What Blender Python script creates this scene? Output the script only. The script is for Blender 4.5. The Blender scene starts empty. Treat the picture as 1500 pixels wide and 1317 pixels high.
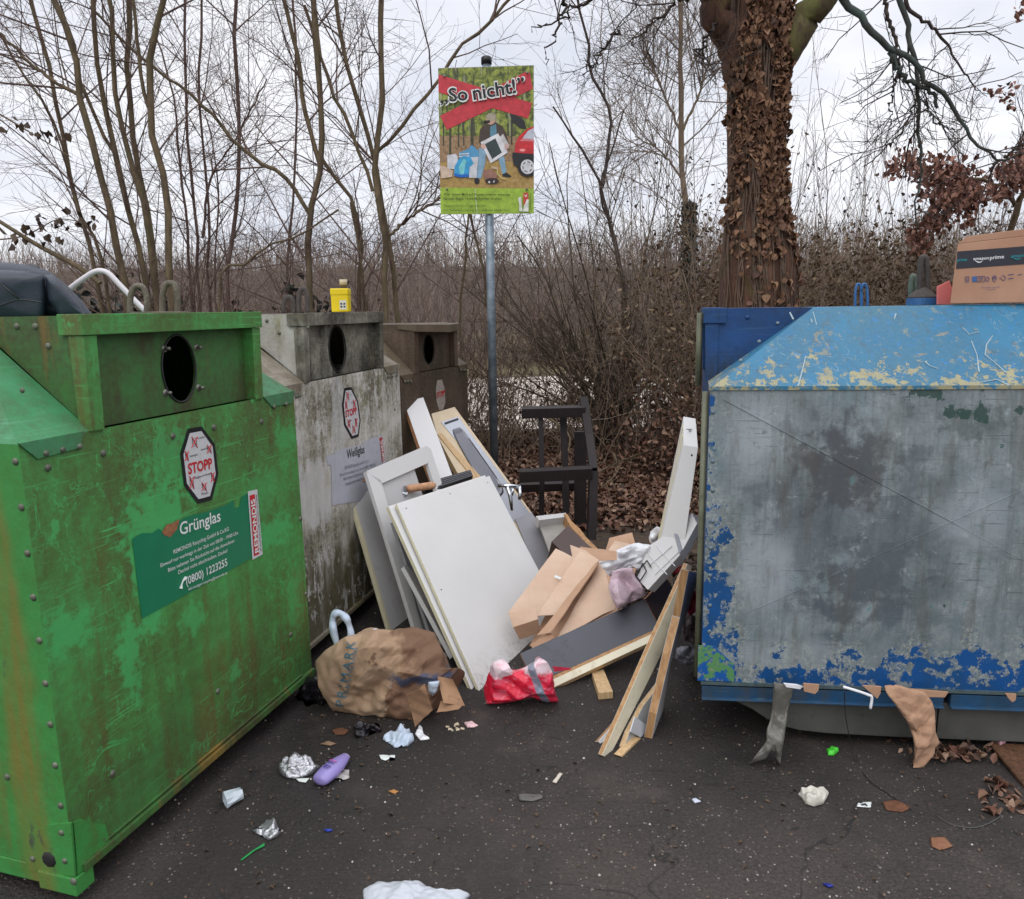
import bpy, bmesh, math, random
import numpy as np
from mathutils import Matrix, Vector, noise as mn
from mathutils.geometry import tessellate_polygon

sc = bpy.context.scene
C = sc.collection
rnd = random.Random(7)
rng = np.random.default_rng(11)

# ------------------------------------------------------------------ camera
F_PX, CX, CY, EYE = 1125.0, 750.0, 658.5, 1.6
def _d(px, py): return np.array([(px-CX)/F_PX, -(py-CY)/F_PX, -1.0])
_U = -_d(845, 6800); _U /= np.linalg.norm(_U)
_f = np.array([0, 0, -1.0]); _Y = _f-_U*_f.dot(_U); _Y /= np.linalg.norm(_Y)
_X = np.cross(_Y, _U)
RW = np.array([_X, _Y, _U])
EYEP = np.array([0, 0, EYE])
cam_d = bpy.data.cameras.new('camera'); cam = bpy.data.objects.new('camera', cam_d); C.objects.link(cam)
cam_d.sensor_width = 36; cam_d.lens = 36*F_PX/1500; cam_d.clip_start = .05; cam_d.clip_end = 2000
m4 = Matrix([[RW[i][j] for j in range(3)]+[0] for i in range(3)]+[[0, 0, 0, 1]])
cam.matrix_world = Matrix.Translation((0, 0, EYE)) @ m4
sc.camera = cam

# ------------------------------------------------------------------ sky and light
SKY_STR = 0.10
w = bpy.data.worlds.new('World'); sc.world = w; w.use_nodes = True
nt = w.node_tree; nt.nodes.clear()
def wn(t, **k):
    n = nt.nodes.new(t)
    for a, b in k.items(): setattr(n, a, b)
    return n
SUN_EL, SUN_AZ = 48, 200          # degrees, azimuth measured clockwise from +Y
sky = wn('ShaderNodeTexSky', sky_type='NISHITA', sun_disc=False, sun_elevation=math.radians(SUN_EL), sun_rotation=math.radians(SUN_AZ))
tc = wn('ShaderNodeTexCoord'); sep = wn('ShaderNodeSeparateXYZ'); nt.links.new(tc.outputs['Generated'], sep.inputs[0])
# stretched cloud layer: project the direction on a flat cloud base
zz = wn('ShaderNodeMath', operation='MAXIMUM'); nt.links.new(sep.outputs[2], zz.inputs[0]); zz.inputs[1].default_value = .0
za = wn('ShaderNodeMath', operation='ADD'); nt.links.new(zz.outputs[0], za.inputs[0]); za.inputs[1].default_value = .16
dv = wn('ShaderNodeVectorMath', operation='DIVIDE'); cmb = wn('ShaderNodeCombineXYZ')
for i in range(3): nt.links.new(za.outputs[0], cmb.inputs[i])
nt.links.new(tc.outputs['Generated'], dv.inputs[0]); nt.links.new(cmb.outputs[0], dv.inputs[1])
no = wn('ShaderNodeTexNoise'); no.inputs['Scale'].default_value = 1.15; no.inputs['Detail'].default_value = 6; no.inputs['Roughness'].default_value = .52
nt.links.new(dv.outputs[0], no.inputs['Vector'])
cr = wn('ShaderNodeValToRGB')
e = cr.color_ramp.elements; e[0].position = .36; e[0].color = (5.7, 5.95, 6.7, 1); e[1].position = .66; e[1].color = (8.1, 8.1, 8.4, 1)
nt.links.new(no.outputs[0], cr.inputs[0])
el = wn('ShaderNodeMapRange', interpolation_type='SMOOTHSTEP'); nt.links.new(sep.outputs[2], el.inputs[0])
el.inputs[1].default_value = .3; el.inputs[2].default_value = 1.0; el.inputs[3].default_value = 1.06; el.inputs[4].default_value = 2.2
sm = wn('ShaderNodeVectorMath', operation='SCALE'); nt.links.new(cr.outputs[0], sm.inputs[0]); nt.links.new(el.outputs[0], sm.inputs['Scale'])
mx = wn('ShaderNodeMix', data_type='RGBA'); mx.inputs[0].default_value = .93
nt.links.new(sky.outputs[0], mx.inputs[6]); nt.links.new(sm.outputs[0], mx.inputs[7])
bg = wn('ShaderNodeBackground'); bg.inputs[1].default_value = SKY_STR; nt.links.new(mx.outputs[2], bg.inputs[0])
wo = wn('ShaderNodeOutputWorld'); nt.links.new(bg.outputs[0], wo.inputs[0])

sd = bpy.data.lights.new('sun', 'SUN'); sd.energy = .55; sd.angle = math.radians(35); sd.color = (1, .97, .93)
so = bpy.data.objects.new('sun', sd); C.objects.link(so)
a, b = math.radians(SUN_AZ), math.radians(SUN_EL)
so.rotation_euler = Vector((math.sin(a)*math.cos(b), math.cos(a)*math.cos(b), math.sin(b))).to_track_quat('Z', 'Y').to_euler()

sc.view_settings.view_transform = 'Standard'; sc.view_settings.look = 'None'
sc.view_settings.exposure = 0.36; sc.view_settings.gamma = 1
sc.cycles.max_bounces = 6; sc.cycles.diffuse_bounces = 2; sc.cycles.transparent_max_bounces = 8

# ------------------------------------------------------------------ measuring: points of the place seen along a ray
def P(px, py, Y):
    r = RW @ _d(px, py); return EYEP + r*(Y/r[1])
def PZ(px, py, z=0.0):
    r = RW @ _d(px, py); return EYEP + r*((z-EYE)/r[2])
def PP(px, py, pl):               # on the plane (point, normal)
    r = RW @ _d(px, py); return EYEP + r*(pl[1].dot(pl[0]-EYEP)/pl[1].dot(r))
def plane3(a, b, c):
    n = np.cross(b-a, c-a); n /= np.linalg.norm(n)
    if n.dot(EYEP-a) < 0: n = -n
    return (a, n)
def unit(v): return v/np.linalg.norm(v)

# ------------------------------------------------------------------ materials
def lin(c):
    c = c/255.0
    return c/12.92 if c <= .04045 else ((c+.055)/1.055)**2.4
def S(r, g, b): return (lin(r), lin(g), lin(b), 1)
class NT:
    def __init__(s, name, rough=.6, metal=0, spec=.5):
        s.m = bpy.data.materials.new(name); s.m.use_nodes = True; s.t = s.m.node_tree; s.t.nodes.clear()
        s.o = s.t.nodes.new('ShaderNodeOutputMaterial'); s.b = s.t.nodes.new('ShaderNodeBsdfPrincipled')
        s.t.links.new(s.b.outputs[0], s.o.inputs[0])
        s.b.inputs['Roughness'].default_value = rough; s.b.inputs['Metallic'].default_value = metal
        s.b.inputs['Specular IOR Level'].default_value = spec
        s.tc = s.t.nodes.new('ShaderNodeTexCoord'); s.P = s.tc.outputs['Object']
    def set(s, sock, v):
        if isinstance(v, bpy.types.NodeSocket): s.t.links.new(v, sock)
        elif v is not None: sock.default_value = v
    def scale(s, x, y, z, rot=(0, 0, 0), vec=None):
        n = s.t.nodes.new('ShaderNodeMapping'); s.set(n.inputs[0], vec or s.P)
        n.inputs['Scale'].default_value = (x, y, z); n.inputs['Rotation'].default_value = rot; return n.outputs[0]
    def noise(s, sc_, det=4, rough=.55, vec=None, dist=0, out=0):
        n = s.t.nodes.new('ShaderNodeTexNoise'); s.set(n.inputs['Vector'], vec or s.P)
        n.inputs['Scale'].default_value = sc_; n.inputs['Detail'].default_value = det
        n.inputs['Roughness'].default_value = rough; n.inputs['Distortion'].default_value = dist; return n.outputs[out]
    def voro(s, sc_, vec=None, feat='F1', out='Distance', rand=1):
        n = s.t.nodes.new('ShaderNodeTexVoronoi'); n.feature = feat; s.set(n.inputs['Vector'], vec or s.P)
        n.inputs['Scale'].default_value = sc_; n.inputs['Randomness'].default_value = rand; return n.outputs[out]
    def mr(s, v, a, b, c=0, d=1, smooth=False):
        n = s.t.nodes.new('ShaderNodeMapRange'); s.set(n.inputs[0], v)
        if smooth: n.interpolation_type = 'SMOOTHSTEP'
        for i, x in enumerate((a, b, c, d)): s.set(n.inputs[i+1], x)
        return n.outputs[0]
    def math(s, op, a, b=None, c=None):
        n = s.t.nodes.new('ShaderNodeMath'); n.operation = op; s.set(n.inputs[0], a); s.set(n.inputs[1], b)
        if c is not None: s.set(n.inputs[2], c)
        return n.outputs[0]
    def mix(s, f, a, b, mode='MIX'):
        n = s.t.nodes.new('ShaderNodeMix'); n.data_type = 'RGBA'; n.blend_type = mode
        s.set(n.inputs[0], f); s.set(n.inputs[6], a); s.set(n.inputs[7], b); return n.outputs[2]
    def ramp(s, f, els, const=False):
        n = s.t.nodes.new('ShaderNodeValToRGB'); r = n.color_ramp
        if const: r.interpolation = 'CONSTANT'
        while len(r.elements) < len(els): r.elements.new(.5)
        for q, (p, c) in zip(r.elements, els): q.position = p; q.color = c
        s.set(n.inputs[0], f); return n.outputs[0]
    def sep(s, vec=None):
        n = s.t.nodes.new('ShaderNodeSeparateXYZ'); s.set(n.inputs[0], vec or s.P); return n.outputs
    def spot(s, c, r, soft=.35, wob=.6, nscale=7):      # an irregular stain centred on c (object space), radii r
        n = s.t.nodes.new('ShaderNodeVectorMath'); n.operation = 'SUBTRACT'; s.set(n.inputs[0], s.P); n.inputs[1].default_value = c
        q = s.t.nodes.new('ShaderNodeVectorMath'); q.operation = 'DIVIDE'; s.t.links.new(n.outputs[0], q.inputs[0]); q.inputs[1].default_value = r
        l = s.t.nodes.new('ShaderNodeVectorMath'); l.operation = 'LENGTH'; s.t.links.new(q.outputs[0], l.inputs[0])
        d = s.math('ADD', l.outputs['Value'], s.mr(s.noise(nscale, 5, .6), .2, .8, -wob, wob))
        return s.mr(d, 1-soft/2, 1+soft/2, 1, 0, True)
    def col(s, v): s.set(s.b.inputs['Base Color'], v); return s
    def rough(s, v): s.set(s.b.inputs['Roughness'], v); return s
    def bump(s, h, strength=.3, dist=.01):
        n = s.t.nodes.new('ShaderNodeBump'); n.inputs['Strength'].default_value = strength; n.inputs['Distance'].default_value = dist
        s.set(n.inputs['Height'], h); s.t.links.new(n.outputs[0], s.b.inputs['Normal']); return s
    def trans(s, v, a=None):
        s.b.inputs['Transmission Weight'].default_value = v; return s
    def island(s):
        return s.t.nodes.new('ShaderNodeNewGeometry').outputs['Random Per Island']

def simple(name, c, rough=.5, var=.12, nscale=6, bump=0, metal=0, bscale=60, dirt=None):
    t = NT(name, rough, metal)
    f = t.mr(t.noise(nscale, 6, .6), .3, .7, 0, 1)
    lo = tuple(x*(1-var) for x in c[:3])+(1,); hi = tuple(min(1, x*(1+var)) for x in c[:3])+(1,)
    k = t.mix(f, lo, hi)
    if dirt:
        k = t.mix(t.mr(t.noise(nscale*2.3, 8, .7, dist=.6), .56, .72, 0, dirt[1]), k, dirt[0])
    t.col(k)
    if bump: t.bump(t.noise(bscale, 5, .6), bump, .004)
    return t.m

# ------------------------------------------------------------------ objects
INV = {}
def thing(name, label, cat, loc, rotz=0, group=None):
    o = bpy.data.objects.new(name, None); C.objects.link(o); o.empty_display_size = .1
    o.location = tuple(float(x) for x in loc); o.rotation_euler = (0, 0, rotz)
    o['label'] = label; o['category'] = cat
    if group: o['group'] = group
    INV[o.name] = (Matrix.Translation(o.location) @ Matrix.Rotation(rotz, 4, 'Z')).inverted()
    return o
def tag(o, label, cat=None, group=None, kind=None):
    if label: o['label'] = label
    if cat: o['category'] = cat
    if group: o['group'] = group
    if kind: o['kind'] = kind
    return o
def to_local(par, V):
    M = np.array(INV[par.name]); V = np.asarray(V, float)
    return V @ M[:3, :3].T + M[:3, 3]
def obj(name, V, Fc, mat, parent=None, smooth=False, world=True, midx=None, keep=False):
    """one mesh object; V in world coordinates (or the parent's, with world=False)"""
    V = np.asarray(V, dtype=np.float64).reshape(-1, 3)
    loc = (0, 0, 0)
    if parent is not None and world:
        p = parent; chain = []
        while p is not None: chain.append(p); p = p.parent
        V = to_local(chain[-1], V) if chain[-1].name in INV else V-np.array(chain[-1].location)
    elif parent is None and not keep:
        loc = np.array([(V[:, 0].min()+V[:, 0].max())/2, (V[:, 1].min()+V[:, 1].max())/2, V[:, 2].min()]); V = V-loc
    me = bpy.data.meshes.new(name)
    if isinstance(Fc, np.ndarray):
        n, k = Fc.shape
        me.vertices.add(len(V)); me.vertices.foreach_set('co', V.ravel())
        me.loops.add(n*k); me.loops.foreach_set('vertex_index', Fc.ravel().astype(np.int32))
        me.polygons.add(n); me.polygons.foreach_set('loop_start', np.arange(0, n*k, k, dtype=np.int32))
        me.polygons.foreach_set('loop_total', np.full(n, k, dtype=np.int32))
        me.update(calc_edges=True)
    else:
        me.from_pydata([tuple(v) for v in V], [], [tuple(f) for f in Fc]); me.update()
    mats = mat if isinstance(mat, (list, tuple)) else [mat]
    for m in mats: me.materials.append(m)
    if midx is not None: me.polygons.foreach_set('material_index', np.array(midx, dtype=np.int32))
    if smooth: me.polygons.foreach_set('use_smooth', np.ones(len(me.polygons), dtype=bool))
    me.update()
    o = bpy.data.objects.new(name, me); C.objects.link(o); o.location = loc
    if parent is not None: o.parent = parent
    return o
def struct(name, V, Fc, mat, **k):
    o = obj(name, V, Fc, mat, keep=True, **k); o['kind'] = 'structure'; return o

class MB:                         # collects shapes for one mesh
    def __init__(s): s.V = []; s.F = []; s.I = []
    def add(s, V, Fc, i=0):
        n = len(s.V); s.V += [tuple(map(float, v)) for v in V]; s.F += [tuple(n+q for q in f) for f in Fc]; s.I += [i]*len(Fc); return s
    def box(s, a, b, i=0):
        x0, y0, z0 = a; x1, y1, z1 = b
        return s.add([(x0,y0,z0),(x1,y0,z0),(x1,y1,z0),(x0,y1,z0),(x0,y0,z1),(x1,y0,z1),(x1,y1,z1),(x0,y1,z1)],
                     [(0,3,2,1),(4,5,6,7),(0,1,5,4),(1,2,6,5),(2,3,7,6),(3,0,4,7)], i)
    def hexa(s, f4, b4, i=0):     # front quad, back quad
        return s.add(list(f4)+list(b4), [(0,1,2,3),(7,6,5,4),(0,4,5,1),(1,5,6,2),(2,6,7,3),(3,7,4,0)], i)
    def tube(s, pts, r, n=8, i=0, cap=True, closed=False):
        V, Fc = tube_py(pts, r, n, cap, closed); return s.add(V, Fc, i)
    def dome(s, c, nrm, r, h=.6, i=0, seg=8):
        c = np.array(c, float); nrm = unit(np.array(nrm, float))
        a = unit(np.cross(nrm, (0.3, .5, .81))); b = np.cross(nrm, a); V = []; Fc = []
        for k, (rr, hh) in enumerate(((1, 0), (.92, .45), (.6, .85))):
            for j in range(seg):
                t = 2*math.pi*j/seg; V.append(c+(a*math.cos(t)+b*math.sin(t))*r*rr+nrm*r*h*hh)
        V.append(c+nrm*r*h)
        for k in range(2):
            for j in range(seg):
                q = (j+1) % seg; Fc.append((k*seg+j, k*seg+q, (k+1)*seg+q, (k+1)*seg+j))
        for j in range(seg): Fc.append((2*seg+j, 2*seg+(j+1) % seg, 3*seg))
        return s.add(V, Fc, i)
    def build(s, name, mat, parent=None, smooth=False, world=True, bevel=0):
        o = obj(name, s.V, s.F, mat, parent, smooth, world, s.I if isinstance(mat, (list, tuple)) else None)
        if bevel: bev(o, bevel)
        return o
def bev(o, w_, seg=2):
    bm = bmesh.new(); bm.from_mesh(o.data); bmesh.ops.recalc_face_normals(bm, faces=bm.faces)
    ed = [e for e in bm.edges if len(e.link_faces) == 2 and e.calc_face_angle(0) > .5]
    try: bmesh.ops.bevel(bm, geom=ed, offset=w_, segments=seg, affect='EDGES', profile=.6, clamp_overlap=True)
    except Exception: pass
    bm.to_mesh(o.data); bm.free()
def tube_py(pts, r, n=8, cap=True, closed=False):
    pts = [np.array(p, float) for p in pts]; K = len(pts)
    rs = r if hasattr(r, '__len__') else [r]*K
    V = []; Fc = []; up = None
    for k in range(K):
        a = pts[(k-1) % K] if (k > 0 or closed) else pts[k]; b = pts[(k+1) % K] if (k < K-1 or closed) else pts[k]
        t = unit(b-a)
        if up is None: up = np.array([0, 0, 1.]) if abs(t[2]) < .9 else np.array([1., 0, 0])
        x = unit(np.cross(t, up)); y = np.cross(x, t); up = y
        for j in range(n):
            q = 2*math.pi*j/n; V.append(pts[k]+(x*math.cos(q)+y*math.sin(q))*rs[k])
    for k in range(K if closed else K-1):
        for j in range(n):
            q = (j+1) % n; kk = (k+1) % K; Fc.append((k*n+j, k*n+q, kk*n+q, kk*n+j))
    if cap and not closed: Fc.append(tuple(range(n))[::-1]); Fc.append(tuple((K-1)*n+j for j in range(n)))
    return V, Fc
def smooth_path(pts, n=6):        # Catmull-Rom
    pts = [np.array(p, float) for p in pts]; q = [2*pts[0]-pts[1]]+pts+[2*pts[-1]-pts[-2]]; out = []
    for i in range(1, len(q)-2):
        for k in range(n):
            t = k/n; a, b, c, d = q[i-1:i+3]
            out.append(.5*((2*b)+(c-a)*t+(2*a-5*b+4*c-d)*t*t+(3*b-a-3*c+d)*t**3))
    out.append(pts[-1]); return out

def slab(name, pl, poly, thick, mat, parent=None, edge=None, bevel=.0012, back=True):
    """a board: outline poly given along rays onto plane pl, extruded thick away from the viewer; edge = second material for the rim"""
    f = [PP(x, y, pl) for x, y in poly] if not isinstance(poly[0], np.ndarray) else poly
    return slab3(name, f, -pl[1], thick, mat, parent, edge, bevel)
def slab3(name, f, dirn, thick, mat, parent=None, edge=None, bevel=.0012):
    n = len(f); b = [p+dirn*thick for p in f]
    V = list(f)+b; Fc = [tuple(range(n)), tuple(range(2*n-1, n-1, -1))]; I = [0, 0]
    for i in range(n):
        j = (i+1) % n; Fc.append((i, n+i, n+j, j)); I.append(1 if edge else 0)
    o = obj(name, V, Fc, [mat, edge] if edge else mat, parent, midx=I if edge else None)
    if bevel: bev(o, bevel)
    return o

# creased paper / film: piecewise-linear folds in random directions
def folds(seed, k=9, f0=3.0, f1=14.0):
    g = np.random.default_rng(seed); L = []
    for i in range(k):
        d = g.normal(size=3); d /= np.linalg.norm(d); fr = f0*(f1/f0)**(i/(k-1)); L.append((d*fr, g.random()*10, 1/fr))
    return L
def crumple(V, seed, amp, f0=3, f1=14, k=9):
    V = np.asarray(V, float); out = np.zeros(len(V)); Vw = V+.04*np.sin(V[:, [1, 2, 0]]*9+seed)
    for d, ph, a in folds(seed, k, f0, f1):
        t = (Vw@d+ph) % 1.0; out += (np.abs(t-.5)*4-1)*a
    return out*amp*f0
def densify(poly, n):
    p = np.array(poly, float); q = np.roll(p, -1, 0); L = np.linalg.norm(q-p, axis=1); cum = np.r_[0, np.cumsum(L)]
    out = []
    for t in np.linspace(0, cum[-1], n, endpoint=False):
        i = min(np.searchsorted(cum, t, 'right')-1, len(p)-1); u = (t-cum[i])/L[i]; out.append(p[i]*(1-u)+q[i]*u)
    return np.array(out)
def pillow(name, poly, Y, depth, mat, parent=None, seed=1, amp=.02, n=90, rings=22, f0=3, f1=16, ground=False, z=.002, power=.5, center=None, edgeamp=.4, smooth=True, fold=9, facets=0):
    """closed, inflated, creased body with the given outline. Upright at depth Y, or lying on the ground"""
    o2 = densify(poly, n); c = np.array(center if center else o2.mean(0)); V = []; side = []
    S_ = np.linspace(1, 0, rings+1)[:-1]
    def base(q):
        if ground: return PZ(q[0], q[1], z)
        y = Y(q) if callable(Y) else Y
        return P(q[0], q[1], y)
    for sgn in (1, -1):
        for k, s_ in enumerate(S_):
            if sgn == -1 and k == 0: continue
            s2 = s_**.8
            for q in o2:
                p = base(c+(q-c)*s2); h = (1-s_**2)**power*depth
                if ground: d = np.array([0, 0, 1.0])*(h if sgn > 0 else 0)
                else: d = unit(EYEP-p)*h*(.5 if sgn > 0 else -.5)
                V.append(p+d); side.append((sgn, 1-s_))
    V = np.array(V); cc = base(c)
    for sgn in (1, -1):
        h = depth*(.5 if not ground else (1 if sgn > 0 else 0)); d = np.array([0, 0, 1.]) if ground else unit(EYEP-cc)*sgn
        V = np.vstack([V, cc+d*h]); side.append((sgn, 1))
    if facets:
        gg = np.random.default_rng(seed+7); c0_ = (V.max(0)+V.min(0))/2; ext = (V.max(0)-V.min(0))/2+1e-6; U_ = (V-c0_)/ext
        for _ in range(facets):
            nn_ = gg.normal(size=3); nn_ /= np.linalg.norm(nn_); h_ = U_@nn_; mxh = h_.max(); lim = mxh*(.72+.24*gg.random()); ex_ = np.maximum(h_-lim, 0); U_ = U_-ex_[:, None]*nn_*.93
        U_ = (U_-(U_.max(0)+U_.min(0))/2)/((U_.max(0)-U_.min(0))/2); V = U_*ext+c0_
    cr_ = crumple(V, seed, amp, f0, f1, fold)+crumple(V, seed+50, amp*.07, f1*.7, f1*2.0, 5)*(0 if facets else 1)
    N = unit(EYEP-cc) if not ground else np.array([0, 0, 1.])
    cen = V.mean(0); out = []
    for i, v in enumerate(V):
        sg, e_ = side[i]; r = v-cen; r = r/(np.linalg.norm(r)+1e-6)
        wgt = edgeamp+(1-edgeamp)*min(1, e_*3)
        d = N*sg*.75+r*.5
        if ground: d = N*(1 if sg > 0 else 0)+r*np.array([1, 1, 0])*.4; 
        q = v+d*cr_[i]*wgt
        if ground: q[2] = max(q[2], z)
        elif q[2] < .003: q[2] = .003
        out.append(q)
    Fc = []
    R_ = rings
    def ring(sgn, k):             # start index
        if sgn == 1 or k == 0: return k*n
        return R_*n+(k-1)*n
    for sgn in (1, -1):
        for k in range(R_-1):
            a_, b_ = ring(sgn, k), ring(sgn, k+1)
            for j in range(n):
                q = (j+1) % n; f = (a_+j, a_+q, b_+q, b_+j); Fc.append(f if sgn == 1 else f[::-1])
        a_ = ring(sgn, R_-1); ci = len(V)-2 if sgn == 1 else len(V)-1
        for j in range(n):
            q = (j+1) % n; f = (a_+j, a_+q, ci); Fc.append(f if sgn == 1 else f[::-1])
    return obj(name, out, Fc, mat, parent, smooth)
def sheet(name, corners, mat, parent=None, n=26, amp=.01, seed=3, thick=.003, f0=3, f1=14, bend=0, k=9, smooth=False):
    """a bent sheet of card or film through four world points (around), with thickness"""
    a, b, c, d = [np.array(q, float) for q in corners]; V = []
    N = unit(np.cross(b-a, d-a)); 
    if N.dot(EYEP-a) < 0: N = -N
    for i in range(n+1):
        for j in range(n+1):
            u, v = i/n, j/n; p = (a*(1-u)+b*u)*(1-v)+(d*(1-u)+c*u)*v
            V.append(p+N*bend*4*u*(1-u))
    V = np.array(V); V = V+N[None]*crumple(V, seed, amp, f0, f1, k)[:, None]
    V[:, 2] = np.maximum(V[:, 2], .003)
    W = V-N*thick; m = n+1; Fc = []
    for i in range(n):
        for j in range(n):
            q = (i*m+j, (i+1)*m+j, (i+1)*m+j+1, i*m+j+1); Fc.append(q); Fc.append(tuple(m*m+x for x in q[::-1]))
    bd = [i*m for i in range(n+1)]+[n*m+j for j in range(1, n+1)]+[i*m+n for i in range(n-1, -1, -1)]+[j for j in range(n-1, 0, -1)]
    for i in range(len(bd)):
        p, q = bd[i], bd[(i+1) % len(bd)]; Fc.append((p, m*m+p, m*m+q, q))
    return obj(name, np.vstack([V, W]), Fc, mat, parent, smooth)

# lettering
_txt = {}
def glyphs(s, bold=0.0, space=1.0):
    k = (s, bold, space)
    if k not in _txt:
        cu = bpy.data.curves.new('lettering', 'FONT'); cu.body = s; cu.size = 1; cu.offset = bold; cu.space_character = space; cu.resolution_u = 3
        ob = bpy.data.objects.new('lettering', cu); me = bpy.data.meshes.new_from_object(ob)
        V = np.array([v.co[:] for v in me.vertices]).reshape(-1, 3); Fc = [tuple(p.vertices) for p in me.polygons]
        bpy.data.objects.remove(ob); bpy.data.curves.remove(cu); bpy.data.meshes.remove(me); _txt[k] = (V, Fc)
    return _txt[k]
CAP = None
def lettering(s, P0, P1, N, h, mat, parent, lift=.002, bold=.0, world=True, name='lettering', space=1.0, mb=None, mi=0):
    global CAP
    if CAP is None: CAP = glyphs('H')[0][:, 1].max()
    V, Fc = glyphs(s, bold, space)
    if not len(V): return None
    P0 = np.array(P0, float); P1 = np.array(P1, float); N = np.array(N, float)
    wdt = V[:, 0].max()-V[:, 0].min(); X = (P1-P0)/wdt; Y = np.cross(N, unit(P1-P0))*(h/CAP)
    W = P0+np.outer(V[:, 0]-V[:, 0].min(), X)+np.outer(V[:, 1], Y)+N*lift
    if mb is not None: mb.add(W, Fc, mi); return None
    return obj(name, W, Fc, mat, parent, world=world)

# twigs and leaves, many at a time
def grow(p0, d0, L, K, wig, up, r0, r1, g=None):
    g = g or rng; n = len(p0); Pn = np.zeros((n, K, 3)); Pn[:, 0] = p0; d = d0/np.linalg.norm(d0, axis=1)[:, None]
    L = np.asarray(L, float).reshape(-1, 1)*np.ones((n, 1))
    for k in range(1, K):
        d = d+g.normal(size=(n, 3))*wig; d[:, 2] += up; d /= np.linalg.norm(d, axis=1)[:, None]; Pn[:, k] = Pn[:, k-1]+d*L/(K-1)
    t = np.linspace(0, 1, K)[None]; r0 = np.asarray(r0, float).reshape(-1, 1); r1 = np.asarray(r1, float).reshape(-1, 1)
    return Pn, r0*(1-t)+r1*t*np.ones((n, 1))
def spawn(Pn, R, m, ang, tmin=.2, tmax=1.0, g=None):
    """m children per parent: start points, directions, local radius"""
    g = g or rng; n, K, _ = Pn.shape; i = np.repeat(np.arange(n), m); t = (tmin+(tmax-tmin)*g.random(n*m))*(K-1)
    k = np.minimum(t.astype(int), K-2); f = (t-k)[:, None]; p = Pn[i, k]*(1-f)+Pn[i, k+1]*f; tan = Pn[i, k+1]-Pn[i, k]; tan /= np.linalg.norm(tan, axis=1)[:, None]+1e-9
    q = g.normal(size=(n*m, 3)); q -= tan*(q*tan).sum(1)[:, None]; q /= np.linalg.norm(q, axis=1)[:, None]
    a_ = np.asarray(ang)+g.normal(size=(n*m, 1))*.15; d = tan*np.cos(a_)+q*np.sin(a_); return p, d, R[i, k]*(1-f[:, 0])+R[i, k+1]*f[:, 0], t/(K-1)
def tubes(batches, sides=3):
    VV = []; FF = []; off = 0
    for Pn, R in batches:
        n, K, _ = Pn.shape; T = np.gradient(Pn, axis=1); T /= np.linalg.norm(T, axis=2)[..., None]+1e-9
        ref = np.where(np.abs(T[..., 2:3]) < .8, np.array([0, 0, 1.]), np.array([1., 0, 0])); ref = np.where(np.abs(T[:, :1, 2:3]) < .8, np.array([0, 0, 1.]), np.array([1., 0, 0]))*np.ones((n, K, 1))
        X = np.cross(T, ref); X /= np.linalg.norm(X, axis=2)[..., None]+1e-9; Y = np.cross(X, T)
        th = np.arange(sides)*2*np.pi/sides
        V = Pn[:, :, None]+(X[:, :, None]*np.cos(th)[None, None, :, None]+Y[:, :, None]*np.sin(th)[None, None, :, None])*R[:, :, None, None]
        idx = np.arange(n*K*sides).reshape(n, K, sides)+off; a_ = idx[:, :-1]; b_ = idx[:, 1:]
        F = np.stack([a_, np.roll(a_, -1, 2), np.roll(b_, -1, 2), b_], -1).reshape(-1, 4)
        VV.append(V.reshape(-1, 3)); FF.append(F); off += n*K*sides
    return np.vstack(VV), np.vstack(FF)
def leaves(c, size, nrm=None, g=None, width=.5, curl=.25, axis=None):
    """two-quad folded leaves"""
    g = g or rng; n = len(c); N = g.normal(size=(n, 3)) if nrm is None else nrm; N = N/np.linalg.norm(N, axis=1)[:, None]
    A = g.normal(size=(n, 3)) if axis is None else axis+g.normal(size=(n, 3))*.3
    A -= N*(A*N).sum(1)[:, None]; A /= np.linalg.norm(A, axis=1)[:, None]; B = np.cross(N, A)
    s = np.asarray(size).reshape(-1, 1)*np.ones((n, 1)); w_ = s*width*(.7+.6*g.random((n, 1))); h = s*curl*(g.random((n, 1))*2-.6)
    v = [c-A*s*.5, c-A*s*.15+B*w_*.5+N*h, c+A*s*.22+B*w_*.36+N*h*.9, c+A*s*.5-N*h*.5, c+A*s*.22-B*w_*.36+N*h*.9, c-A*s*.15-B*w_*.5+N*h]
    V = np.stack(v, 1).reshape(-1, 3); i = np.arange(n)[:, None]*6
    return V, np.vstack([i+np.array([[0, 3, 2, 1]]), i+np.array([[0, 5, 4, 3]])])
def join(parts):
    VV = []; FF = []; o_ = 0
    for V, F in parts: VV.append(V); FF.append(F+o_); o_ += len(V)
    return np.vstack(VV), np.vstack(FF)
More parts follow.
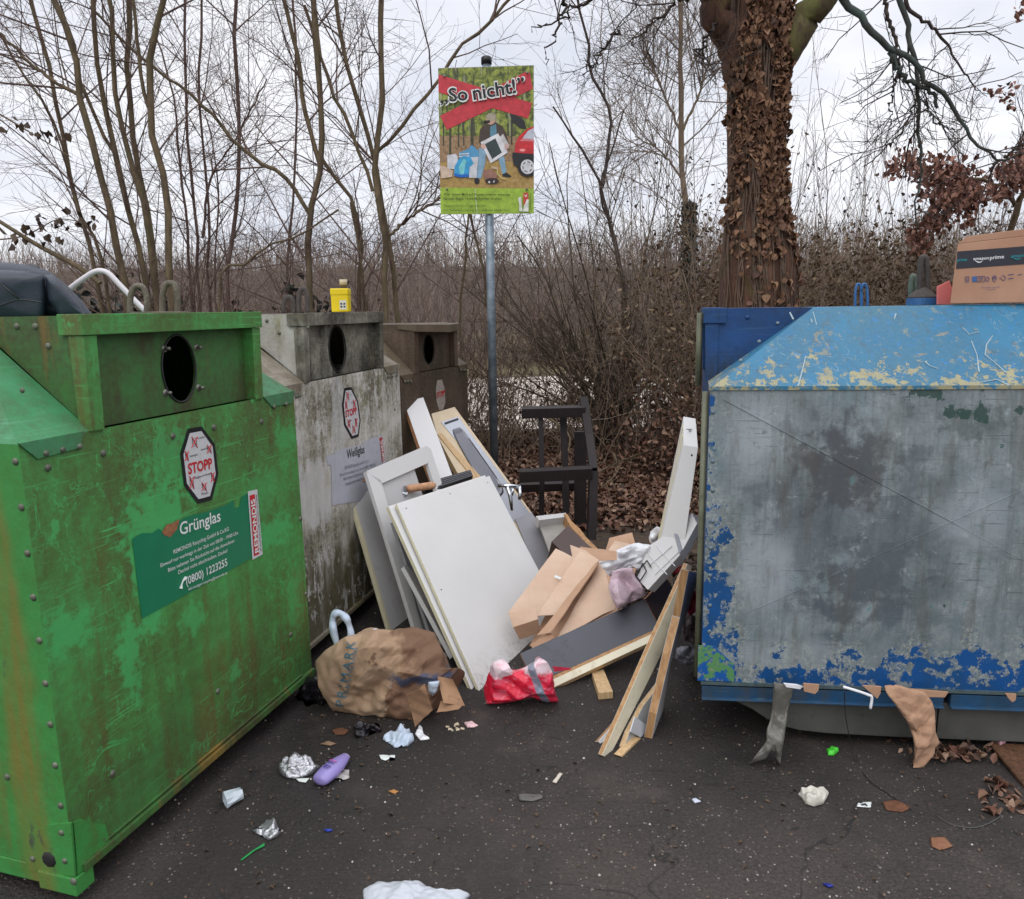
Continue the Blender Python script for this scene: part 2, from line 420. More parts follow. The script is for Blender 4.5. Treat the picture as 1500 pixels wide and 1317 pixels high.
# ------------------------------------------------------------------ ground, asphalt, path, hill
def mat_soil():
    t = NT('soil', .9); a = t.noise(1.3, 6, .6); b_ = t.noise(30, 6, .7)
    c = t.mix(t.mr(b_, .35, .65), S(48, 40, 33), S(92, 74, 58)); gr = t.mix(t.mr(b_, .3, .7), S(74, 68, 44), S(120, 108, 74))
    y = t.sep()[1]; far = t.mr(t.math('ADD', y, t.mr(a, 0, 1, -3, 3)), 17, 20)
    t.col(t.mix(far, c, gr)); t.bump(b_, .6, .02); return t.m
def mat_asphalt():
    t = NT('asphalt', .8); big = t.noise(.9, 5, .6); fine = t.noise(95, 4, .75); f2 = t.noise(300, 2, .6)
    c = t.mix(t.mr(fine, .3, .72), S(32, 28, 26), S(86, 77, 71))
    c = t.mix(t.mr(big, .38, .62, 0, .6), c, S(74, 66, 61))
    n = t.t.nodes.new('ShaderNodeTexVoronoi'); n.inputs['Scale'].default_value = 95; t.set(n.inputs['Vector'], t.P)
    sp = t.sep(n.outputs['Color']); chip = t.math('MULTIPLY', t.math('LESS_THAN', n.outputs['Distance'], t.mr(sp[0], 0, 1, .05, .38)), t.math('GREATER_THAN', sp[1], .72))
    cc = t.ramp(sp[2], [(0, S(120, 112, 104)), (.5, S(96, 84, 76)), (.8, S(150, 140, 128)), (.93, S(190, 186, 180)), (1, S(126, 100, 82))])
    c = t.mix(t.math('MULTIPLY', chip, .62), c, cc)
    n2 = t.t.nodes.new('ShaderNodeTexVoronoi'); n2.inputs['Scale'].default_value = 38; t.set(n2.inputs['Vector'], t.P)
    s2 = t.sep(n2.outputs['Color']); ch2 = t.math('MULTIPLY', t.math('LESS_THAN', n2.outputs['Distance'], t.mr(s2[0], 0, 1, .03, .2)), t.math('GREATER_THAN', s2[1], .86))
    c = t.mix(t.math('MULTIPLY', ch2, .6), c, t.mix(s2[2], S(168, 156, 144), S(130, 100, 78)))
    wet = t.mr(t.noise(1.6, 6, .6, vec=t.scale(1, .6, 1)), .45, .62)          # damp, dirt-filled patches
    c = t.mix(t.math('MULTIPLY', wet, .5), c, S(22, 20, 19)); c = t.mix(t.mr(t.noise(11, 5, .7), .55, .78, 0, .5), c, S(34, 29, 26)); damp_shade = t.math('MAXIMUM', t.spot((-.5, 3.1, 0), (.9, 1.2, 3), .9, .5, 3), t.math('MAXIMUM', t.spot((1.2, 3.0, 0), (1.2, .75, 3), .9, .5, 3), t.spot((-.75, 2.2, 0), (.35, .9, 3), .9, .5, 4))); c = t.mix(t.math('MULTIPLY', damp_shade, .5), c, S(20, 17, 16)); cr1 = t.mr(t.math('ABSOLUTE', t.math('SUBTRACT', t.noise(1, 4, .55, vec=t.scale(1.1, 1.1, 1), dist=1.0), .5)), .0012, .003, 1, 0); c = t.mix(t.math('MULTIPLY', cr1, .6), c, S(18, 16, 15)); c = t.mix(t.mr(t.noise(2.4, 6, .65), .56, .7, 0, .4), c, S(92, 80, 72))  # placed spots by containers and heap: damp with contact shade painted into colour
    t.col(c); t.rough(t.mr(wet, 0, 1, .88, .62)); t.bump(t.math('ADD', fine, t.math('MULTIPLY', n.outputs['Distance'], .7)), .75, .006); return t.m
def mat_path():
    t = NT('path', .9); c = t.mix(t.mr(t.noise(2, 6, .6), .3, .7), S(176, 164, 150), S(214, 202, 190)); t.col(c); t.bump(t.noise(60), .2, .01); return t.m

N_ = 60; gx = np.linspace(-1, 1, N_+1); gx = np.sign(gx)*np.abs(gx)**2.2*300
V = []; 
for yy in gx+0:
    for xx in gx: V.append((xx, yy+10, -.012))
Fc = [(i*(N_+1)+j, i*(N_+1)+j+1, (i+1)*(N_+1)+j+1, (i+1)*(N_+1)+j) for i in range(N_) for j in range(N_)]
struct('ground', V, np.array(Fc), mat_soil())
# asphalt yard with an irregular far edge where leaves and soil start
xs = np.linspace(-9, 9, 90); V = [(x, -6, 0) for x in xs]+[(x, 4.35+.25*mn.noise(Vector((x*1.3, 3, 0)))+.3*mn.noise(Vector((x*.4, 7, 0)))+(.5 if x < -.4 else 0), 0) for x in xs]
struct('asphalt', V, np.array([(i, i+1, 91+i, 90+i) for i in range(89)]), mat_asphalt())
xs = np.linspace(-40, 40, 120)
V = [(x, 10.2+.35*mn.noise(Vector((x*.5, 1, 0))), -.004) for x in xs]+[(x, 18.2+.6*mn.noise(Vector((x*.4, 5, 0))), -.004) for x in xs]
struct('path', V, np.array([(i, i+1, 121+i, 120+i) for i in range(119)]), mat_path())
# wooded rise far behind
t = NT('hill', .95); t.col(t.mix(t.mr(t.noise(.35, 8, .7), .35, .65), S(70, 60, 58), S(118, 104, 100))); t.bump(t.noise(2, 5, .7), 1, .5)
V = []; nx, ny = 150, 8
for j in range(ny):
    for i in range(nx):
        x = -150+300*i/(nx-1); y = 55+j*6; h = (1-math.cos(min(1, j/3.)*math.pi))/2
        V.append((x, y, -.5+h*(5.9+1.2*mn.noise(Vector((x*.05, 2, 0)))+1.0*mn.noise(Vector((x*.35, j, 4))))))
struct('hill', V, np.array([(j*nx+i, j*nx+i+1, (j+1)*nx+i+1, (j+1)*nx+i) for j in range(ny-1) for i in range(nx-1)]), t.m, smooth=True)

# ------------------------------------------------------------------ containers
BOLT = simple('bolt_steel', S(128, 126, 118), .4, .2, 30, metal=.7)
RIV = simple('weathered_rivet', S(104, 108, 92), .5, .3, 40, metal=.4, dirt=(S(56, 78, 46), .9)); DARK = simple('dark_steel', S(30, 29, 27), .7, .3, 8, .2)
RIM = simple('rubber_rim', S(40, 40, 38), .6, .3, 20)

def painted(name, fresh, mid, grime, rust, rust_amt, grime_lo, grime_hi, scr, scr_amt, extra=None, rough=.55, vscale=1.0, algae=None):
    """weathered sheet steel: grime in vertical runs, rust runs, brushed scratches; extra(t, colour) adds placed stains"""
    t = NT(name, rough)
    big = t.noise(2.2, 6, .6); runs = t.noise(1, 6, .62, vec=t.scale(22, 22, 1.6)); fine = t.noise(45, 6, .7); med = t.noise(9, 6, .65)
    c = t.mix(t.mr(med, .35, .65), fresh, mid)
    g = t.math('ADD', t.math('MULTIPLY', big, .5), t.math('ADD', t.math('MULTIPLY', runs, .22), t.math('MULTIPLY', fine, .28)))
    c = t.mix(t.mr(g, grime_lo, grime_hi, 0, .92), c, grime)
    r = t.math('ADD', t.math('MULTIPLY', t.noise(1.7, 4, .5, vec=t.scale(1.6, 1.6, .8)), .6), t.math('MULTIPLY', runs, .4))
    c = t.mix(t.mr(r, .53, .66, 0, rust_amt), c, rust)
    if algae: c = t.mix(t.mr(t.noise(5, 7, .7, dist=.5), .56, .72, 0, .55), c, algae)
    msk = t.mr(t.noise(2.6, 4, .6), .42, .62)
    for k, (rx, sc2) in enumerate(((.5, 1), (-.9, 1.3), (1.3, .9), (-.25, 1.1))):
        n1 = t.noise(1, 3, .5, vec=t.scale(4*sc2, 4*sc2, 120*sc2, (rx, rx*.7, 0)), dist=.25)
        c = t.mix(t.math('MULTIPLY', t.mr(n1, .66, .70), t.math('MULTIPLY', msk, scr_amt)), c, scr)
    if extra: c = extra(t, c)
    t.col(c); t.rough(t.mr(fine, .3, .7, rough-.1, min(1, rough+.22)))
    t.bump(t.math('ADD', t.math('MULTIPLY', big, 1.1), t.math('ADD', t.math('MULTIPLY', med, .12), t.math('MULTIPLY', fine, .10))), .45, .02); return t.m

class Box: pass
def container(name, label, O, ex, ey, L, D, z0, ze, zt, iu, iv, u0, u1, M, hood=True, flange=True, group=None):
    b_ = Box(); ex = unit(np.array([ex[0], ex[1], 0.])); ey = np.array([ey[0], ey[1], 0.]); O = np.array([O[0], O[1], 0.])
    rot = math.atan2(ex[1], ex[0]); b_.t = thing(name, label, 'recycling container', O, rot, group)
    inv = np.array(Matrix.Rotation(-rot, 3, 'Z')); eyl = inv@ey        # ey in local axes
    b_.L, b_.D, b_.ex, b_.ey, b_.O, b_.z0, b_.ze, b_.zt = L, D, ex, ey, O, z0, ze, zt
    def q(u, v, z): return np.array([u+eyl[0]*v, eyl[1]*v, z])
    b_.q = q; b_.w = lambda u, v, z: O+ex*u+ey*v+np.array([0, 0, z])
    b_.front = (O, unit(np.array([ex[1], -ex[0], 0]))); b_.end0 = (O, unit(-(ey-0*ex)) if False else -unit(np.array([-ey[1], ey[0], 0]))*np.sign(-np.dot(np.array([-ey[1], ey[0], 0]), ex))*-1)
    nE = unit(np.array([-ey[1], ey[0], 0])); nE = nE if nE.dot(ex) > 0 else -nE
    b_.nE = nE; b_.end0 = (O, -nE); b_.endL = (O+ex*L, nE)
    T = b_.t
    # walls (open inside so that the filling hole looks into the dark)
    V = [q(0,0,z0), q(L,0,z0), q(L,D,z0), q(0,D,z0), q(0,0,ze), q(L,0,ze), q(L,D,ze), q(0,D,ze)]
    b_.body = obj('body', V, [(0,1,5,4), (1,2,6,5), (2,3,7,6), (3,0,4,7), (0,3,2,1)], [M['body'], M.get('end', M['body'])], T, world=False, midx=[0, 1, 0, 1, 0]) if not M.get('press') else obj('body', V+[q(L+.016, D*.47, .83)], [(0,1,5,4), (1,2,8), (2,6,8), (6,5,8), (5,1,8), (2,3,7,6), (3,0,4,7), (0,3,2,1)], [M['body'], M.get('end', M['body'])], T, world=False, midx=[0, 1, 1, 1, 1, 0, 1, 0])
    a = [q(iu,iv,zt), q(L-iu,iv,zt), q(L-iu,D-iv,zt), q(iu,D-iv,zt)]
    V = [q(0,0,ze), q(L,0,ze), q(L,D,ze), q(0,D,ze)]+a+[q(u0,0,ze), q(u1,0,ze)]
    obj('roof', V, [(0,8,4), (9,1,5), (1,2,6,5), (2,3,7,6), (3,0,4,7), (4,5,6,7)], M['roof'], T, world=False)
    # opening box (dormer) with side cheeks, top and a recessed front panel with a round hole
    r = .03; zb = ze-.0
    V = [q(u0,0,ze), q(u0,iv+.02,zt), q(u0,0,zt), q(u1,0,ze), q(u1,iv+.02,zt), q(u1,0,zt), q(u0-.001,0,ze-.001)]
    m = MB(); m.add([q(u0,0,ze), q(u0,iv,zt), q(u0,0,zt)], [(0,1,2)]); m.add([q(u1,0,ze), q(u1,0,zt), q(u1,iv,zt)], [(0,1,2)])
    m.add([q(u0,0,zt+.001), q(u1,0,zt+.001), q(u1,iv,zt+.001), q(u0,iv,zt+.001)], [(0,1,2,3)])
    m.build('opening_box', M.get('cheek', M['roof']), T, world=False)
    b_.eyl = eyl
    # panel
    def panel(hu, hz, hr, v=r, n=40, hx=None):
        hx = hx or hr
        m = MB(); rect = [(u0+.03, ze), (u1-.03, ze), (u1-.03, zt-.03), (u0+.03, zt-.03)]
        circ = [(hu+hx*math.cos(2*math.pi*i/n), hz+hr*math.sin(2*math.pi*i/n)) for i in range(n)]
        out = []
        for cx_, cz_ in circ:                                        # push out to the rectangle
            dx, dz = cx_-hu, cz_-hz; s_ = 1e9
            for lim, dd, c0 in ((rect[1][0], dx, hu), (rect[0][0], dx, hu), (rect[2][1], dz, hz), (rect[0][1], dz, hz)):
                if abs(dd) > 1e-9 and (lim-c0)/dd > 0: s_ = min(s_, (lim-c0)/dd)
            out.append((hu+dx*s_, hz+dz*s_))
        for cor in rect:                                             # snap the nearest rim point to each corner
            k = min(range(n), key=lambda i: (out[i][0]-cor[0])**2+(out[i][1]-cor[1])**2); out[k] = cor
        V = [q(x, v, z) for x, z in out]+[q(x, v, z) for x, z in circ]+[q(x, v+.006, z) for x, z in circ]
        Fc = [(i, (i+1) % n, n+(i+1) % n, n+i) for i in range(n)]+[(n+i, n+(i+1) % n, 2*n+(i+1) % n, 2*n+i) for i in range(n)]
        return obj('front_panel', V, Fc, M.get('panel', M['body']), T, world=False)
    b_.panel = panel
    if hood:
        h = MB(); pr = -.022
        def hx(ua, ub, va, vb, za_, zb_): h.hexa([q(ua,va,za_), q(ub,va,za_), q(ub,va,zb_), q(ua,va,zb_)], [q(ua,vb,za_), q(ub,vb,za_), q(ub,vb,zb_), q(ua,vb,zb_)])
        hx(u0-.012, u1+.012, pr, .06, zt-.052, zt+.004)
        h.build('hood', M.get('hood', M['roof']), T, world=False, bevel=.002)
        for ua, ub in ((u0-.006, u0+.04), (u1-.04, u1+.006)):
            h = MB(); h.hexa([q(ua,-.008,ze-.002), q(ub,-.008,ze-.002), q(ub,-.016,zt-.053), q(ua,-.016,zt-.053)], [q(ua,.034,ze-.002), q(ub,.034,ze-.002), q(ub,.034,zt-.053), q(ua,.034,zt-.053)])
            h.build('hood_post', M.get('hood', M['roof']), T, world=False, bevel=.002)
    if flange:
        # folded flashing at the two front corners, below the eave
        for s_ in (0, 1):
            h = MB(); ua, ub = (0, u0-.03) if s_ == 0 else (u1+.03, L)
            pts = [(ua-.004, ze+.004), (ub+.004, ze+.004), (ub-(.02 if s_ == 0 else -.0), ze-.04), (ua+(.045 if s_ == 0 else .02), ze-.045)]
            if s_ == 1: pts = [(ua-.02, ze+.004), (ub+.004, ze+.004), (ub-.02, ze-.045), (ua+.03, ze-.04)]
            h.hexa([q(x, -.006, z) for x, z in pts], [q(x, .001, z) for x, z in pts]); h.build('flashing', M['roof'], T, world=False, bevel=.0015)
    # underside
    h = MB(); e_ = .09
    h.hexa([q(e_,e_,.01), q(L-e_,e_,.01), q(L-e_*.6,e_*.6,z0), q(e_*.6,e_*.6,z0)], [q(e_,D-e_,.01), q(L-e_,D-e_,.01), q(L-e_*.6,D-e_*.6,z0), q(e_*.6,D-e_*.6,z0)])
    if M.get('under', True): h.build('underside', DARK, T, world=False)
    return b_
def lt(b_, p): return to_local(b_.t, np.array(p)[None])[0]
def rivets(b_, pts, pl, r=.009, name='rivet', mat=None, h=.6):
    for x, y in pts:
        m = MB(); m.dome(lt(b_, PP(x, y, pl)), to_local(b_.t, (np.array(pl[1])+b_.O)[None])[0], r, h); m.build(name, mat or RIV, b_.t, True, world=False)
def decal(name, b_, pl, poly, mat, lift, parent=None):
    V = [PP(x, y, pl)+pl[1]*lift for x, y in poly]; tri = tessellate_polygon([[Vector(v) for v in V]])
    return obj(name, V, [tuple(t) for t in tri], mat, parent or b_.t)
def line_px(s, b_, pl, p0, p1, hpx, mat, lift=.003, bold=.0, mb=None, mi=0, name='lettering', parent=None):
    A, B_ = PP(*p0, pl), PP(*p1, pl); n_ = pl[1]; up = PP(p0[0], p0[1]-hpx, pl)-A
    return lettering(s, A, B_, n_, np.linalg.norm(up), mat, parent or b_.t, lift, bold, mb=mb, mi=mi, name=name)
def ring(c, a, b2, r, axis, n=20, open_=.0, m=None, k=8):
    """an oval ring standing up: centre c, half width a along axis, half height b2"""
    ax = unit(np.array(axis, float)); pts = [np.array(c)+ax*a*math.cos(t)+np.array([0, 0, 1.])*b2*math.sin(t) for t in np.linspace(0, 2*math.pi, n, endpoint=False)]
    m.tube(pts, r, k, closed=True)

# --- green glass container
A0 = PZ(110, 1278, .1); B0 = PZ(457, 982, .1); exg = unit((B0-A0)*np.array([1, 1, 0])); eyg = np.array([-exg[1], exg[0], 0])
O_ = np.array([A0[0], A0[1], 0]); plG = (O_, np.array([exg[1], -exg[0], 0]))
def uzG(px, py):
    p = PP(px, py, plG)-O_; return (p.dot(exg), 0.0, p[2])
GR = dict(fresh=S(74, 156, 78), mid=S(74, 136, 64), grime=S(78, 82, 40), rust=S(106, 94, 46), scr=S(84, 178, 98))
def green_marks(t, c):
    for (px, py, ru, rz, k) in ((228, 760, .13, .10, .8), (96, 925, .075, .06, .75), (190, 960, .04, .12, .75), (400, 780, .12, .05, .7), (250, 670, .1, .09, .55), (385, 720, .1, .08, .35), (222, 905, .035, .05, .85), (282, 905, .05, .05, .6), (345, 985, .03, .03, .6), (420, 640, .06, .05, .5), (205, 835, .03, .1, .9), (430, 880, .04, .12, .4)):
        c = t.mix(t.math('MULTIPLY', t.spot(uzG(px, py), (ru, .3, rz), .9, 1.3, 26), k), c, S(72, 176, 98))
    n1 = t.noise(1, 3, .5, vec=t.scale(6, 6, 6), dist=2.6); vein = t.mr(t.math('ABSOLUTE', t.math('SUBTRACT', n1, .5)), .004, .013, 1, 0); c = t.mix(t.math('MULTIPLY', vein, t.mr(t.noise(3.1, 4, .5), .44, .56, 0, .9)), c, S(74, 162, 88))
    ch = t.mr(t.noise(20, 8, .75, vec=t.scale(1, 1, .6)), .585, .60, 0, .8); c = t.mix(t.math('MULTIPLY', ch, t.mr(t.noise(2.2, 3, .5), .42, .56)), c, S(76, 172, 92))
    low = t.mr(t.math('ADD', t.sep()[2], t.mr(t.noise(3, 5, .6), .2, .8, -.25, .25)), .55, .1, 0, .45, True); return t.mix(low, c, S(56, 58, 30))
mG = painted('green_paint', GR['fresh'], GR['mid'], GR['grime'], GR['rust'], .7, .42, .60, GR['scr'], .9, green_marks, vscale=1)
mGp = painted('green_panel_paint', S(60, 120, 58), S(64, 104, 48), S(66, 62, 36), S(136, 106, 46), .95, .42, .58, S(50, 128, 70), .3)
mGr = painted('green_roof_paint', S(70, 142, 96), S(60, 128, 76), S(76, 88, 66), S(70, 84, 50), .3, .46, .66, S(92, 160, 120), .5)
def end_marks(t, c):
    s_ = t.sep(); run = t.mr(t.math('ABSOLUTE', t.math('SUBTRACT', s_[1], t.mr(t.noise(2, 3, .5), .3, .7, .09, .17))), .02, .075, 1, 0, True)
    c = t.mix(t.math('MULTIPLY', run, t.mr(s_[2], 1.25, 1.1, 0, t.mr(t.noise(7, 6, .7, vec=t.scale(3, 3, .5)), .35, .6, .25, .85))), c, S(120, 110, 46))
    return t.mix(t.math('MULTIPLY', t.mr(t.noise(12, 6, .7, vec=t.scale(1, 1, .35)), .62, .68), .8), c, S(66, 66, 64))
mGe = painted('green_end_paint', S(60, 142, 68), S(62, 128, 56), S(74, 90, 40), S(120, 112, 48), .5, .5, .66, S(60, 150, 80), .4, end_marks)
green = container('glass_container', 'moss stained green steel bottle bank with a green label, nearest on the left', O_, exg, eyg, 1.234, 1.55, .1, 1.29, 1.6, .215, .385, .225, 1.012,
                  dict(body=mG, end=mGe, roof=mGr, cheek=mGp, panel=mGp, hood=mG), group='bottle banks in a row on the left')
def hole(b_, px, py, rr, rx=None):
    rx = rx or rr
    pl = (b_.w(0, .03, 0), b_.front[1]); p = PP(px, py, pl)-b_.O; u = p.dot(b_.ex); b_.panel(u, p[2], rr, hx=rx)
    m = MB(); n = 40; c = b_.q(u, .03, p[2]); R_ = rr
    pts = [b_.q(u+rx*math.cos(t), .028, p[2]+R_*math.sin(t)) for t in np.linspace(0, 2*math.pi, n, endpoint=False)]
    m.tube(pts, .0035, 6, closed=True); m.build('opening_rim', RIM, b_.t, True, world=False); return u, p[2]
hu, hz = hole(green, 262, 540, .107, .078)
for (x, y) in ((241, 510.5), (288, 509), (243, 575.5), (291, 568)):
    pl = (green.w(0, .03, 0), green.front[1]); m = MB(); p = PP(x, y, pl); n_ = pl[1]
    m.dome(p, n_, .013, .35); m.tube([p, p+n_*.02], .006, 6); m.build('opening_bolt', BOLT, green.t, True)
plF, plE = green.front, green.end0
rivets(green, [(70, 685), (151, 664), (253, 639), (313, 626), (383, 618), (165, 1133), (319, 1012.5), (425.7, 929.4), (150, 1229), (448, 870), (440, 760)], plF, .011)
ff = (green.w(0, -.006, 0), plF[1])
rivets(green, [(67.6, 664), (92, 659), (117, 654), (402, 596), (419.5, 592)], ff, .009)
rivets(green, [(23, 676), (31.5, 743), (40.6, 810.6), (49, 875), (57.7, 938), (66.8, 1001), (74, 1061), (81, 1121), (89, 1180), (10.6, 1138)], plE, .010)
rivets(green, [(25, 478), (52, 478), (71, 507)], (green.w(.225, 0, 0), green.end0[1]), .010)
rivets(green, [(33, 572), (9, 626)], (green.w(.12, .05, 0), green.end0[1]), .008)
m = MB(); q = green.q; zl = .1        # corner gusset on the end wall and around the front edge
gp = [PP(x, y, plE) for x, y in ((36, 1248), (40, 1222), (72, 1207), (106, 1204), (112, 1282), (44, 1273))]
g2 = [p+plE[1]*.006 for p in gp]; nn = len(gp)
m.add([lt(green, v) for v in g2]+[lt(green, v) for v in gp], [tuple(range(nn))]+[(i, nn+i, nn+(i+1) % nn, (i+1) % nn) for i in range(nn)])
gp = [PP(x, y, plF) for x, y in ((105.5, 1204), (118, 1200), (152, 1208), (160, 1236), (112, 1281))]; g2 = [p+plF[1]*.006 for p in gp]; nn = len(gp)
m.add([lt(green, v) for v in g2]+[lt(green, v) for v in gp], [tuple(range(nn))]+[(i, nn+i, nn+(i+1) % nn, (i+1) % nn) for i in range(nn)])
m.build('corner_plate', mGe, green.t, world=False)
pe2 = (plE[0]+plE[1]*.006, plE[1])
rivets(green, [(48, 1258), (95, 1261), (90, 1220)], pe2, .009)
rivets(green, [(72, 1259)], pe2, .024, 'corner_cap', DARK, .3)
m = MB(); L_ = 1.234
m.hexa([q(.02,-.016,.088), q(L_,-.016,.088), q(L_,-.016,.112), q(.02,-.016,.112)], [q(.02,.01,.088), q(L_,.01,.088), q(L_,.002,.112), q(.02,.002,.112)])
m.hexa([q(.10,-.008,.118), q(L_-.08,-.008,.118), q(L_-.08,-.008,.124), q(.10,-.008,.124)], [q(.10,.002,.118), q(L_-.08,.002,.118), q(L_-.08,.002,.124), q(.10,.002,.124)])
m.build('bottom_rail', mGp, green.t, world=False, bevel=.002)
m = MB(); m.hexa([q(-.004,.02,.045), q(-.004,1.5,.045), q(-.004,1.5,.098), q(-.004,.02,.098)], [q(.06,.02,.045), q(.06,1.5,.045), q(.06,1.5,.098), q(.06,.02,.098)])
m.hexa([q(-.012,-.01,.035), q(-.012,.12,.035), q(-.012,.12,.088), q(-.012,-.01,.088)], [q(.05,-.01,.035), q(.05,.12,.035), q(.05,.12,.088), q(.05,-.01,.088)])
m.build('base_frame', mGe, green.t, world=False, bevel=.003)
rivets(green, [(108, 1291)], (green.w(-.012, 0, 0), plE[1]), .011)
# green label, corners read off the wall; torn at its upper edge
TEAL = simple('teal_label_film', S(14, 122, 84), .35, .06, 10); WHITE = simple('white_print', S(226, 230, 226), .4, .03)
REDP = simple('red_print', S(196, 36, 44), .4, .05); BLK = simple('black_print', S(26, 26, 28), .5, .05); STK = simple('white_sticker_film', S(206, 206, 206), .4, .06, 20, dirt=(S(150, 148, 136), .6))
lab = decal('label', green, plF, [(193, 789), (207, 781), (222, 781), (232, 774), (244, 785), (258, 777), (262, 762), (276, 756), (300, 750), (330, 740), (341, 733), (344, 746), (350, 742), (353, 728), (363, 722), (372, 815), (340, 833), (300, 855), (250, 883), (207, 906)], TEAL, .002)
rp = decal('torn_patch', green, plF, [(236, 779), (243, 768), (252, 766), (262, 760), (258, 775), (248, 787), (238, 783)], simple('rust_patch', S(150, 100, 66), .8, .3, 60, .4), .0035)
for s_, p0, p1, h in (('Grünglas', (262.5, 784), (322, 763), 18), ('REMONDIS Recycling GmbH & Co.KG', (253, 811.5), (334, 777), 6), ('Einwurf nur werktags in der Zeit von 08:00 - 19:00 Uhr.', (234, 831), (348.5, 782), 5.6),
                      ('Bitte nehmen Sie Rücksicht auf die Anwohner.', (245, 838), (343, 793.5), 5.6), ('Deckel nicht abschrauben. Danke!', (260, 841), (332, 808.5), 5.6), ('(0800) 1223255', (271.6, 857), (332, 828), 11.5), ('info-stuttgart-recycling@remondis.de', (275, 865), (331.5, 840.5), 4)):
    line_px(s_, green, plF, p0, p1, h, WHITE, .0035, .012 if h > 7 else .004, parent=lab)
m = MB(); m.tube([lt(green, PP(x, y, plF)+plF[1]*.004) for x, y in ((271, 846), (266.5, 851), (264.5, 857), (263.5, 862))], [.006, .0025, .0025, .006], 6); m.build('phone_mark', WHITE, lab, world=False)
st = decal('brand_strip', green, plF, [(361.5, 720), (375.5, 716.5), (383.5, 812), (368.5, 820)], STK, .004)
decal('red_field', green, plF, [(364, 726), (371.5, 723.5), (378, 811.5), (370.5, 814.5)], REDP, .005, st)
line_px('REMONDIS', green, plF, (377, 809), (370.6, 729), 5.5, WHITE, .0062, .02, parent=st)
line_px('IM AUFTRAG DER DUALEN SYSTEME', green, plF, (381, 808), (374.5, 726), 2, BLK, .0062, .0, parent=st)
# bring the vertical lettering upright on the strip: rebuilt below with its own up direction
def vtext(s, b_, pl, bot, top, wpx, mat, lift, bold, parent, name='lettering'):
    A, B_ = PP(*bot, pl), PP(*top, pl); up = PP(bot[0]-wpx, bot[1], pl)-A
    return lettering(s, A, B_, pl[1], np.linalg.norm(up), mat, parent, lift, bold, name=name)
for o in [o for o in st.children if o.name.startswith('lettering')]: bpy.data.objects.remove(o)
vtext('REMONDIS', green, plF, (377, 808), (370.8, 730), 5.2, WHITE, .0062, .02, st); vtext('IM AUFTRAG DER DUALEN SYSTEME', green, plF, (381.5, 806), (374.8, 724), 1.9, BLK, .0062, 0, st)

def stopp(b_, pl, oct_, inner, text, hh, marks, words, thin=.002):
    o1 = decal('stop_sticker', b_, pl, oct_, BLK, .002); decal('sticker_face', b_, pl, inner, STK, .003, o1)
    line_px('STOPP', b_, pl, text[0], text[1], hh, REDP, .0042, .03, parent=o1)
    m = MB()
    for (x, y, sx, sy) in marks:
        for sgn in (1, -1):
            a_, c_ = PP(x-sx, y-sy*sgn, pl), PP(x+sx, y+sy*sgn, pl); m.tube([a_+pl[1]*.004, c_+pl[1]*.004], thin, 4)
    m.build('red_crosses', REDP, o1)
    for (w_, p0, p1, h) in words: line_px(w_, b_, pl, p0, p1, h, BLK, .0042, .0, parent=o1)
    m = MB()
    for (x, y, sx, sy) in marks:                      # small drawings of unwanted waste under the crosses
        a_ = [PP(x+dx*sx*.8, y+dy*sy*.8, pl)+pl[1]*.0035 for dx, dy in ((-1, -.6), (.7, -1), (1, .7), (-.7, 1))]; m.tube(a_, thin*.5, 4, closed=True)
    m.build('sticker_drawing', BLK, o1)
    return o1
def cz(x, y): return (180+x/4.39, 610+y/4.39)
stopp(green, plF, [cz(*p) for p in ((415, 78), (505, 64), (590, 180), (611, 375), (570, 537), (478, 562), (390, 445), (366, 235))], [cz(*p) for p in ((425, 108), (500, 94), (572, 195), (592, 370), (555, 512), (482, 532), (407, 432), (385, 245))],
      (cz(415, 372), cz(570, 330)), 15, [cz(455, 165)+(4.2, 8), cz(550, 210)+(3.2, 6), cz(405, 255)+(2.4, 7), cz(437, 425)+(3.4, 9), cz(572, 390)+(2.5, 7), cz(517, 452)+(3.6, 6)],
      [('Porzellan', cz(470, 148), cz(520, 136), 3), ('Keramik', cz(497, 220), cz(540, 208), 3), ('Steingut', cz(425, 262), cz(475, 248), 3), ('Bleiglas', cz(455, 402), cz(497, 391), 3.4), ('und Spiegel', cz(500, 388), cz(560, 370), 3), ('Metalle', cz(500, 505), cz(543, 494), 3), ('KEINE DECKEL', cz(418, 100), cz(503, 86), 2.6)])

# loops of the lifting gear on the green container's top
m = MB(); hk = simple('hook_steel', S(96, 88, 76), .7, .3, 30, .3, dirt=(S(172, 166, 146), .9))
b0 = P(202, 440, 2.75)
def uloop(m, px, py0, py1, wpx, Y, r, lean=0):
    a_ = P(px-wpx/2, py1, Y); b_ = P(px+wpx/2, py1, Y); top = P(px, py0, Y)
    c_ = P(px-wpx/2, py0+.42*(py1-py0), Y); d_ = P(px+wpx/2, py0+.42*(py1-py0), Y); m.tube(smooth_path([a_, c_, P(px-wpx*.28, py0+2.5, Y), top, P(px+wpx*.28, py0+2.5, Y), d_, b_], 5), r, 9)
hook = thing('lifting_hook', 'whitish rusty lifting loops on top of the green container', 'hook', P(226, 458, 2.75), group=None)
for px, y0, w_ in ((203, 419, 24), (249, 415, 22)):
    m = MB(); uloop(m, px, y0, 462, w_, 2.75, .0105); m.build('loop', hk, hook, True)
m = MB(); pz = P(228, 458, 2.75); m.box(pz+(-.08, -.02, -.015), pz+(.10, .04, .004)); m.build('base_plate', hk, hook, bevel=.003)

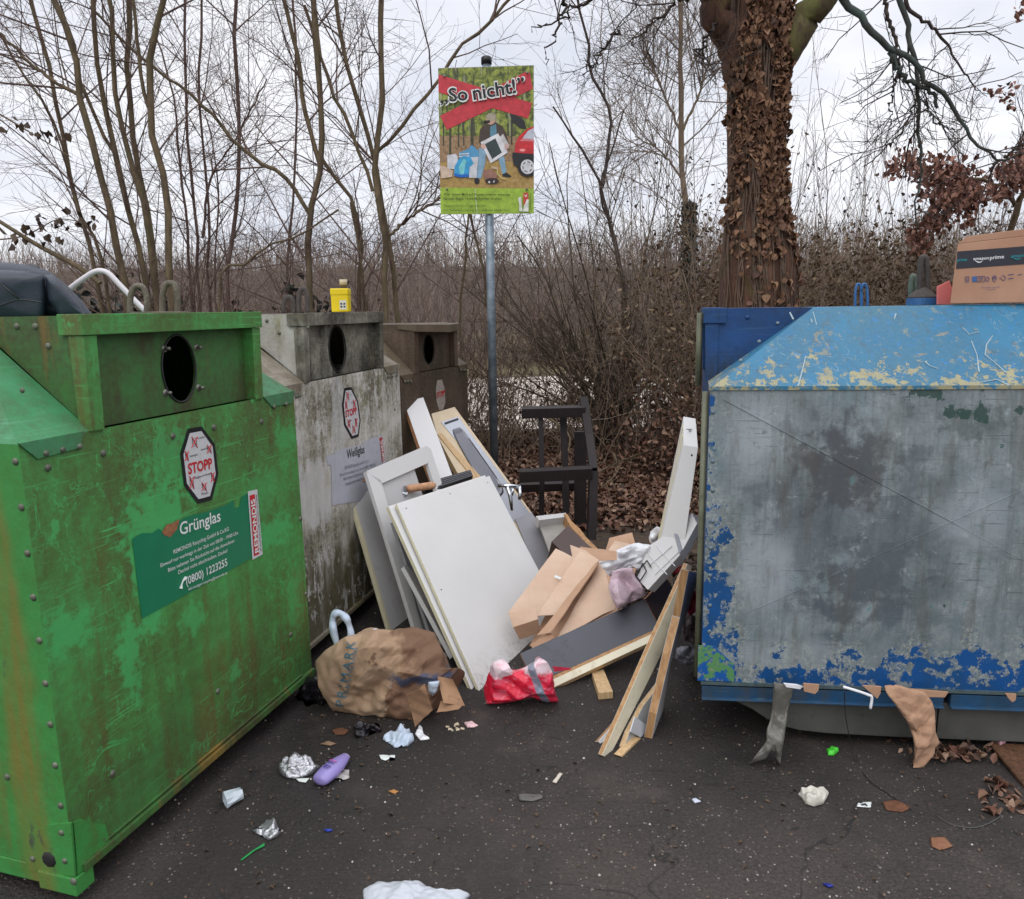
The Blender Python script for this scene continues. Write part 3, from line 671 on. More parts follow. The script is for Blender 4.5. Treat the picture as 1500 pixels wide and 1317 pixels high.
# --- white glass container
def fit(pa, Ya, pb, Yb, u0, u1):
    A, B_ = P(*pa, Ya), P(*pb, Yb); d = (B_-A)*np.array([1, 1, 0]); ln = np.linalg.norm(d); ex = d/ln; s_ = ln/(u1-u0); O = A-ex*u0*s_
    return np.array([O[0], O[1], 0]), ex, np.array([-ex[1], ex[0], 0]), s_, A[2], B_[2]
Ow, exw, eyw, sw, za_, zb_ = fit((446, 559), 3.4, (560, 542), 4.25, .225, 1.012)
plW = (Ow, np.array([exw[1], -exw[0], 0]))
def uzW(px, py):
    p = PP(px, py, plW)-Ow; return (p.dot(exw), 0.0, p[2])
def white_marks(t, c):
    for (px, py, ru, rz, k, cc) in ((460, 720, .16, .17, .8, S(196, 194, 190)), (500, 620, .1, .2, .55, S(190, 190, 188)), (450, 640, .08, .1, .4, S(176, 170, 160)), (530, 760, .2, .1, .3, S(180, 176, 168))):
        c = t.mix(t.math('MULTIPLY', t.spot(uzW(px, py), (ru, .3, rz), .35, .9, 9), k), c, cc)
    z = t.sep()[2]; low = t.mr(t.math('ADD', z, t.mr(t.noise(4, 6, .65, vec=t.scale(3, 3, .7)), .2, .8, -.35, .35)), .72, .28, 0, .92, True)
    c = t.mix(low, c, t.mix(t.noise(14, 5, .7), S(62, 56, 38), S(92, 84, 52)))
    dr = t.mr(t.noise(1, 5, .6, vec=t.scale(30, 30, 1.1)), .54, .6); c = t.mix(t.math('MULTIPLY', dr, t.mr(t.noise(3, 3, .5), .45, .6, 0, .5)), c, S(188, 184, 172))
    fl = t.mr(t.noise(16, 8, .72, vec=t.scale(1, 1, .5)), .55, .565, 0, .8); c = t.mix(t.math('MULTIPLY', fl, t.mr(t.noise(2.4, 3, .5), .4, .55)), c, S(204, 202, 196)); n1 = t.noise(1, 3, .5, vec=t.scale(7, 7, 7), dist=2.2); vein = t.mr(t.math('ABSOLUTE', t.math('SUBTRACT', n1, .5)), .004, .012, 1, 0)
    return t.mix(t.math('MULTIPLY', vein, t.mr(t.noise(5, 3, .5), .45, .6, 0, .6)), c, S(206, 202, 184))
mW = painted('white_paint', S(214, 210, 202), S(184, 178, 164), S(88, 80, 54), S(112, 104, 64), .55, .47, .58, S(205, 202, 190), .6, white_marks, algae=S(120, 118, 62))
mWp = painted('white_panel_paint', S(150, 146, 132), S(106, 102, 86), S(36, 34, 28), S(104, 96, 54), .5, .42, .56, S(160, 158, 146), .4, algae=S(110, 106, 60))
mWr = painted('white_roof_paint', S(150, 142, 128), S(122, 112, 96), S(96, 84, 66), S(120, 112, 80), .4, .45, .62, S(180, 176, 164), .5, algae=S(128, 126, 66))
mWc = painted('white_cheek_paint', S(186, 184, 176), S(160, 156, 146), S(100, 94, 78), S(128, 118, 60), .5, .5, .66, S(210, 208, 200), .3, algae=S(140, 136, 40))
white = container('glass_container', 'dirty white steel bottle bank with a torn white label, in the middle of the row', Ow, exw, eyw, 1.234*sw, 1.4, .1, (za_+zb_)/2+.004, 1.592, .215, .385, .225*sw, 1.012*sw,
                  dict(body=mW, roof=mWr, cheek=mWc, panel=mWp, hood=mWp), group='bottle banks in a row on the left')
hole(white, 494, 511, .112, .092)
plF = white.front; zf = white.w(0, -.006, 0), plF[1]
rivets(white, [(378+350*0, 0)], plF) if False else None
rivets(white, [(350+r_[0]/3.29, 360+r_[1]/3.29) for r_ in ((722, 632), (740, 630), (758, 625), (278, 728), (292, 722))], zf, .009)
rivets(white, [(391, 470), (409, 488), (451, 480)], (white.w(.225*sw, 0, 0), white.end0[1]), .009)
rivets(white, [(465, 900), (578, 600), (470, 800)], plF, .009)
m = MB(); q = white.q; Lw = white.L
m.hexa([q(.02,-.014,.088), q(Lw,-.014,.088), q(Lw,-.014,.108), q(.02,-.014,.108)], [q(.02,.01,.088), q(Lw,.01,.088), q(Lw,.002,.108), q(.02,.002,.108)]); m.build('bottom_rail', mWr, white.t, world=False, bevel=.002)
def c2(x, y): return (460+x/6.586, 540+y/6.586)
lab = decal('label', white, plF, [c2(*p) for p in ((118, 838), (190, 830), (200, 800), (300, 765), (470, 730), (480, 700), (560, 670), (662, 640), (690, 880), (740, 1230), (172, 1318), (165, 1000), (160, 930), (128, 930))], simple('pale_label_film', S(186, 186, 194), .5, .08, 12, dirt=(S(150, 146, 136), .5)), .002)
GREYP = simple('faded_grey_print', S(112, 112, 118), .5, .1)
for s_, p0, p1, h, mt in (('Weißglas', c2(312, 868), c2(482, 812), 12.5, BLK), ('REMONDIS Recycling GmbH & Co.KG', c2(290, 975), c2(520, 905), 5, GREYP), ('Einwurf nur werktags in der Zeit von 08:00 - 19:00 Uhr.', c2(245, 1042), c2(590, 935), 4.6, GREYP), ('Bitte nehmen Sie Rücksicht auf die Anwohner.', c2(280, 1080), c2(560, 990), 4.6, GREYP), ('Deckel nicht abschrauben. Danke!', c2(300, 1130), c2(560, 1040), 4.6, GREYP)):
    line_px(s_, white, plF, p0, p1, h, mt, .0035, .006 if h > 8 else 0, parent=lab)
decal('red_field', white, plF, [c2(*p) for p in ((625, 668), (655, 662), (684, 895), (652, 905))], REDP, .0035, lab)
vtext('REMONDIS', white, plF, c2(681, 890), c2(654, 680), 3.6, WHITE, .005, .02, lab)
stopp(white, plF, [c2(*p) for p in ((290, 186), (357, 178), (421, 310), (447, 500), (427, 655), (360, 678), (288, 545), (267, 345))], [c2(*p) for p in ((300, 212), (352, 206), (408, 320), (433, 500), (416, 632), (366, 650), (302, 540), (282, 350))],
      (c2(298, 470), c2(408, 432)), 9.5, [c2(318, 265)+(2, 6), c2(382, 340)+(2, 6), c2(303, 350)+(1.5, 6), c2(330, 530)+(2, 6), c2(400, 520)+(1.6, 6), c2(378, 585)+(2.4, 6)],
      [('Keramik', c2(335, 258), c2(360, 254), 1.8), ('Steingut', c2(350, 335), c2(376, 330), 1.8), ('Bleiglas', c2(330, 510), c2(360, 505), 2.4), ('Spiegel', c2(382, 495), c2(408, 490), 2.4), ('KEINE DECKEL', c2(302, 204), c2(354, 197), 1.6)], .0022)
hk2 = simple('dark_hook_steel', S(70, 64, 60), .8, .3, 30, .3)
hook = thing('lifting_hook', 'dark rusty lifting loops on top of the white container', 'hook', P(430, 457, 4.0))
for px, y0, w_ in ((423, 435, 15), (444, 423, 13)):
    m = MB(); uloop(m, px, y0, 459, w_, 4.0, .0125); m.build('loop', hk2, hook, True)

# --- brown glass container
Ob, exb, eyb, sb, za_, zb_ = fit((607, 545), 4.85, (669, 538), 5.45, .225, 1.012)
mB = painted('brown_paint', S(98, 80, 66), S(84, 68, 54), S(58, 50, 34), S(110, 56, 50), .5, .44, .60, S(120, 110, 90), .4)
mBr = painted('brown_roof_paint', S(104, 90, 74), S(94, 78, 62), S(78, 70, 48), S(96, 84, 56), .4, .45, .62, S(140, 128, 108), .4)
brown = container('glass_container', 'brown steel bottle bank with a bent hood, farthest of the row', Ob, exb, eyb, 1.234*sb, 1.2, .06, (za_+zb_)/2, 1.512, .215*sb, .385*sb, .225*sb, 1.012*sb,
                  dict(body=mB, roof=mBr, cheek=mB, panel=mB, hood=mB), hood=False, group='bottle banks in a row on the left')
hole(brown, 628, 512, .095, .08)
q = brown.q; zt = 1.512; ze = brown.ze; u0, u1 = .225*sb, 1.012*sb
for ua, ub in ((u0-.006, u0+.05), (u1-.05, u1+.006)):
    m = MB(); m.hexa([q(ua,-.008,ze), q(ub,-.008,ze), q(ub,-.012,zt-.01), q(ua,-.012,zt-.01)], [q(ua,.034,ze), q(ub,.034,ze), q(ub,.034,zt-.01), q(ua,.034,zt-.01)])
    m.build('hood_post', mB, brown.t, world=False, bevel=.002)
# the hood sheet has been bent out and down into a wedge
um = u0+.42*(u1-u0); m = MB(); tp = [q(u0-.012, .1, zt+.004), q(u1+.012, .1, zt+.004), q(u1+.012, -.03, zt-.004), q(um, -.13, zt-.006), q(u0-.012, -.03, zt+.002)]
lo = [p-np.array([0, 0, .045 if i in (2, 4) else (.05 if i == 3 else .03)]) for i, p in enumerate(tp)]; n5 = 5
m.add(tp+lo, [(0,4,3,2,1), (5,6,7,8,9)]+[(i, (i+1) % 5, 5+(i+1) % 5, 5+i) for i in range(5)]); m.build('hood', mBr, brown.t, world=False, bevel=.002)
plF = brown.front
decal('stop_sticker', brown, plF, [(640, 557), (647, 556), (651, 570), (652, 590), (649, 600), (643, 601), (639, 588), (638, 570)], simple('worn_sticker', S(160, 150, 140), .6, .3, 60, dirt=(S(120, 66, 60), .9)), .002)
line_px('STOPP', brown, plF, (639.5, 583), (651, 579), 8, REDP, .004, .02)
rivets(brown, [(350+r_[0]/3.29, 360+r_[1]/3.29) for r_ in ((800, 655), (815, 655), (830, 655), (1070, 600), (1090, 600))], (brown.w(0, -.006, 0), plF[1]), .01)

# --- blue paper container: its filling side faces the pile, its end wall faces the viewer
Cn = P(1040, 570, 2.6); Cr = P(1500, 568, 2.495); eb = unit((Cr-Cn)*np.array([1, 1, 0])); side = unit(np.array([.222, .975, 0])); LB = 1.25
OB = np.array([Cn[0], Cn[1], 0])+side*LB; exB = -side
plBl = (np.array([Cn[0], Cn[1], 0]), unit(np.array([eb[1], -eb[0], 0])))
bt = container
def vzB(px, py):                       # end wall, object space of the container
    p = PP(px, py, plBl); M_ = np.array((Matrix.Translation(OB) @ Matrix.Rotation(math.atan2(exB[1], exB[0]), 4, 'Z')).inverted()); return tuple(M_[:3, :3]@p+M_[:3, 3])
BLU = S(12, 80, 140)
def mat_blue_end():
    t = NT('peeled_blue_end_wall', .5)
    big = t.noise(1.6, 6, .6); med = t.noise(6, 8, .68); fine = t.noise(70, 6, .75)
    c = t.mix(t.mr(med, .32, .68), S(112, 124, 126), S(158, 168, 170)); c = t.mix(t.mr(fine, .4, .75, 0, .55), c, S(96, 104, 106))
    st = t.noise(1, 6, .7, vec=t.scale(46, 46, 2.2)); c = t.mix(t.mr(st, .5, .68, 0, .55), c, S(86, 96, 98))
    c = t.mix(t.mr(t.noise(2.3, 6, .6, vec=t.scale(1, 1, .7)), .48, .66, 0, .5), c, S(90, 124, 130))
    for (px, py, rr, rz, k, cc) in ((1235, 700, .13, .13, .75, S(66, 66, 68)), (1262, 860, .14, .14, .62, S(70, 76, 84)), (1230, 760, .26, .28, .5, S(84, 90, 96)), (1180, 670, .05, .05, .5, S(84, 82, 84)), (1300, 640, .06, .1, .35, S(96, 100, 100)), (1330, 820, .16, .3, .35, S(92, 104, 106)), (1300, 960, .3, .12, .35, S(92, 110, 116)), (1430, 620, .1, .05, .5, S(60, 72, 70)), (1450, 940, .2, .1, .3, S(110, 128, 132))):
        c = t.mix(t.math('MULTIPLY', t.spot(vzB(px, py), (rr, rr, rz), .7, 1.3, 13), k), c, cc)
    for (px, py, rr, rz, k) in ((1110, 640, .1, .12, .6), (1120, 830, .09, .14, .6), (1420, 760, .1, .1, .45), (1160, 960, .2, .05, .4)):
        c = t.mix(t.math('MULTIPLY', t.spot(vzB(px, py), (rr, rr, rz), 1, .7, 6), k), c, S(172, 180, 184))
    c = t.mix(t.mr(t.noise(13, 7, .72), .63, .7, 0, .5), c, S(44, 122, 122))
    c = t.mix(t.mr(t.noise(8, 8, .75, dist=1), .62, .7, 0, .6), c, S(74, 64, 58))
    for rx in (.5, -.6, 1.0): c = t.mix(t.mr(t.noise(1, 3, .5, vec=t.scale(5, 5, 150, (rx, rx, 0)), dist=.2), .68, .71, 0, .55), c, S(84, 88, 90))
    c = t.mix(t.mr(t.noise(1, 6, .7, vec=t.scale(14, 14, 2.4, (.15, .1, 0))), .52, .62, 0, .4), c, S(96, 92, 84)); c = t.mix(t.mr(t.noise(24, 8, .8), .6, .66, 0, .5), c, S(186, 190, 190)); n1 = t.noise(1, 3, .5, vec=t.scale(5, 5, 5), dist=2.4); vein = t.mr(t.math('ABSOLUTE', t.math('SUBTRACT', n1, .5)), .002, .006, 1, 0); c = t.mix(t.math('MULTIPLY', vein, .35), c, S(70, 74, 76))
    # remaining paint: along the left edge and the bottom
    wl = t.t.nodes.new('ShaderNodeVectorMath'); wl.operation = 'DOT_PRODUCT'; t.set(wl.inputs[0], t.P)
    a_, b_ = np.array(vzB(1040, 570)), np.array(vzB(1400, 570)); dd = unit((b_-a_)*np.array([1, 1, 0])); wl.inputs[1].default_value = tuple(dd); v = t.math('SUBTRACT', wl.outputs['Value'], float(a_.dot(dd)))
    z = t.sep()[2]; nz = t.noise(11, 8, .66); n2 = t.noise(4, 4, .6)
    wedge = t.mr(z, 1.15, .4, -.01, .10)
    leftm = t.math('ADD', t.math('SUBTRACT', wedge, v), t.mr(t.noise(7, 9, .68), .3, .7, -.15, .15))
    hb = t.mr(v, .05, 1.0, .30, .42); botm = t.math('ADD', t.math('SUBTRACT', hb, z), t.mr(nz, .3, .7, -.13, .10))
    f = t.math('MAXIMUM', leftm, botm)
    halo = t.mr(f, -.09, 0, 0, .8); spk = t.mr(t.noise(60, 4, .8), .5, .58); c = t.mix(t.math('MULTIPLY', halo, spk), c, S(176, 178, 168))
    paint = t.mr(f, 0, .006); holes = t.mr(t.noise(17, 7, .7), .52, .55)
    bl = t.mix(t.mr(t.noise(5, 6, .7), .4, .65), S(14, 82, 146), S(28, 72, 110)); bl = t.mix(t.mr(fine, .55, .75, 0, .5), bl, S(60, 84, 100))
    c = t.mix(t.math('MULTIPLY', paint, t.math('SUBTRACT', 1, t.math('MULTIPLY', holes, .93))), c, bl)
    blob = t.mr(t.math('ADD', t.noise(9, 8, .6), t.math('ADD', t.mr(z, 1.3, 1.15, 0, -.16), t.mr(v, .5, .75, -.2, 0))), .52, .53)  # dark green scraps under the eave
    c = t.mix(t.math('MULTIPLY', blob, .85), c, S(36, 70, 62))
    t.col(c); t.rough(t.mr(med, .3, .7, .38, .62)); t.b.inputs['Metallic'].default_value = .15
    t.bump(t.math('ADD', t.math('MULTIPLY', paint, .5), t.math('ADD', t.math('MULTIPLY', fine, .25), t.math('MULTIPLY', big, 1.2))), .4, .006); return t.m
def mat_blue_slope():
    t = NT('faded_blue_slope', .55); fine = t.noise(70, 6, .75); med = t.noise(5, 6, .65)
    c = t.mix(t.mr(med, .35, .65), S(34, 106, 142), S(58, 106, 126)); c = t.mix(t.mr(fine, .45, .75, 0, .35), c, S(92, 130, 142)); c = t.mix(t.mr(t.noise(2.5, 5, .6), .5, .6, 0, .6), c, S(34, 120, 160))
    z = t.sep()[2]; nz = t.noise(10, 9, .7); f = t.math('ADD', t.mr(z, 1.31, 1.60, .075, -.30), t.mr(t.noise(17, 9, .74), .3, .7, -.25, .25))
    pe = t.mix(t.noise(14, 6, .7), S(176, 168, 122), S(124, 122, 106)); c = t.mix(t.mr(f, .04, .055), c, pe); c = t.mix(t.mr(t.noise(38, 5, .6), .62, .64), c, S(40, 116, 166))
    c = t.mix(t.mr(t.noise(9, 8, .7, dist=.8), .61, .62, 0, .8), c, S(132, 128, 108)); 
    for (px, py, rr, rz) in ((1440, 490, .03, .03), (1170, 500, .05, .04), (1100, 530, .06, .03)): c = t.mix(t.math('MULTIPLY', t.spot(vzB(px, py), (rr, rr*3, rz), .2, .9, 20), .7), c, S(146, 142, 122))
    n1 = t.noise(1, 3, .5, vec=t.scale(5, 5, 5), dist=2.5); vein = t.mr(t.math('ABSOLUTE', t.math('SUBTRACT', n1, .5)), .004, .010, 1, 0)
    c = t.mix(t.math('MULTIPLY', vein, t.mr(t.noise(3.2, 3, .5), .56, .62, 0, .5)), c, S(150, 168, 168)); c = t.mix(t.mr(t.noise(26, 7, .75), .60, .62, 0, .7), c, S(128, 134, 122)); c = t.mix(t.mr(t.noise(1, 5, .6, vec=t.scale(40, 40, 5)), .56, .66, 0, .4), c, S(70, 84, 88))
    t.col(c); t.bump(t.math('ADD', fine, t.mr(f, .04, .055)), .3, .004); return t.m
mBd = painted('deep_blue_paint', S(16, 68, 122), S(20, 60, 104), S(34, 44, 54), S(66, 62, 58), .6, .48, .62, S(60, 100, 130), .4)
mBs = mat_blue_slope(); mBe = mat_blue_end()
blue = container('paper_container', 'big blue steel paper bank with paint peeled to grey metal, on the right', OB, exB, eb, LB, 1.75, .25, 1.32, 1.588, .30, .37, .30, LB-.30,
                 dict(body=mBd, end=mBe, roof=mBs, cheek=mBd, panel=mBd, hood=mBd, under=False, press=True), flange=False)
q = blue.q; LBs = LB
blue.panel(LB/2, 1.45, .09)
pe = (plBl[0], plBl[1])
rv = simple('painted_rivet', S(104, 120, 128), .45, .2, 30, metal=.3)
rivets(blue, [(1044, y) for y in (604, 676, 719, 764)]+[(1041+dx, y) for dx, y in ((0, 803), (-1, 843), (-1, 887), (-2, 925), (-6, 953))]+[(1068, 985), (1032, 985), (1050, 984)], pe, .008, mat=rv)
for (x, y) in ((1054, 560), (1085, 528), (1112, 500), (1139, 473), (1151, 461)):
    pt = P(x, y, 2.62+(570-y)/118*.30); m = MB(); m.dome(pt, (-.3, -.7, .6), .0075); m.build('rivet', rv, blue.t, True)
rivets(blue, [(1095, 465)], (blue.w(LB-.30, 0, 0), blue.endL[1]), .009, mat=mBd)
def slabq(m, a, th=.004):            # thin plate hugging the end wall
    p = [PP(x, y, pe) for x, y in a]; o_ = [v+pe[1]*th for v in p]; n = len(p); m.add(o_+p, [tuple(range(n))]+[(i, n+i, n+(i+1) % n, (i+1) % n) for i in range(n)])
m = MB(); slabq(m, [(1022.5, 945), (1046, 946), (1076, 974), (1075, 997.5), (1021.5, 996)], .005)
t = NT('green_flecked_blue_plate', .5); cb = t.mix(t.mr(t.noise(22, 7, .7), .5, .53), S(12, 84, 156), S(86, 138, 84)); t.col(t.mix(t.mr(t.noise(40, 6, .7), .56, .62), cb, S(140, 140, 120)))
m.build('corner_plate', t.m, blue.t)
m = MB()                              # folded rim along the eave and the wall's foot
slabq(m, [(1038, 566), (1500, 564), (1560, 564), (1560, 569.5), (1500, 569.5), (1038, 571.5)], .006); m.build('eave_fold', mBs, blue.t)
m = MB(); zz0 = .25
m.hexa([q(LB+.006,0,.244), q(LB+.006,1.75,.244), q(LB+.006,1.75,.256), q(LB+.006,0,.256)], [q(LB-.02,0,.244), q(LB-.02,1.75,.244), q(LB-.02,1.75,.256), q(LB-.02,0,.256)])
m.build('bottom_fold', simple('worn_edge_steel', S(74, 90, 92), .5, .3, 30), blue.t, world=False)
for pts in (((1060, 585), (1200, 660), (1390, 762)), ((1090, 898), (1240, 832), (1390, 762)), ((1390, 762), (1500, 714), (1600, 672)), ((1390, 762), (1500, 822), (1600, 880))):
    m = MB(); pz_ = []
    for i, (x, y) in enumerate(pts):
        ap = max(abs(x-1390)/420., abs(y-762)/240.); pz_.append(PP(x, y, pe)+pe[1]*(.016*max(0, 1-ap)))
    m.tube(pz_, .0011, 6); m.build('pressed_crease', mBe, blue.t)
# pipe running up the left corner
m = MB(); pc = [P(1031, 600, 2.66)+(0, 0, 0), P(1022, 1003, 2.66)]; m.tube([q(LB-.03, -.014, .26), q(LB-.03, -.014, 1.31)], .011, 10)
m.tube([q(LB-.34, -.035, 1.30), q(LB-.34, -.035, 1.575)], .012, 6); m.build('corner_pipe', simple('greenish_pipe', S(104, 106, 84), .5, .3, 12, dirt=(S(52, 62, 50), .9)), blue.t, True, world=False)
# trays and flaps under the end wall
m = MB()
xa, xb = 0.0, .80
for va, vb in ((.005, .845), (.868, 1.75)):
    m.hexa([q(LB-.004,va,.19), q(LB-.004,vb,.19), q(LB+.002,vb,.236), q(LB+.002,va,.236)], [q(.05,va,.19), q(.05,vb,.19), q(.05,vb,.236), q(.05,va,.236)])
    m.hexa([q(LB+.012,va,.186), q(LB+.012,vb,.186), q(LB+.012,vb,.192), q(LB+.012,va,.192)], [q(LB-.02,va,.186), q(LB-.02,vb,.186), q(LB-.02,vb,.192), q(LB-.02,va,.192)])
mT = painted('tray_blue_paint', S(30, 78, 116), S(40, 70, 92), S(60, 70, 74), S(90, 70, 50), .3, .46, .62, S(90, 130, 150), .5)
m.build('bottom_tray', mT, blue.t, world=False, bevel=.002)
GA = simple('grey_flap_steel', S(84, 84, 80), .5, .3, 5, .2, metal=.2, dirt=(S(56, 54, 50), .8))
prof = [(.05, .186), (.12, .168), (.19, .135), (.24, .10), (.29, .075), (.36, .058), (.46, .05), (.70, .046), (.838, .046), (.838, .186)]
m = MB(); n = len(prof); m.add([q(LB-.03, v, z) for v, z in prof]+[q(.06, v, z) for v, z in prof], [tuple(range(n)), tuple(range(2*n-1, n-1, -1))]+[(i, n+i, n+(i+1) % n, (i+1) % n) for i in range(n)]); m.build('bottom_flap', GA, blue.t, world=False, bevel=.004)
prof = [(.842, .186), (.842, .046), (1.2, .046), (1.45, .08), (1.6, .15), (1.66, .186)]
m = MB(); n = len(prof); m.add([q(LB-.03, v, z) for v, z in prof]+[q(.06, v, z) for v, z in prof], [tuple(range(n)), tuple(range(2*n-1, n-1, -1))]+[(i, n+i, n+(i+1) % n, (i+1) % n) for i in range(n)]); m.build('bottom_flap', GA, blue.t, world=False, bevel=.004)
for u, v in ((.1, .1), (.1, 1.6), (LB-.14, 1.6), (LB-.5, .06)): m = MB(); m.hexa([q(u,v,0), q(u+.06,v,0), q(u+.06,v,.19), q(u,v,.19)], [q(u,v+.06,0), q(u+.06,v+.06,0), q(u+.06,v+.06,.19), q(u,v+.06,.19)]); m.build('foot', GA, blue.t, world=False)
# scratched white marks on the slope
sl = plane3(P(1040, 570, 2.6), P(1500, 568, 2.495), blue.w(LB-.30, .37, 1.588))
WM = simple('white_chalk', S(160, 180, 186), .7, .1)
m = MB()
for pts in (((1423, 500), (1431, 520), (1434, 545)), ((1454, 492), (1445, 505), (1443, 520), (1458, 532), (1473, 546)), ((1410, 480), (1420, 490), (1434, 486)), ((1180, 522), (1176, 540), (1169, 566)), ((1191, 457), (1196, 476)), ((1157, 458), (1162, 468)), ((1188, 468), (1190, 473)), ((1312, 460), (1310, 468)), ((1355, 530), (1362, 536), (1373, 540)), ((1437, 560), (1460, 556), (1478, 565))):
    pp = [PP(x, y, sl)+sl[1]*.0005 for x, y in pts]; m.tube(pp, [.0012+.0022*rnd.random() for _ in pp], 5)
m.build('scrape_mark', WM, blue.t)
# hooks on the blue container
hook = thing('lifting_hook', 'pair of blue painted lifting loops on the blue container', 'hook', P(1262, 449, 3.2))
hb = simple('blue_hook_paint', S(48, 100, 150), .5, .3, 20, .2, dirt=(S(60, 66, 70), .8))
for px in (1257.5, 1266): 
    m = MB(); uloop(m, px, 416, 452, 9.5, 3.2, .0052); m.build('loop', hb, hook, True)
hook = thing('lifting_hook', 'tall dark steel lifting ring on a round blue base', 'hook', P(1350, 447, 3.1))
m = MB(); uloop(m, 1353, 377, 432, 11, 3.1, .0115); m.build('loop', hk2, hook, True)
m = MB(); uloop(m, 1338, 404, 436, 8, 3.25, .010); m.build('loop', simple('mossy_hook', S(84, 96, 84), .7, .3, 30), hook, True)
c0 = P(1350, 447, 3.1); m = MB(); m.tube([c0+(0, 0, 0), c0+(0, 0, .028)], .056, 24); m.build('base', hb, hook, bevel=.002)
m = MB(); m.tube([c0+(0, 0, .0285), c0+(0, 0, .034), c0+(0, 0, .05), c0+(0, 0, .066), c0+(0, 0, .07)], [.056, .052, .036, .016, .008], 24); m.build('cone', hk2, hook, True)
# ------------------------------------------------------------------ the dumped heap
MEL = simple('white_melamine', S(222, 220, 217), .42, .012, 3, dirt=(S(206, 202, 196), .22)); MEL2 = simple('pale_grey_melamine', S(196, 194, 192), .45, .04, 3, dirt=(S(160, 156, 150), .5))
YEDGE = simple('yellowed_edge', S(214, 206, 172), .6, .08, 20); WOOD = None
def wood(name, a_, b_, sc_=1.0, rot=(0, 0, 0)):
    t = NT(name, .65); n1 = t.noise(1, 5, .6, vec=t.scale(60*sc_, 60*sc_, 5*sc_, rot), dist=.6); t.col(t.mix(t.mr(n1, .3, .7), a_, b_)); t.bump(n1, .25, .002); return t.m
PINE = wood('pine_wood', S(188, 152, 106), S(222, 192, 148)); OLDPINE = wood('old_pine', S(150, 106, 66), S(190, 150, 104)); CREAM = simple('cream_paint', S(222, 214, 188), .5, .06, 8, dirt=(S(176, 160, 128), .6))
CHIP = simple('chipboard', S(206, 174, 132), .8, .18, 90, .4, bscale=160); OAKEDGE = wood('veneer_edge', S(170, 112, 70), S(196, 140, 96))
DKW = wood('dark_wenge', S(26, 19, 20), S(44, 33, 32), 1.4); DKB = simple('dark_brown_board', S(74, 56, 50), .5, .1, 5, dirt=(S(96, 80, 72), .4)); GRB = simple('anthracite_board', S(76, 77, 84), .45, .08, 4, dirt=(S(52, 50, 50), .6))
STEEL = NT('brushed_steel', .34, 1.0); n1 = STEEL.noise(1, 4, .6, vec=STEEL.scale(300, 300, 3)); STEEL.col(STEEL.mix(n1, S(150, 152, 158), S(200, 202, 206))); STEEL.rough(STEEL.mr(n1, .3, .7, .28, .45)); STEEL = STEEL.m
CHROME = simple('chrome', S(205, 208, 212), .14, .03, 5, metal=1.0); BLKP = simple('black_plastic', S(24, 24, 26), .4, .2, 8)

# shelf unit leg under the panels etc.; each board has its own plane, given by three measured points
plF_ = plane3(P(611, 930, 3.58), P(537, 691, 3.80), P(626, 652, 4.35))           # frame
fr = thing('door_frame', 'white wooden door frame leaning on the white container, its pane missing', 'door frame', PP(611, 930, plF_))
def frslab(n_, poly, m_=MEL, th=.022, e=None, pl=plF_): return slab(n_, pl, poly, th, m_, fr, e)
frslab('side_rail', [(536.5, 691), (558, 703), (624, 938), (611, 932)])
frslab('top_rail', [(537, 690), (626, 652), (628, 678), (558, 709)])
pl2 = (plF_[0]-plF_[1]*.003, plF_[1]); frslab('side_rail', [(626, 654), (631, 657), (700, 870), (690, 880), (627, 680)], pl=pl2)
pl3 = (plF_[0]-plF_[1]*.016, plF_[1]); frslab('backing_panel', [(552, 708), (606, 684), (640, 790), (646, 960), (619, 952)], MEL2, .004, pl=pl3)
# grey board box behind, with yellow edge
pl_ = plane3(P(571, 926, 3.66), P(512, 712, 3.86), P(560, 700, 4.15))
cs = thing('grey_cabinet_board', 'pale grey cabinet board with a yellowed edge, farthest left in the heap', 'board', PP(571, 926, pl_))
slab('board', pl_, [(511, 714), (547, 698), (640, 900), (640, 970), (571, 926)], .018, MEL2, cs, YEDGE)
slab('edge_strip', (pl_[0]+pl_[1]*.001, pl_[1]), [(509.5, 715), (513, 713), (574, 925), (570, 924)], .019, YEDGE, cs)
slab('top_rail', (pl_[0]+pl_[1]*.03, pl_[1]), [(510, 702), (536, 690), (540, 702), (514, 713)], .03, OAKEDGE, cs, MEL2)
# tall white plank and its orange edge
pl_ = plane3(P(592, 590, 4.78), P(620, 582, 4.92), P(664, 760, 4.25))
slab('plank', pl_, [(592, 589), (620, 582), (664, 700), (690, 770), (655, 770)], .03, MEL, None, OAKEDGE)
tag(bpy.context.scene.collection.objects[-1] if False else [o for o in C.objects if o.name.startswith('plank')][-1], 'white plank with an orange wooden edge standing highest in the heap', 'plank')
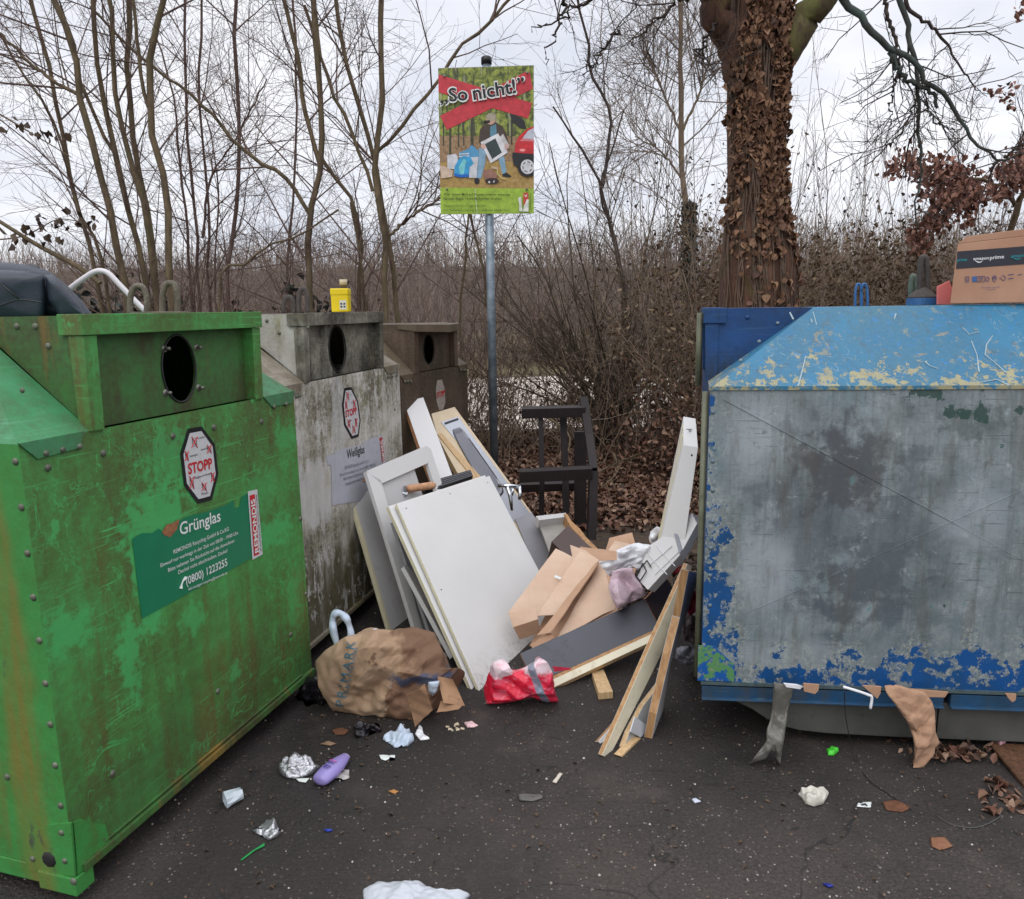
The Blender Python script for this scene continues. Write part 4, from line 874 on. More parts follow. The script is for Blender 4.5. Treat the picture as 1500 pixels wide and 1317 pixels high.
# kitchen worktop with a steel sink let in
pl_ = plane3(P(632, 606, 5.06), P(666, 596, 5.22), P(826, 832, 4.62))
kt = thing('sink_worktop', 'wood coloured worktop with a steel sink let in, leaning on the brown container', 'worktop', PP(800, 832, pl_))
slab('worktop', pl_, [(632, 606), (666, 596), (779, 751), (830, 832), (764, 862), (641, 640)], .038, simple('beige_worktop', S(216, 196, 164), .5, .06, 20, dirt=(S(180, 160, 130), .5)), kt, CHIP)
off = lambda k: (pl_[0]+pl_[1]*k, pl_[1])
slab('sink_plate', off(.004), [(646, 618), (671, 610), (777, 752), (742, 770), (718, 706)], .003, STEEL, kt)
def roundpoly(pts, r_=.25, n=5):
    out = []; N2 = len(pts)
    for i in range(N2):
        a_, b_, c_ = np.array(pts[i-1], float), np.array(pts[i], float), np.array(pts[(i+1) % N2], float)
        p0, p1 = b_+(a_-b_)*r_, b_+(c_-b_)*r_
        for k in range(n+1):
            t_ = k/n; out.append(tuple((1-t_)**2*p0+2*t_*(1-t_)*b_+t_*t_*p1))
    return out
# the basin: a pressed bowl, sides sloping inward
bas = roundpoly([(660, 630), (676, 625), (741, 718), (722, 742)], .22); c_ = np.mean(bas, 0); m = MB(); n = len(bas)
L0 = [PP(x, y, off(.0048)) for x, y in bas]; L0b = [PP(*(c_+(np.array(p)-c_)*.96), off(.0055)) for p in bas]; L1 = [PP(*(c_+(np.array(p)-c_)*.9), off(.001)) for p in bas]; L2 = [PP(*(c_+(np.array(p)-c_)*.80), off(-.03)) for p in bas]
V = L0+L0b+L1+L2; Fc = [(k*n+i, k*n+(i+1) % n, (k+1)*n+(i+1) % n, (k+1)*n+i) for k in range(3) for i in range(n)]+[tuple(3*n+i for i in range(n))]
# cut-out is represented by a bowl standing on a raised rim, so the bottom is dropped only slightly
V = [PP(x, y, off(.0045)) for x, y in bas]+[PP(*(c_+(np.array(p)-c_)*.95), off(.009)) for p in bas]+[PP(*(c_+(np.array(p)-c_)*.86), off(.0052)) for p in bas]
Fc = [(k*n+i, k*n+(i+1) % n, (k+1)*n+(i+1) % n, (k+1)*n+i) for k in range(2) for i in range(n)]+[tuple(2*n+i for i in range(n))]
obj('basin', V, Fc, simple('dark_steel_basin', S(120, 120, 124), .3, .15, 3, metal=1.0), kt, smooth=False)
slab('overflow_slot', off(.006), [(651, 619), (671, 612), (672, 615), (652, 622)], .003, BLKP, kt)
slab('cabinet_board', off(.012), [(755, 760), (779, 750.5), (812, 803), (826, 830), (793, 852)], .012, simple('grey_board', S(158, 156, 160), .5, .05), kt)
slab('front_strip', off(.008), [(641, 636), (647, 634), (706, 700), (698, 706)], .05, CHIP, kt)
# mixer tap
m = MB(); tp = [(729, 712), (745, 711.5), (761, 713)]; m.tube([P(x, y, 4.62) for x, y in tp], .012, 10); m.tube([P(761, 712, 4.62), P(762, 722, 4.6), P(761, 732, 4.58)], .012, 10); m.tube([P(743, 713, 4.62), P(747, 725, 4.6), P(750, 748, 4.55)], [.017, .013, .009], 10); m.tube([P(752, 713, 4.62), P(750, 726, 4.6)], .008, 8)
o = m.build('mixer_tap', CHROME, None, True); tag(o, 'chrome kitchen mixer tap lying across the worktop edge', 'tap')
# grille box, brush roller
pl_ = plane3(P(628, 706, 4.3), P(690, 689, 4.55), P(640, 716, 4.25)); gb = thing('grille_box', 'black ribbed plastic grille lying across the top of the heap', 'grille', PP(640, 716, pl_))
slab('housing', pl_, [(626, 706), (689, 688), (693, 697), (640, 716)], .1, BLKP, gb)
for k in range(4): slab('rib', (pl_[0]+pl_[1]*.004, pl_[1]), [(628+3*k, 707+2*k), (690+.8*k, 689.5+2*k), (690.3+.8*k, 690.4+2*k), (629+3*k, 708.2+2*k)], .003, simple('grey_rib', S(84, 84, 88), .4), gb, bevel=0)
o = None; m = MB(); m.tube([P(597, 718, 4.02), P(599, 716, 4.03), P(634, 711, 4.10), P(636, 711, 4.11)], [.016, .021, .021, .014], 14); o = m.build('wooden_roller', simple('orange_wood', S(196, 146, 108), .7, .15, 30, .3, dirt=(S(226, 214, 200), .8)), None, True); tag(o, 'orange wooden roller end lying beside the black grille', 'roller')
m = MB(); m.tube([P(583, 728, 4.0), P(590, 722, 4.0), P(597, 724, 4.0)], .012, 8); m.tube([P(593, 712, 4.0), P(594, 726, 4.0)], .009, 8); o = m.build('metal_bracket', STEEL, None); tag(o, 'small steel bracket at the corner of the big white panel', 'bracket')
# two big white panels
BL, TL_ = P(704, 1016, 3.03), P(581, 738, 3.62); TR_ = P(717, 697, 4.42); plP = plane3(BL, TL_, TR_); BR_ = BL+(TR_-TL_)
t = NT('scuffed_melamine', .42); z_ = t.sep()[2]; c = t.mix(t.mr(t.noise(2, 5, .6), .35, .65), S(216, 214, 210), S(223, 221, 218)); spl = t.math('MULTIPLY', t.mr(z_, .16, .0), t.mr(t.noise(30, 7, .75), .48, .62)); c = t.mix(t.math('MULTIPLY', spl, .75), c, S(120, 108, 94)); c = t.mix(t.mr(t.noise(1, 4, .6, vec=t.scale(60, 60, 3, (.4, .3, 0)), dist=.3), .69, .72, 0, .3), c, S(170, 166, 160)); t.col(c); MELB = t.m
o = slab3('white_board', [TL_, TR_, BR_, BL], -plP[1], .015, MELB, None, YEDGE); tag(o, 'large flat white panel leaning at the front of the heap', 'panel')
o2_ = plP[1]*-.026; dx = unit(TL_-TR_)*.035; dz = unit(TL_-BL)*.03
o = slab3('white_board', [TL_+o2_+dx+dz*.4, TR_+o2_+dz*.8, BR_+o2_, BL+o2_+dx*.35], -plP[1], .019, MEL, None, YEDGE); tag(o, 'second white panel tucked behind the large front one, showing as a thin rim', 'panel')
for fu, fv in ((.04, .06), (.04, .94), (.5, .05), (.035, .5)):
    m = MB(); m.dome(TL_+(TR_-TL_)*fv+(BL-TL_)*fu+plP[1]*.0002, plP[1], .0045, .12); m.build('screw_hole', BLK, o)
# drawer runner box under the panels
pl_ = plane3(P(680, 980, 3.25), P(594, 829, 3.55), P(690, 950, 3.6))
lb = thing('drawer_box', 'grey drawer box half hidden under the leaning white panels', 'drawer', PP(650, 975, pl_))
slab('side_bar', pl_, [(592, 830), (598, 824), (672, 958), (664, 962)], .02, MEL2, lb)
pl_b = plane3(P(650, 978, 3.38), P(596, 790, 3.72), P(700, 920, 3.9)); slab('back_board', pl_b, [(575, 765), (640, 780), (720, 960), (668, 975), (636, 945)], .015, simple('shaded_grey_board', S(150, 150, 152), .5, .06), lb)
slab('runner', plane3(P(636, 962, 3.36), P(655, 943, 3.5), P(640, 950, 3.38)), [(635, 955), (668, 920), (676, 926), (640, 963)], .025, simple('ivory_profile', S(196, 192, 172), .5), lb)
slab('base_board', plane3(P(645, 976, 3.3), P(690, 950, 3.5), P(660, 940, 3.45)), [(640, 966), (682, 930), (694, 952), (652, 978)], .012, MEL2, lb)
# dark chair frame tipped on its side
ch = thing('wooden_chair', 'dark brown slatted wooden chair frame tipped on its side behind the heap', 'chair', PZ(867, 787, 0))
def bar(n_, pts, th, m_, par, dep=.035):       # bar between measured centre points, th = height in metres
    m = MB(); pts = [np.array(p) for p in pts]
    for a_, b_ in zip(pts[:-1], pts[1:]):
        d = unit(b_-a_); N = unit(np.cross(d, [0, 1, 0.2])); D_ = unit(np.cross(N, d)); q4 = lambda c: [c-N*th/2-D_*dep/2, c+N*th/2-D_*dep/2, c+N*th/2+D_*dep/2, c-N*th/2+D_*dep/2]
        A_, B_ = q4(a_), q4(b_); m.add(A_+B_, [(0,1,2,3), (7,6,5,4)]+[(i, 4+i, 4+(i+1) % 4, (i+1) % 4) for i in range(4)])
    return m.build(n_, m_, par, bevel=.002)
bar('leg', [P(764, 604.5, 5.25), P(857, 602, 5.25)], .07, DKW, ch, .06)
bar('leg', [P(760.5, 697, 5.0), P(867, 692, 5.0)], .078, DKW, ch, .06)
bar('leg', [P(762, 713.5, 5.6), P(852, 711, 5.6)], .062, DKW, ch, .06)
bar('back_post', [P(855, 584, 5.32), P(863, 640, 5.2), P(869.5, 690, 5.05), P(866, 790, 4.95)], .055, DKW, ch, .10)
bar('back_post', [P(850, 632, 5.5), P(850, 780, 5.45)], .085, DKW, ch, .06)
bar('slat', [P(792, 611, 5.27), P(794, 700, 5.2), P(793, 755, 5.2)], .034, DKW, ch, .04)
bar('slat', [P(825, 611, 5.35), P(828, 690, 5.3), P(829, 752, 5.25)], .046, DKW, ch, .04)
# torn board box, dark brown box
pl_ = plane3(P(786, 757, 4.75), P(829, 752, 4.85), P(874, 822, 4.4))
tb = thing('torn_cabinet', 'broken cabinet shell with a ragged wooden edge below the chair', 'cabinet', PP(840, 820, pl_))
slab('back_board', pl_, [(786, 757), (826, 754), (866, 808), (872, 830), (806, 812)], .012, simple('dull_grey_lining', S(150, 146, 138), .5, .15, 12), tb)
slab('ragged_edge', (pl_[0]+pl_[1]*.06, pl_[1]), [(826, 752), (831, 753), (838, 764), (850, 775), (858, 786), (868, 796), (880, 808), (876, 822), (862, 800), (848, 784), (836, 772)], .07, OLDPINE, tb)
slab('top_strip', (pl_[0]+pl_[1]*.05, pl_[1]), [(785, 756), (829, 751), (829, 757), (790, 762)], .06, MEL2, tb)
F4 = [P(808, 793, 4.2), P(832, 770, 4.4), P(878, 813, 4.1), P(864, 848, 3.9)]
dn = unit(np.cross(F4[1]-F4[0], F4[3]-F4[0])); dn = -dn if dn.dot(EYEP-F4[0]) > 0 else dn
o = slab3('brown_box', F4, unit(dn+np.array([0, .6, -.3])), .16, DKB, None); tag(o, 'dark brown wooden box tilted between the worktop and the flattened cartons', 'box')
# white drawer standing against the blue container
m = MB(); A4 = [P(1001, 652, 3.42), P(1022.5, 655, 3.36), P(1003, 795, 3.3), P(966, 800, 3.4)]
B4 = [P(1001, 610, 3.62), P(1019, 613, 3.56), P(1000, 760, 3.5), P(962, 796, 3.6)]
dr = thing('tall_drawer', 'tall white drawer leaning against the left side of the blue container', 'drawer', P(985, 800, 3.4))
m.hexa(A4, B4); o = m.build('drawer_body', MEL, dr, bevel=.002)
for k in (.25, .6):                   # pale wooden layers along its narrow side
    m = MB(); a_ = A4[0]*(1-k)+B4[0]*k; b_ = A4[3]*(1-k)+B4[3]*k; w_ = (B4[0]-A4[0])*.12; nr = np.array([-.003, 0, 0]); m.hexa([a_+nr, a_+w_+nr, b_+w_+nr, b_+nr], [a_-nr*3, a_+w_-nr*3, b_+w_-nr*3, b_-nr*3]); m.build('layer_edge', YEDGE, dr)
nz = unit(np.cross(A4[1]-A4[0], B4[0]-A4[0])); nz = nz if nz[2] > 0 else -nz
cc = (A4[0]+A4[1]+B4[0]+B4[1])/4; m = MB(); m.tube([cc, cc+nz*.012], .005, 8); m.tube([cc+nz*.012+(-.012, 0, 0), cc+nz*.012+(.012, 0, 0)], .003, 6); m.build('fitting', STEEL, dr)
nf = unit(np.cross(A4[1]-A4[0], A4[3]-A4[0])); nf = nf if nf.dot(EYEP-A4[0]) > 0 else -nf
for x, y in ((1013.5, 667), (985.7, 774)): m = MB(); m.dome(PP(x, y, (A4[0], nf)), nf, .006, .15); m.build('screw_hole', BLK, dr)
# lower white drawer with a wire insert
pl_ = plane3(P(1013, 751, 3.35), P(1021, 767, 3.3), P(940, 855, 3.35))
ld = thing('cabinet_piece', 'low white drawer lying askew in front of the tall one', 'drawer', PP(945, 862, pl_))
slab('drawer_body', pl_, [(1013, 751), (1021, 767), (996, 813), (949, 864), (932, 846), (950, 800), (985, 776)], .05, MEL, ld, MEL2)
slab('grey_clip', (pl_[0]+pl_[1]*.006, pl_[1]), [(987, 782), (992, 780), (999, 805), (995, 812)], .006, simple('grey_clip', S(150, 152, 158), .5), ld)
m = MB()
for a_, b_ in (((935, 846), (944, 826)), (((944, 826)), (949, 838)), ((949, 838), (940, 852)), ((935, 846), (940, 852)), ((937, 838), (950, 822)), ((950, 822), (956, 832))): m.tube([PP(*a_, pl_)+pl_[1]*.012, PP(*b_, pl_)+pl_[1]*.012], .0028, 6)
m.build('wire_insert', BLK, ld)
m = MB()
for a_, b_ in (((962, 800), (990, 830)), ((950, 812), (978, 842)), ((950, 830), (985, 800)), ((960, 842), (995, 808))): m.tube([PP(*a_, pl_)+pl_[1]*.004, PP(*b_, pl_)+pl_[1]*.004], .0022, 6)
m.build('wire_grid', simple('white_wire', S(226, 228, 230), .4), ld)
# anthracite board with wooden foot edge
pl_ = plane3(P(808, 1000, 3.08), P(762, 957, 3.22), P(945, 878, 3.42))
ab = thing('grey_board', 'dark grey board with a pale wooden foot edge propping up the cartons', 'board', PP(808, 1000, pl_))
slab('board', pl_, [(762, 957), (944.5, 877), (967, 922), (808, 990), (775, 985)], .018, GRB, ab, OAKEDGE)
slab('side_board', plane3(P(945, 877, 3.42), P(967, 922, 3.38), P(976, 845, 3.62)), [(945.5, 877.5), (975.5, 845), (990, 870), (968.5, 921)], .016, simple('brown_grey_board', S(76, 66, 68), .5, .08), ab, OAKEDGE)
slab('foot_edge', (pl_[0]+pl_[1]*.012, pl_[1]), [(806, 997), (960, 926), (964, 930), (958, 938), (811, 1007)], .026, CREAM, ab, PINE)
slab('edge_band', (pl_[0]+pl_[1]*.004, pl_[1]), [(806, 992), (962, 921), (964, 927), (807, 998)], .02, OLDPINE, ab)
# wood block on the asphalt
t4 = [PZ(867, 984, .032), PZ(884, 980, .032), PZ(898, 1013, .032), PZ(877, 1015, .032)]; m = MB(); m.hexa(t4, [p-(0, 0, .031) for p in t4]); o = m.build('wood_block', PINE, None, bevel=.002); tag(o, 'short pine block on the asphalt under the grey board', 'block')
# broken slats leaning on the blue container's corner
def slatp(name, label, a, Ya, b, Yb, c, Yc, poly, th, mt, ed, cat='slat'):
    pl_ = plane3(P(*a, Ya), P(*b, Yb), P(*c, Yc)); o = slab(name, pl_, poly, th, mt, None, ed); tag(o, label, cat); return o, pl_
slatp('broken_plank', 'cream painted broken slat leaning with splinters, frontmost of three', (887, 1110), 2.54, (1012, 830), 3.05, (1003, 888), 3.0, [(1007, 826), (1013.5, 829), (1011, 842), (1003.5, 888), (941, 1015), (891, 1112), (882, 1106.5), (905, 1055), (962, 925), (982, 882)], .018, CREAM, OLDPINE)
slatp('broken_plank', 'brown backed slat with worn white face, closest to the blue container', (952, 1100), 2.66, (1020, 840), 3.06, (1000, 930), 3.02, [(1009, 836), (1025, 839), (1010, 888), (983, 970), (967, 1065), (958, 1107), (950.5, 1107), (962, 1046), (982, 960), (996, 905)], .03, MEL2, OLDPINE)
o = slatp('pine_batten', 'bare pine rail wedged between the two leaning slats', (1000, 880), 3.12, (1011, 848), 3.18, (990, 880), 3.1, [(1000, 846), (1014, 849), (1003, 888), (991, 880)], .02, PINE, PINE, 'rail')
pl_ = plane3(P(912, 1106), P(978, 988), P(945, 1080)) if False else plane3(P(912, 1106, 2.58), P(978, 988, 2.9), P(943, 1083, 2.72))
gp_ = thing('metal_profile', 'dull grey board with a pale plastic clip standing between the slats', 'board', PP(912, 1106, pl_))
slab('board', pl_, [(978, 988), (967, 1020), (943, 1083), (924, 1098), (910, 1106), (922, 1073), (942, 1035)], .02, simple('dull_grey_face', S(186, 188, 186), .4, .12, 5), gp_, PINE)
slab('clip', (pl_[0]+pl_[1]*.02, pl_[1]), [(930, 1050), (957.5, 1069), (948.5, 1086), (923.5, 1072)], .004, simple('clip_plastic', S(206, 208, 212), .4), gp_)
slab('wood_end', (pl_[0]+pl_[1]*.024, pl_[1]), [(938, 1081), (946, 1087), (930, 1105), (925, 1100), (916, 1114), (910, 1108), (925, 1092)], .03, PINE, gp_)
slatp('wood_offcut', 'short splintered white offcut behind the foot of the front slat', (880, 1090), 2.62, (902, 1057), 2.7, (898, 1080), 2.66, [(876, 1086), (902, 1057), (896, 1075), (888, 1086), (882, 1092)], .02, MEL, OLDPINE, 'offcut')

# flattened cartons
def card_mat(name, a_, b_, stain=.35):
    t = NT(name, .85); st = t.noise(1, 4, .6, vec=t.scale(120, 4, 4, (.3, .5, 0))); c = t.mix(t.mr(t.noise(3, 5, .6), .35, .65), a_, b_); c = t.mix(t.mr(st, .62, .7, 0, stain), c, tuple(x*.62 for x in a_[:3])+(1,))
    c = t.mix(t.mr(t.noise(2.4, 6, .65), .56, .66, 0, .45), c, tuple(x*.72 for x in a_[:3])+(1,)); t.col(c); t.bump(t.noise(1, 2, .5, vec=t.scale(160, 3, 3, (0, 0, .3))), .12, .002); return t.m
CARD = card_mat('brown_card', S(204, 172, 146), S(218, 190, 166)); CARDD = card_mat('darker_card', S(176, 138, 110), S(192, 156, 128))
def carton(label, cs_, seed, amp=.012, mt=None, bend=0, name='flattened_carton', **k_):
    o = sheet(name, [P(x, y, Y) for x, y, Y in cs_], mt or CARD, None, 30, amp*.55, seed, .004, bend=bend*.15, f0=1.6, f1=7, k=5); return tag(o, label, 'carton', 'flattened cartons on the heap')
carton('broad carton sheet lying underneath all the others', [(850, 800, 3.98), (940, 812, 3.75), (905, 905, 3.46), (775, 946, 3.36)], 33, .008, CARDD, name='spread_carton')
carton('flattened tan carton with a torn white label, leftmost on the big white panel', [(814, 803, 3.85), (843, 818, 3.8), (786, 902, 3.42), (744, 898, 3.38)], 3, .006, bend=.02)
cb = thing('carton_flap', 'folded carton end with two short flaps hanging lowest', 'carton', P(770, 936, 3.3), group='flattened cartons on the heap')
sheet('upper_flap', [P(744.6, 899, 3.36), P(784, 890, 3.38), P(788, 907, 3.34), P(752, 919, 3.32)], CARD, cb, 10, .002, 5, .004); sheet('lower_flap', [P(752, 919, 3.32), P(788, 907, 3.34), P(792, 927, 3.36), P(761, 937, 3.34)], CARDD, cb, 10, .002, 6, .004)
carton('middle carton sheet creased along its length', [(850, 808, 3.85), (877, 822, 3.75), (822, 902, 3.45), (786, 903, 3.42)], 9, .008, bend=.015)
carton('narrow folded carton strip standing on edge', [(870, 826, 3.75), (879, 822, 3.72), (806, 926, 3.3), (787, 930, 3.28)], 12, .005, CARDD)
carton('wide carton sheet with scuffed printing under the white film', [(900, 790, 3.95), (940, 800, 3.85), (900, 893, 3.5), (815, 935, 3.36)], 15, .012, bend=.03)
carton('crumpled carton piece at the back below the torn cabinet', [(893, 785, 4.1), (926, 780, 4.15), (934, 800, 3.95), (880, 830, 3.8)], 18, .02, CARDD)
carton('small darker carton scrap on the edge of the grey board', [(778, 944, 3.24), (806, 925, 3.32), (812, 934, 3.3), (783, 952, 3.23)], 22, .006, CARDD)
carton('carton piece bent over behind the strip', [(835, 800, 3.9), (858, 806, 3.88), (878, 820, 3.72), (845, 850, 3.7)], 24, .012, CARD)
o = sheet('paper_label', [P(813, 842, 3.64), P(822, 846, 3.63), P(821, 849, 3.62), P(812, 845.5, 3.63)], WHITE, [x for x in C.objects if x.name == 'flattened_carton'][0], 3, 0, 1, .001)

# film, cloth, bags
def film(name, c, rough=.35, trans=0.0, var=.08):
    t = NT(name, rough); t.col(t.mix(t.mr(t.noise(8, 4, .6), .3, .7), tuple(x*(1-var) for x in c[:3])+(1,), c)); t.bump(t.noise(30, 4, .6, dist=.8), .35, .006)
    if trans: t.b.inputs['Transmission Weight'].default_value = trans; t.b.inputs['IOR'].default_value = 1.1
    return t.m
FILM = film('white_film', S(240, 240, 243)); FILMB = film('bluish_film', S(196, 210, 226), .3)
o = pillow('plastic_bag', [(876, 824), (890, 822), (905, 826), (905, 808), (918, 800), (935, 795), (950, 797), (962, 796), (964, 808), (955, 820), (948, 832), (938, 838), (928, 830), (915, 838), (905, 842), (896, 850), (888, 838)], 3.45, .12, FILM, None, 5, .016, 190, 44, 6, 34, facets=22); tag(o, 'crumpled white plastic bag on the cartons', 'bag')
t = NT('pink_terry', .95); t.col(t.mix(t.mr(t.noise(90, 3, .7), .3, .7), S(200, 170, 182), S(226, 204, 212))); t.bump(t.noise(220, 3, .7), .8, .004)
o = pillow('pink_towel', [(896, 836), (912, 831), (926, 833), (931, 848), (942, 862), (947, 870), (936, 878), (922, 886), (905, 892), (900, 880), (893, 862)], 3.38, .11, t.m, None, 8, .02, 120, 28, 5, 18, facets=8); tag(o, 'pale pink towel hanging over the grey board', 'towel')
o = pillow('plastic_scraps', [(952, 778), (962, 774), (972, 782), (968, 800), (955, 798), (950, 788)], 3.6, .05, FILM, None, 13, .02, 50, 12, 8, 30); tag(o, 'small torn white plastic pieces at the foot of the tall drawer', 'plastic scraps')
for pts, Y, mt, sd, lb, nm in (([(982, 832), (990, 826), (1000, 828), (1002, 836), (992, 842), (984, 840)], 3.45, film('red_film', S(190, 30, 44)), 31, 'red plastic piece behind the tops of the slats', 'plastic_piece'),
      ([(1000, 905), (1012, 898), (1026, 905), (1026, 930), (1016, 945), (1000, 940)], 3.1, film('brown_grey_film', S(96, 84, 84)), 32, 'dull brown plastic bag squeezed beside the blue container', 'plastic_bag'),
      ([(992, 950), (1010, 944), (1022, 952), (1020, 968), (1004, 975), (990, 965)], 3.12, film('grey_film', S(120, 120, 128)), 33, 'grey plastic bag under the dull brown one', 'plastic_bag'),
      ([(1002, 872), (1012, 862), (1022, 868), (1022, 896), (1010, 900), (1003, 890)], 3.14, film('wine_film', S(120, 30, 46)), 34, 'wine red bag squeezed high beside the blue container', 'plastic_bag'),
      ([(985, 850), (1000, 846), (1006, 856), (1004, 880), (990, 884), (984, 868)], 3.3, film('dark_film', S(56, 44, 50)), 35, 'dark plastic bag behind the leaning slats', 'plastic_bag')):
    o = pillow(nm, pts, Y, .09, mt, None, sd, .02, 60, 14, 6, 24); tag(o, lb, 'bag' if 'bag' in nm else 'plastic')

# brown paper carrier bag: one body, faceted folds, wet half
t = NT('brown_paper', .8); 
x_, y_, z_ = t.sep(); base = t.mix(t.mr(t.noise(4, 5, .6), .35, .65), S(166, 136, 108), S(184, 156, 128))
wet = t.mr(t.math('ADD', t.math('ADD', t.math('MULTIPLY', x_, 1.0), t.math('MULTIPLY', z_, -.15)), t.mr(t.noise(7, 6, .6), .2, .8, -.16, .16)), -.035, -.015)
wet2 = t.math('MULTIPLY', wet, t.mr(t.noise(3.5, 4, .6), .40, .47)); base = t.mix(t.math('MULTIPLY', wet2, .92), base, t.mix(t.noise(12, 6, .7), S(88, 60, 44), S(132, 98, 74)))
base = t.mix(t.math('MULTIPLY', t.spot((.13, -.1, .17), (.12, .4, .022), .8, .9, 30), .75), base, S(52, 76, 108))
t.col(base); t.bump(t.math('ADD', t.noise(14, 5, .55, dist=.5), t.math('MULTIPLY', wet2, .3)), .5, .012)
BAGO = [(472, 1010), (478, 985), (498, 960), (515, 938), (545, 928), (566, 922), (582, 930), (600, 933), (622, 938), (632, 952), (640, 968), (650, 985), (655, 1000), (672, 1000), (676, 1014), (681, 1036), (664, 1038), (648, 1040), (640, 1055), (626, 1062), (606, 1074), (580, 1068), (556, 1056), (530, 1054), (500, 1045), (478, 1030)]
bg_ = pillow('paper_bag', BAGO, 2.92, .34, t.m, None, 21, .017, 280, 66, 3.5, 26, center=(562, 1000), power=.40, fold=11, facets=30); tag(bg_, 'torn brown paper carrier bag stuffed with rubbish and stained wet', 'bag')
bl_ = simple('blue_ink', S(64, 116, 136), .6, .15, 20)
bpy.context.view_layer.update()
def onto(o, px, py):
    r = Vector(RW @ _d(px, py)).normalized(); M_ = o.matrix_world.inverted(); ok, loc, nn, i = o.ray_cast(M_ @ Vector(EYEP), M_.to_3x3() @ r); return (np.array(o.matrix_world @ loc), np.array(nn)) if ok else (None, None)
def wrap_text(s, o, p0, p1, hpx, mat, bold=.0, sp=1.0):
    V, Fc = glyphs(s, bold, sp); cap = glyphs('H')[0][:, 1].max(); wd = V[:, 0].max(); a_ = np.array(p0, float); d = np.array(p1, float)-a_; L = np.linalg.norm(d); e1 = d/L; e2 = np.array([e1[1], -e1[0]]); out = []
    for v in V:
        q_ = a_+d*v[0]/wd+e2*v[1]/cap*hpx; p, nn = onto(o, *q_)
        if p is None: p = P(q_[0], q_[1], 2.78)
        out.append(p+unit(EYEP-p)*.007)
    return obj('lettering', out, Fc, mat, o)
wrap_text('PRIMARK', bg_, (503, 1037), (521, 940), 12.5, bl_, .0, 1.3)
wrap_text('LOOK TO THE FUTURE', bg_, (509, 1022), (524, 948), 4, bl_)
PAP = simple('torn_brown_paper', S(158, 122, 92), .85, .14, 12, .4, dirt=(S(104, 72, 52), .8))
for cs_, sd in (([P(640, 990, 2.80), P(664, 996, 2.76), P(681, 1034, 2.72), P(650, 1030, 2.70)], 3), ([P(618, 935, 2.98), P(641, 948, 2.96), P(634, 962, 2.9), P(616, 950, 2.88)], 5), ([P(646, 1028, 2.74), P(678, 1036, 2.70), P(672, 1041, 2.68), P(640, 1044, 2.68)], 7), ([P(596, 1020, 2.66), P(622, 1000, 2.66), P(634, 1040, 2.68), P(608, 1066, 2.68)], 9)):
    sheet('torn_flap', cs_, PAP, bg_, 16, .006, sd, .0012, f0=4, f1=20, k=6)
# handles and film poking out
m = MB(); hp = smooth_path([P(505, 968, 2.92), P(494, 945, 2.9), P(487, 915, 2.9), P(490, 900, 2.9), P(500, 899, 2.9), P(510, 912, 2.9), P(514, 935, 2.9), P(508, 965, 2.92)], 5)
rr = [.0135+.002*math.sin(i*.9) for i in range(len(hp))]; m.tube(hp, rr, 9); o = m.build('bag_handle', FILMB, None, True); tag(o, 'looped bluish white plastic handle sticking up beside the paper bag', 'bag handle')
v = np.array([q_.co[:] for q_ in o.data.vertices]); v = v+ (crumple(v, 4, .005, 14, 60)[:, None])*unit(np.array([.3, -.8, .3])); o.data.vertices.foreach_set('co', v.ravel())
for pts, Y, dp, mt, sd, lb in (([(512, 945), (525, 932), (540, 922), (552, 920), (556, 928), (540, 934), (522, 946)], 2.98, .06, FILM, 41, 'white plastic rim showing at the top of the paper bag'), ([(628, 1000), (643, 998), (640, 1010), (634, 1021), (627, 1015)], 2.76, .03, FILMB, 42, 'small white tissue in the tear of the paper bag')):
    o = pillow('plastic_film', pts, Y, dp, mt, None, sd, .014, 50, 12, 8, 30); tag(o, lb, 'plastic')
t = NT('bin_liner', .22); t.col(S(34, 31, 34)); t.bump(t.noise(26, 4, .6, dist=1.2), .6, .01)
o = pillow('bin_bag', [(434, 1040), (440, 1010), (452, 995), (470, 992), (482, 1000), (482, 1040), (470, 1056), (450, 1058)], 3.0, .16, t.m, None, 51, .026, 160, 34, 5, 40); tag(o, 'dark shiny bin bag between the green container and the paper bag', 'bag')
o = pillow('bin_bag', [(517, 1062), (528, 1056), (550, 1060), (561, 1068), (556, 1082), (545, 1090), (530, 1086), (520, 1076)], 2.72, .09, t.m, None, 52, .018, 140, 30, 6, 40); tag(o, 'small black bin bag lying in front of the paper bag', 'bag')
# red bag
t = NT('red_bag_film', .25); x_, y_, z_ = t.sep(); c = t.mix(t.mr(t.noise(6, 4, .6), .35, .65), S(214, 22, 50), S(236, 60, 90))
c = t.mix(t.mr(t.math('ADD', z_, t.mr(t.noise(9, 4, .6), .2, .8, -.04, .04)), .135, .15), c, S(232, 206, 212))
str_ = t.mr(t.math('ABSOLUTE', t.math('SUBTRACT', t.math('ADD', x_, t.math('MULTIPLY', z_, .35)), .105)), .014, .018, 1, 0); c = t.mix(str_, c, S(132, 138, 154))
c = t.mix(t.math('MULTIPLY', t.mr(t.noise(1, 2, .5, vec=t.scale(20, 20, 50)), .56, .6), .35), c, S(240, 140, 160)); t.col(c); t.bump(t.noise(24, 5, .6, dist=1), .6, .008)
o = pillow('crisp_bag', [(709, 1030), (711, 1008), (718, 990), (724, 975), (735, 962), (739, 968), (736, 975), (744, 982), (760, 984), (772, 980), (782, 974), (796, 965), (804, 960), (809, 972), (812, 990), (812, 1008), (820, 1028), (800, 1028), (780, 1022), (760, 1026), (735, 1030)], 2.92, .13, t.m, None, 61, .010, 200, 44, 7, 34, center=(765, 1005), fold=8, facets=22); tag(o, 'glossy red and white plastic food bag in front of the white panel', 'bag')
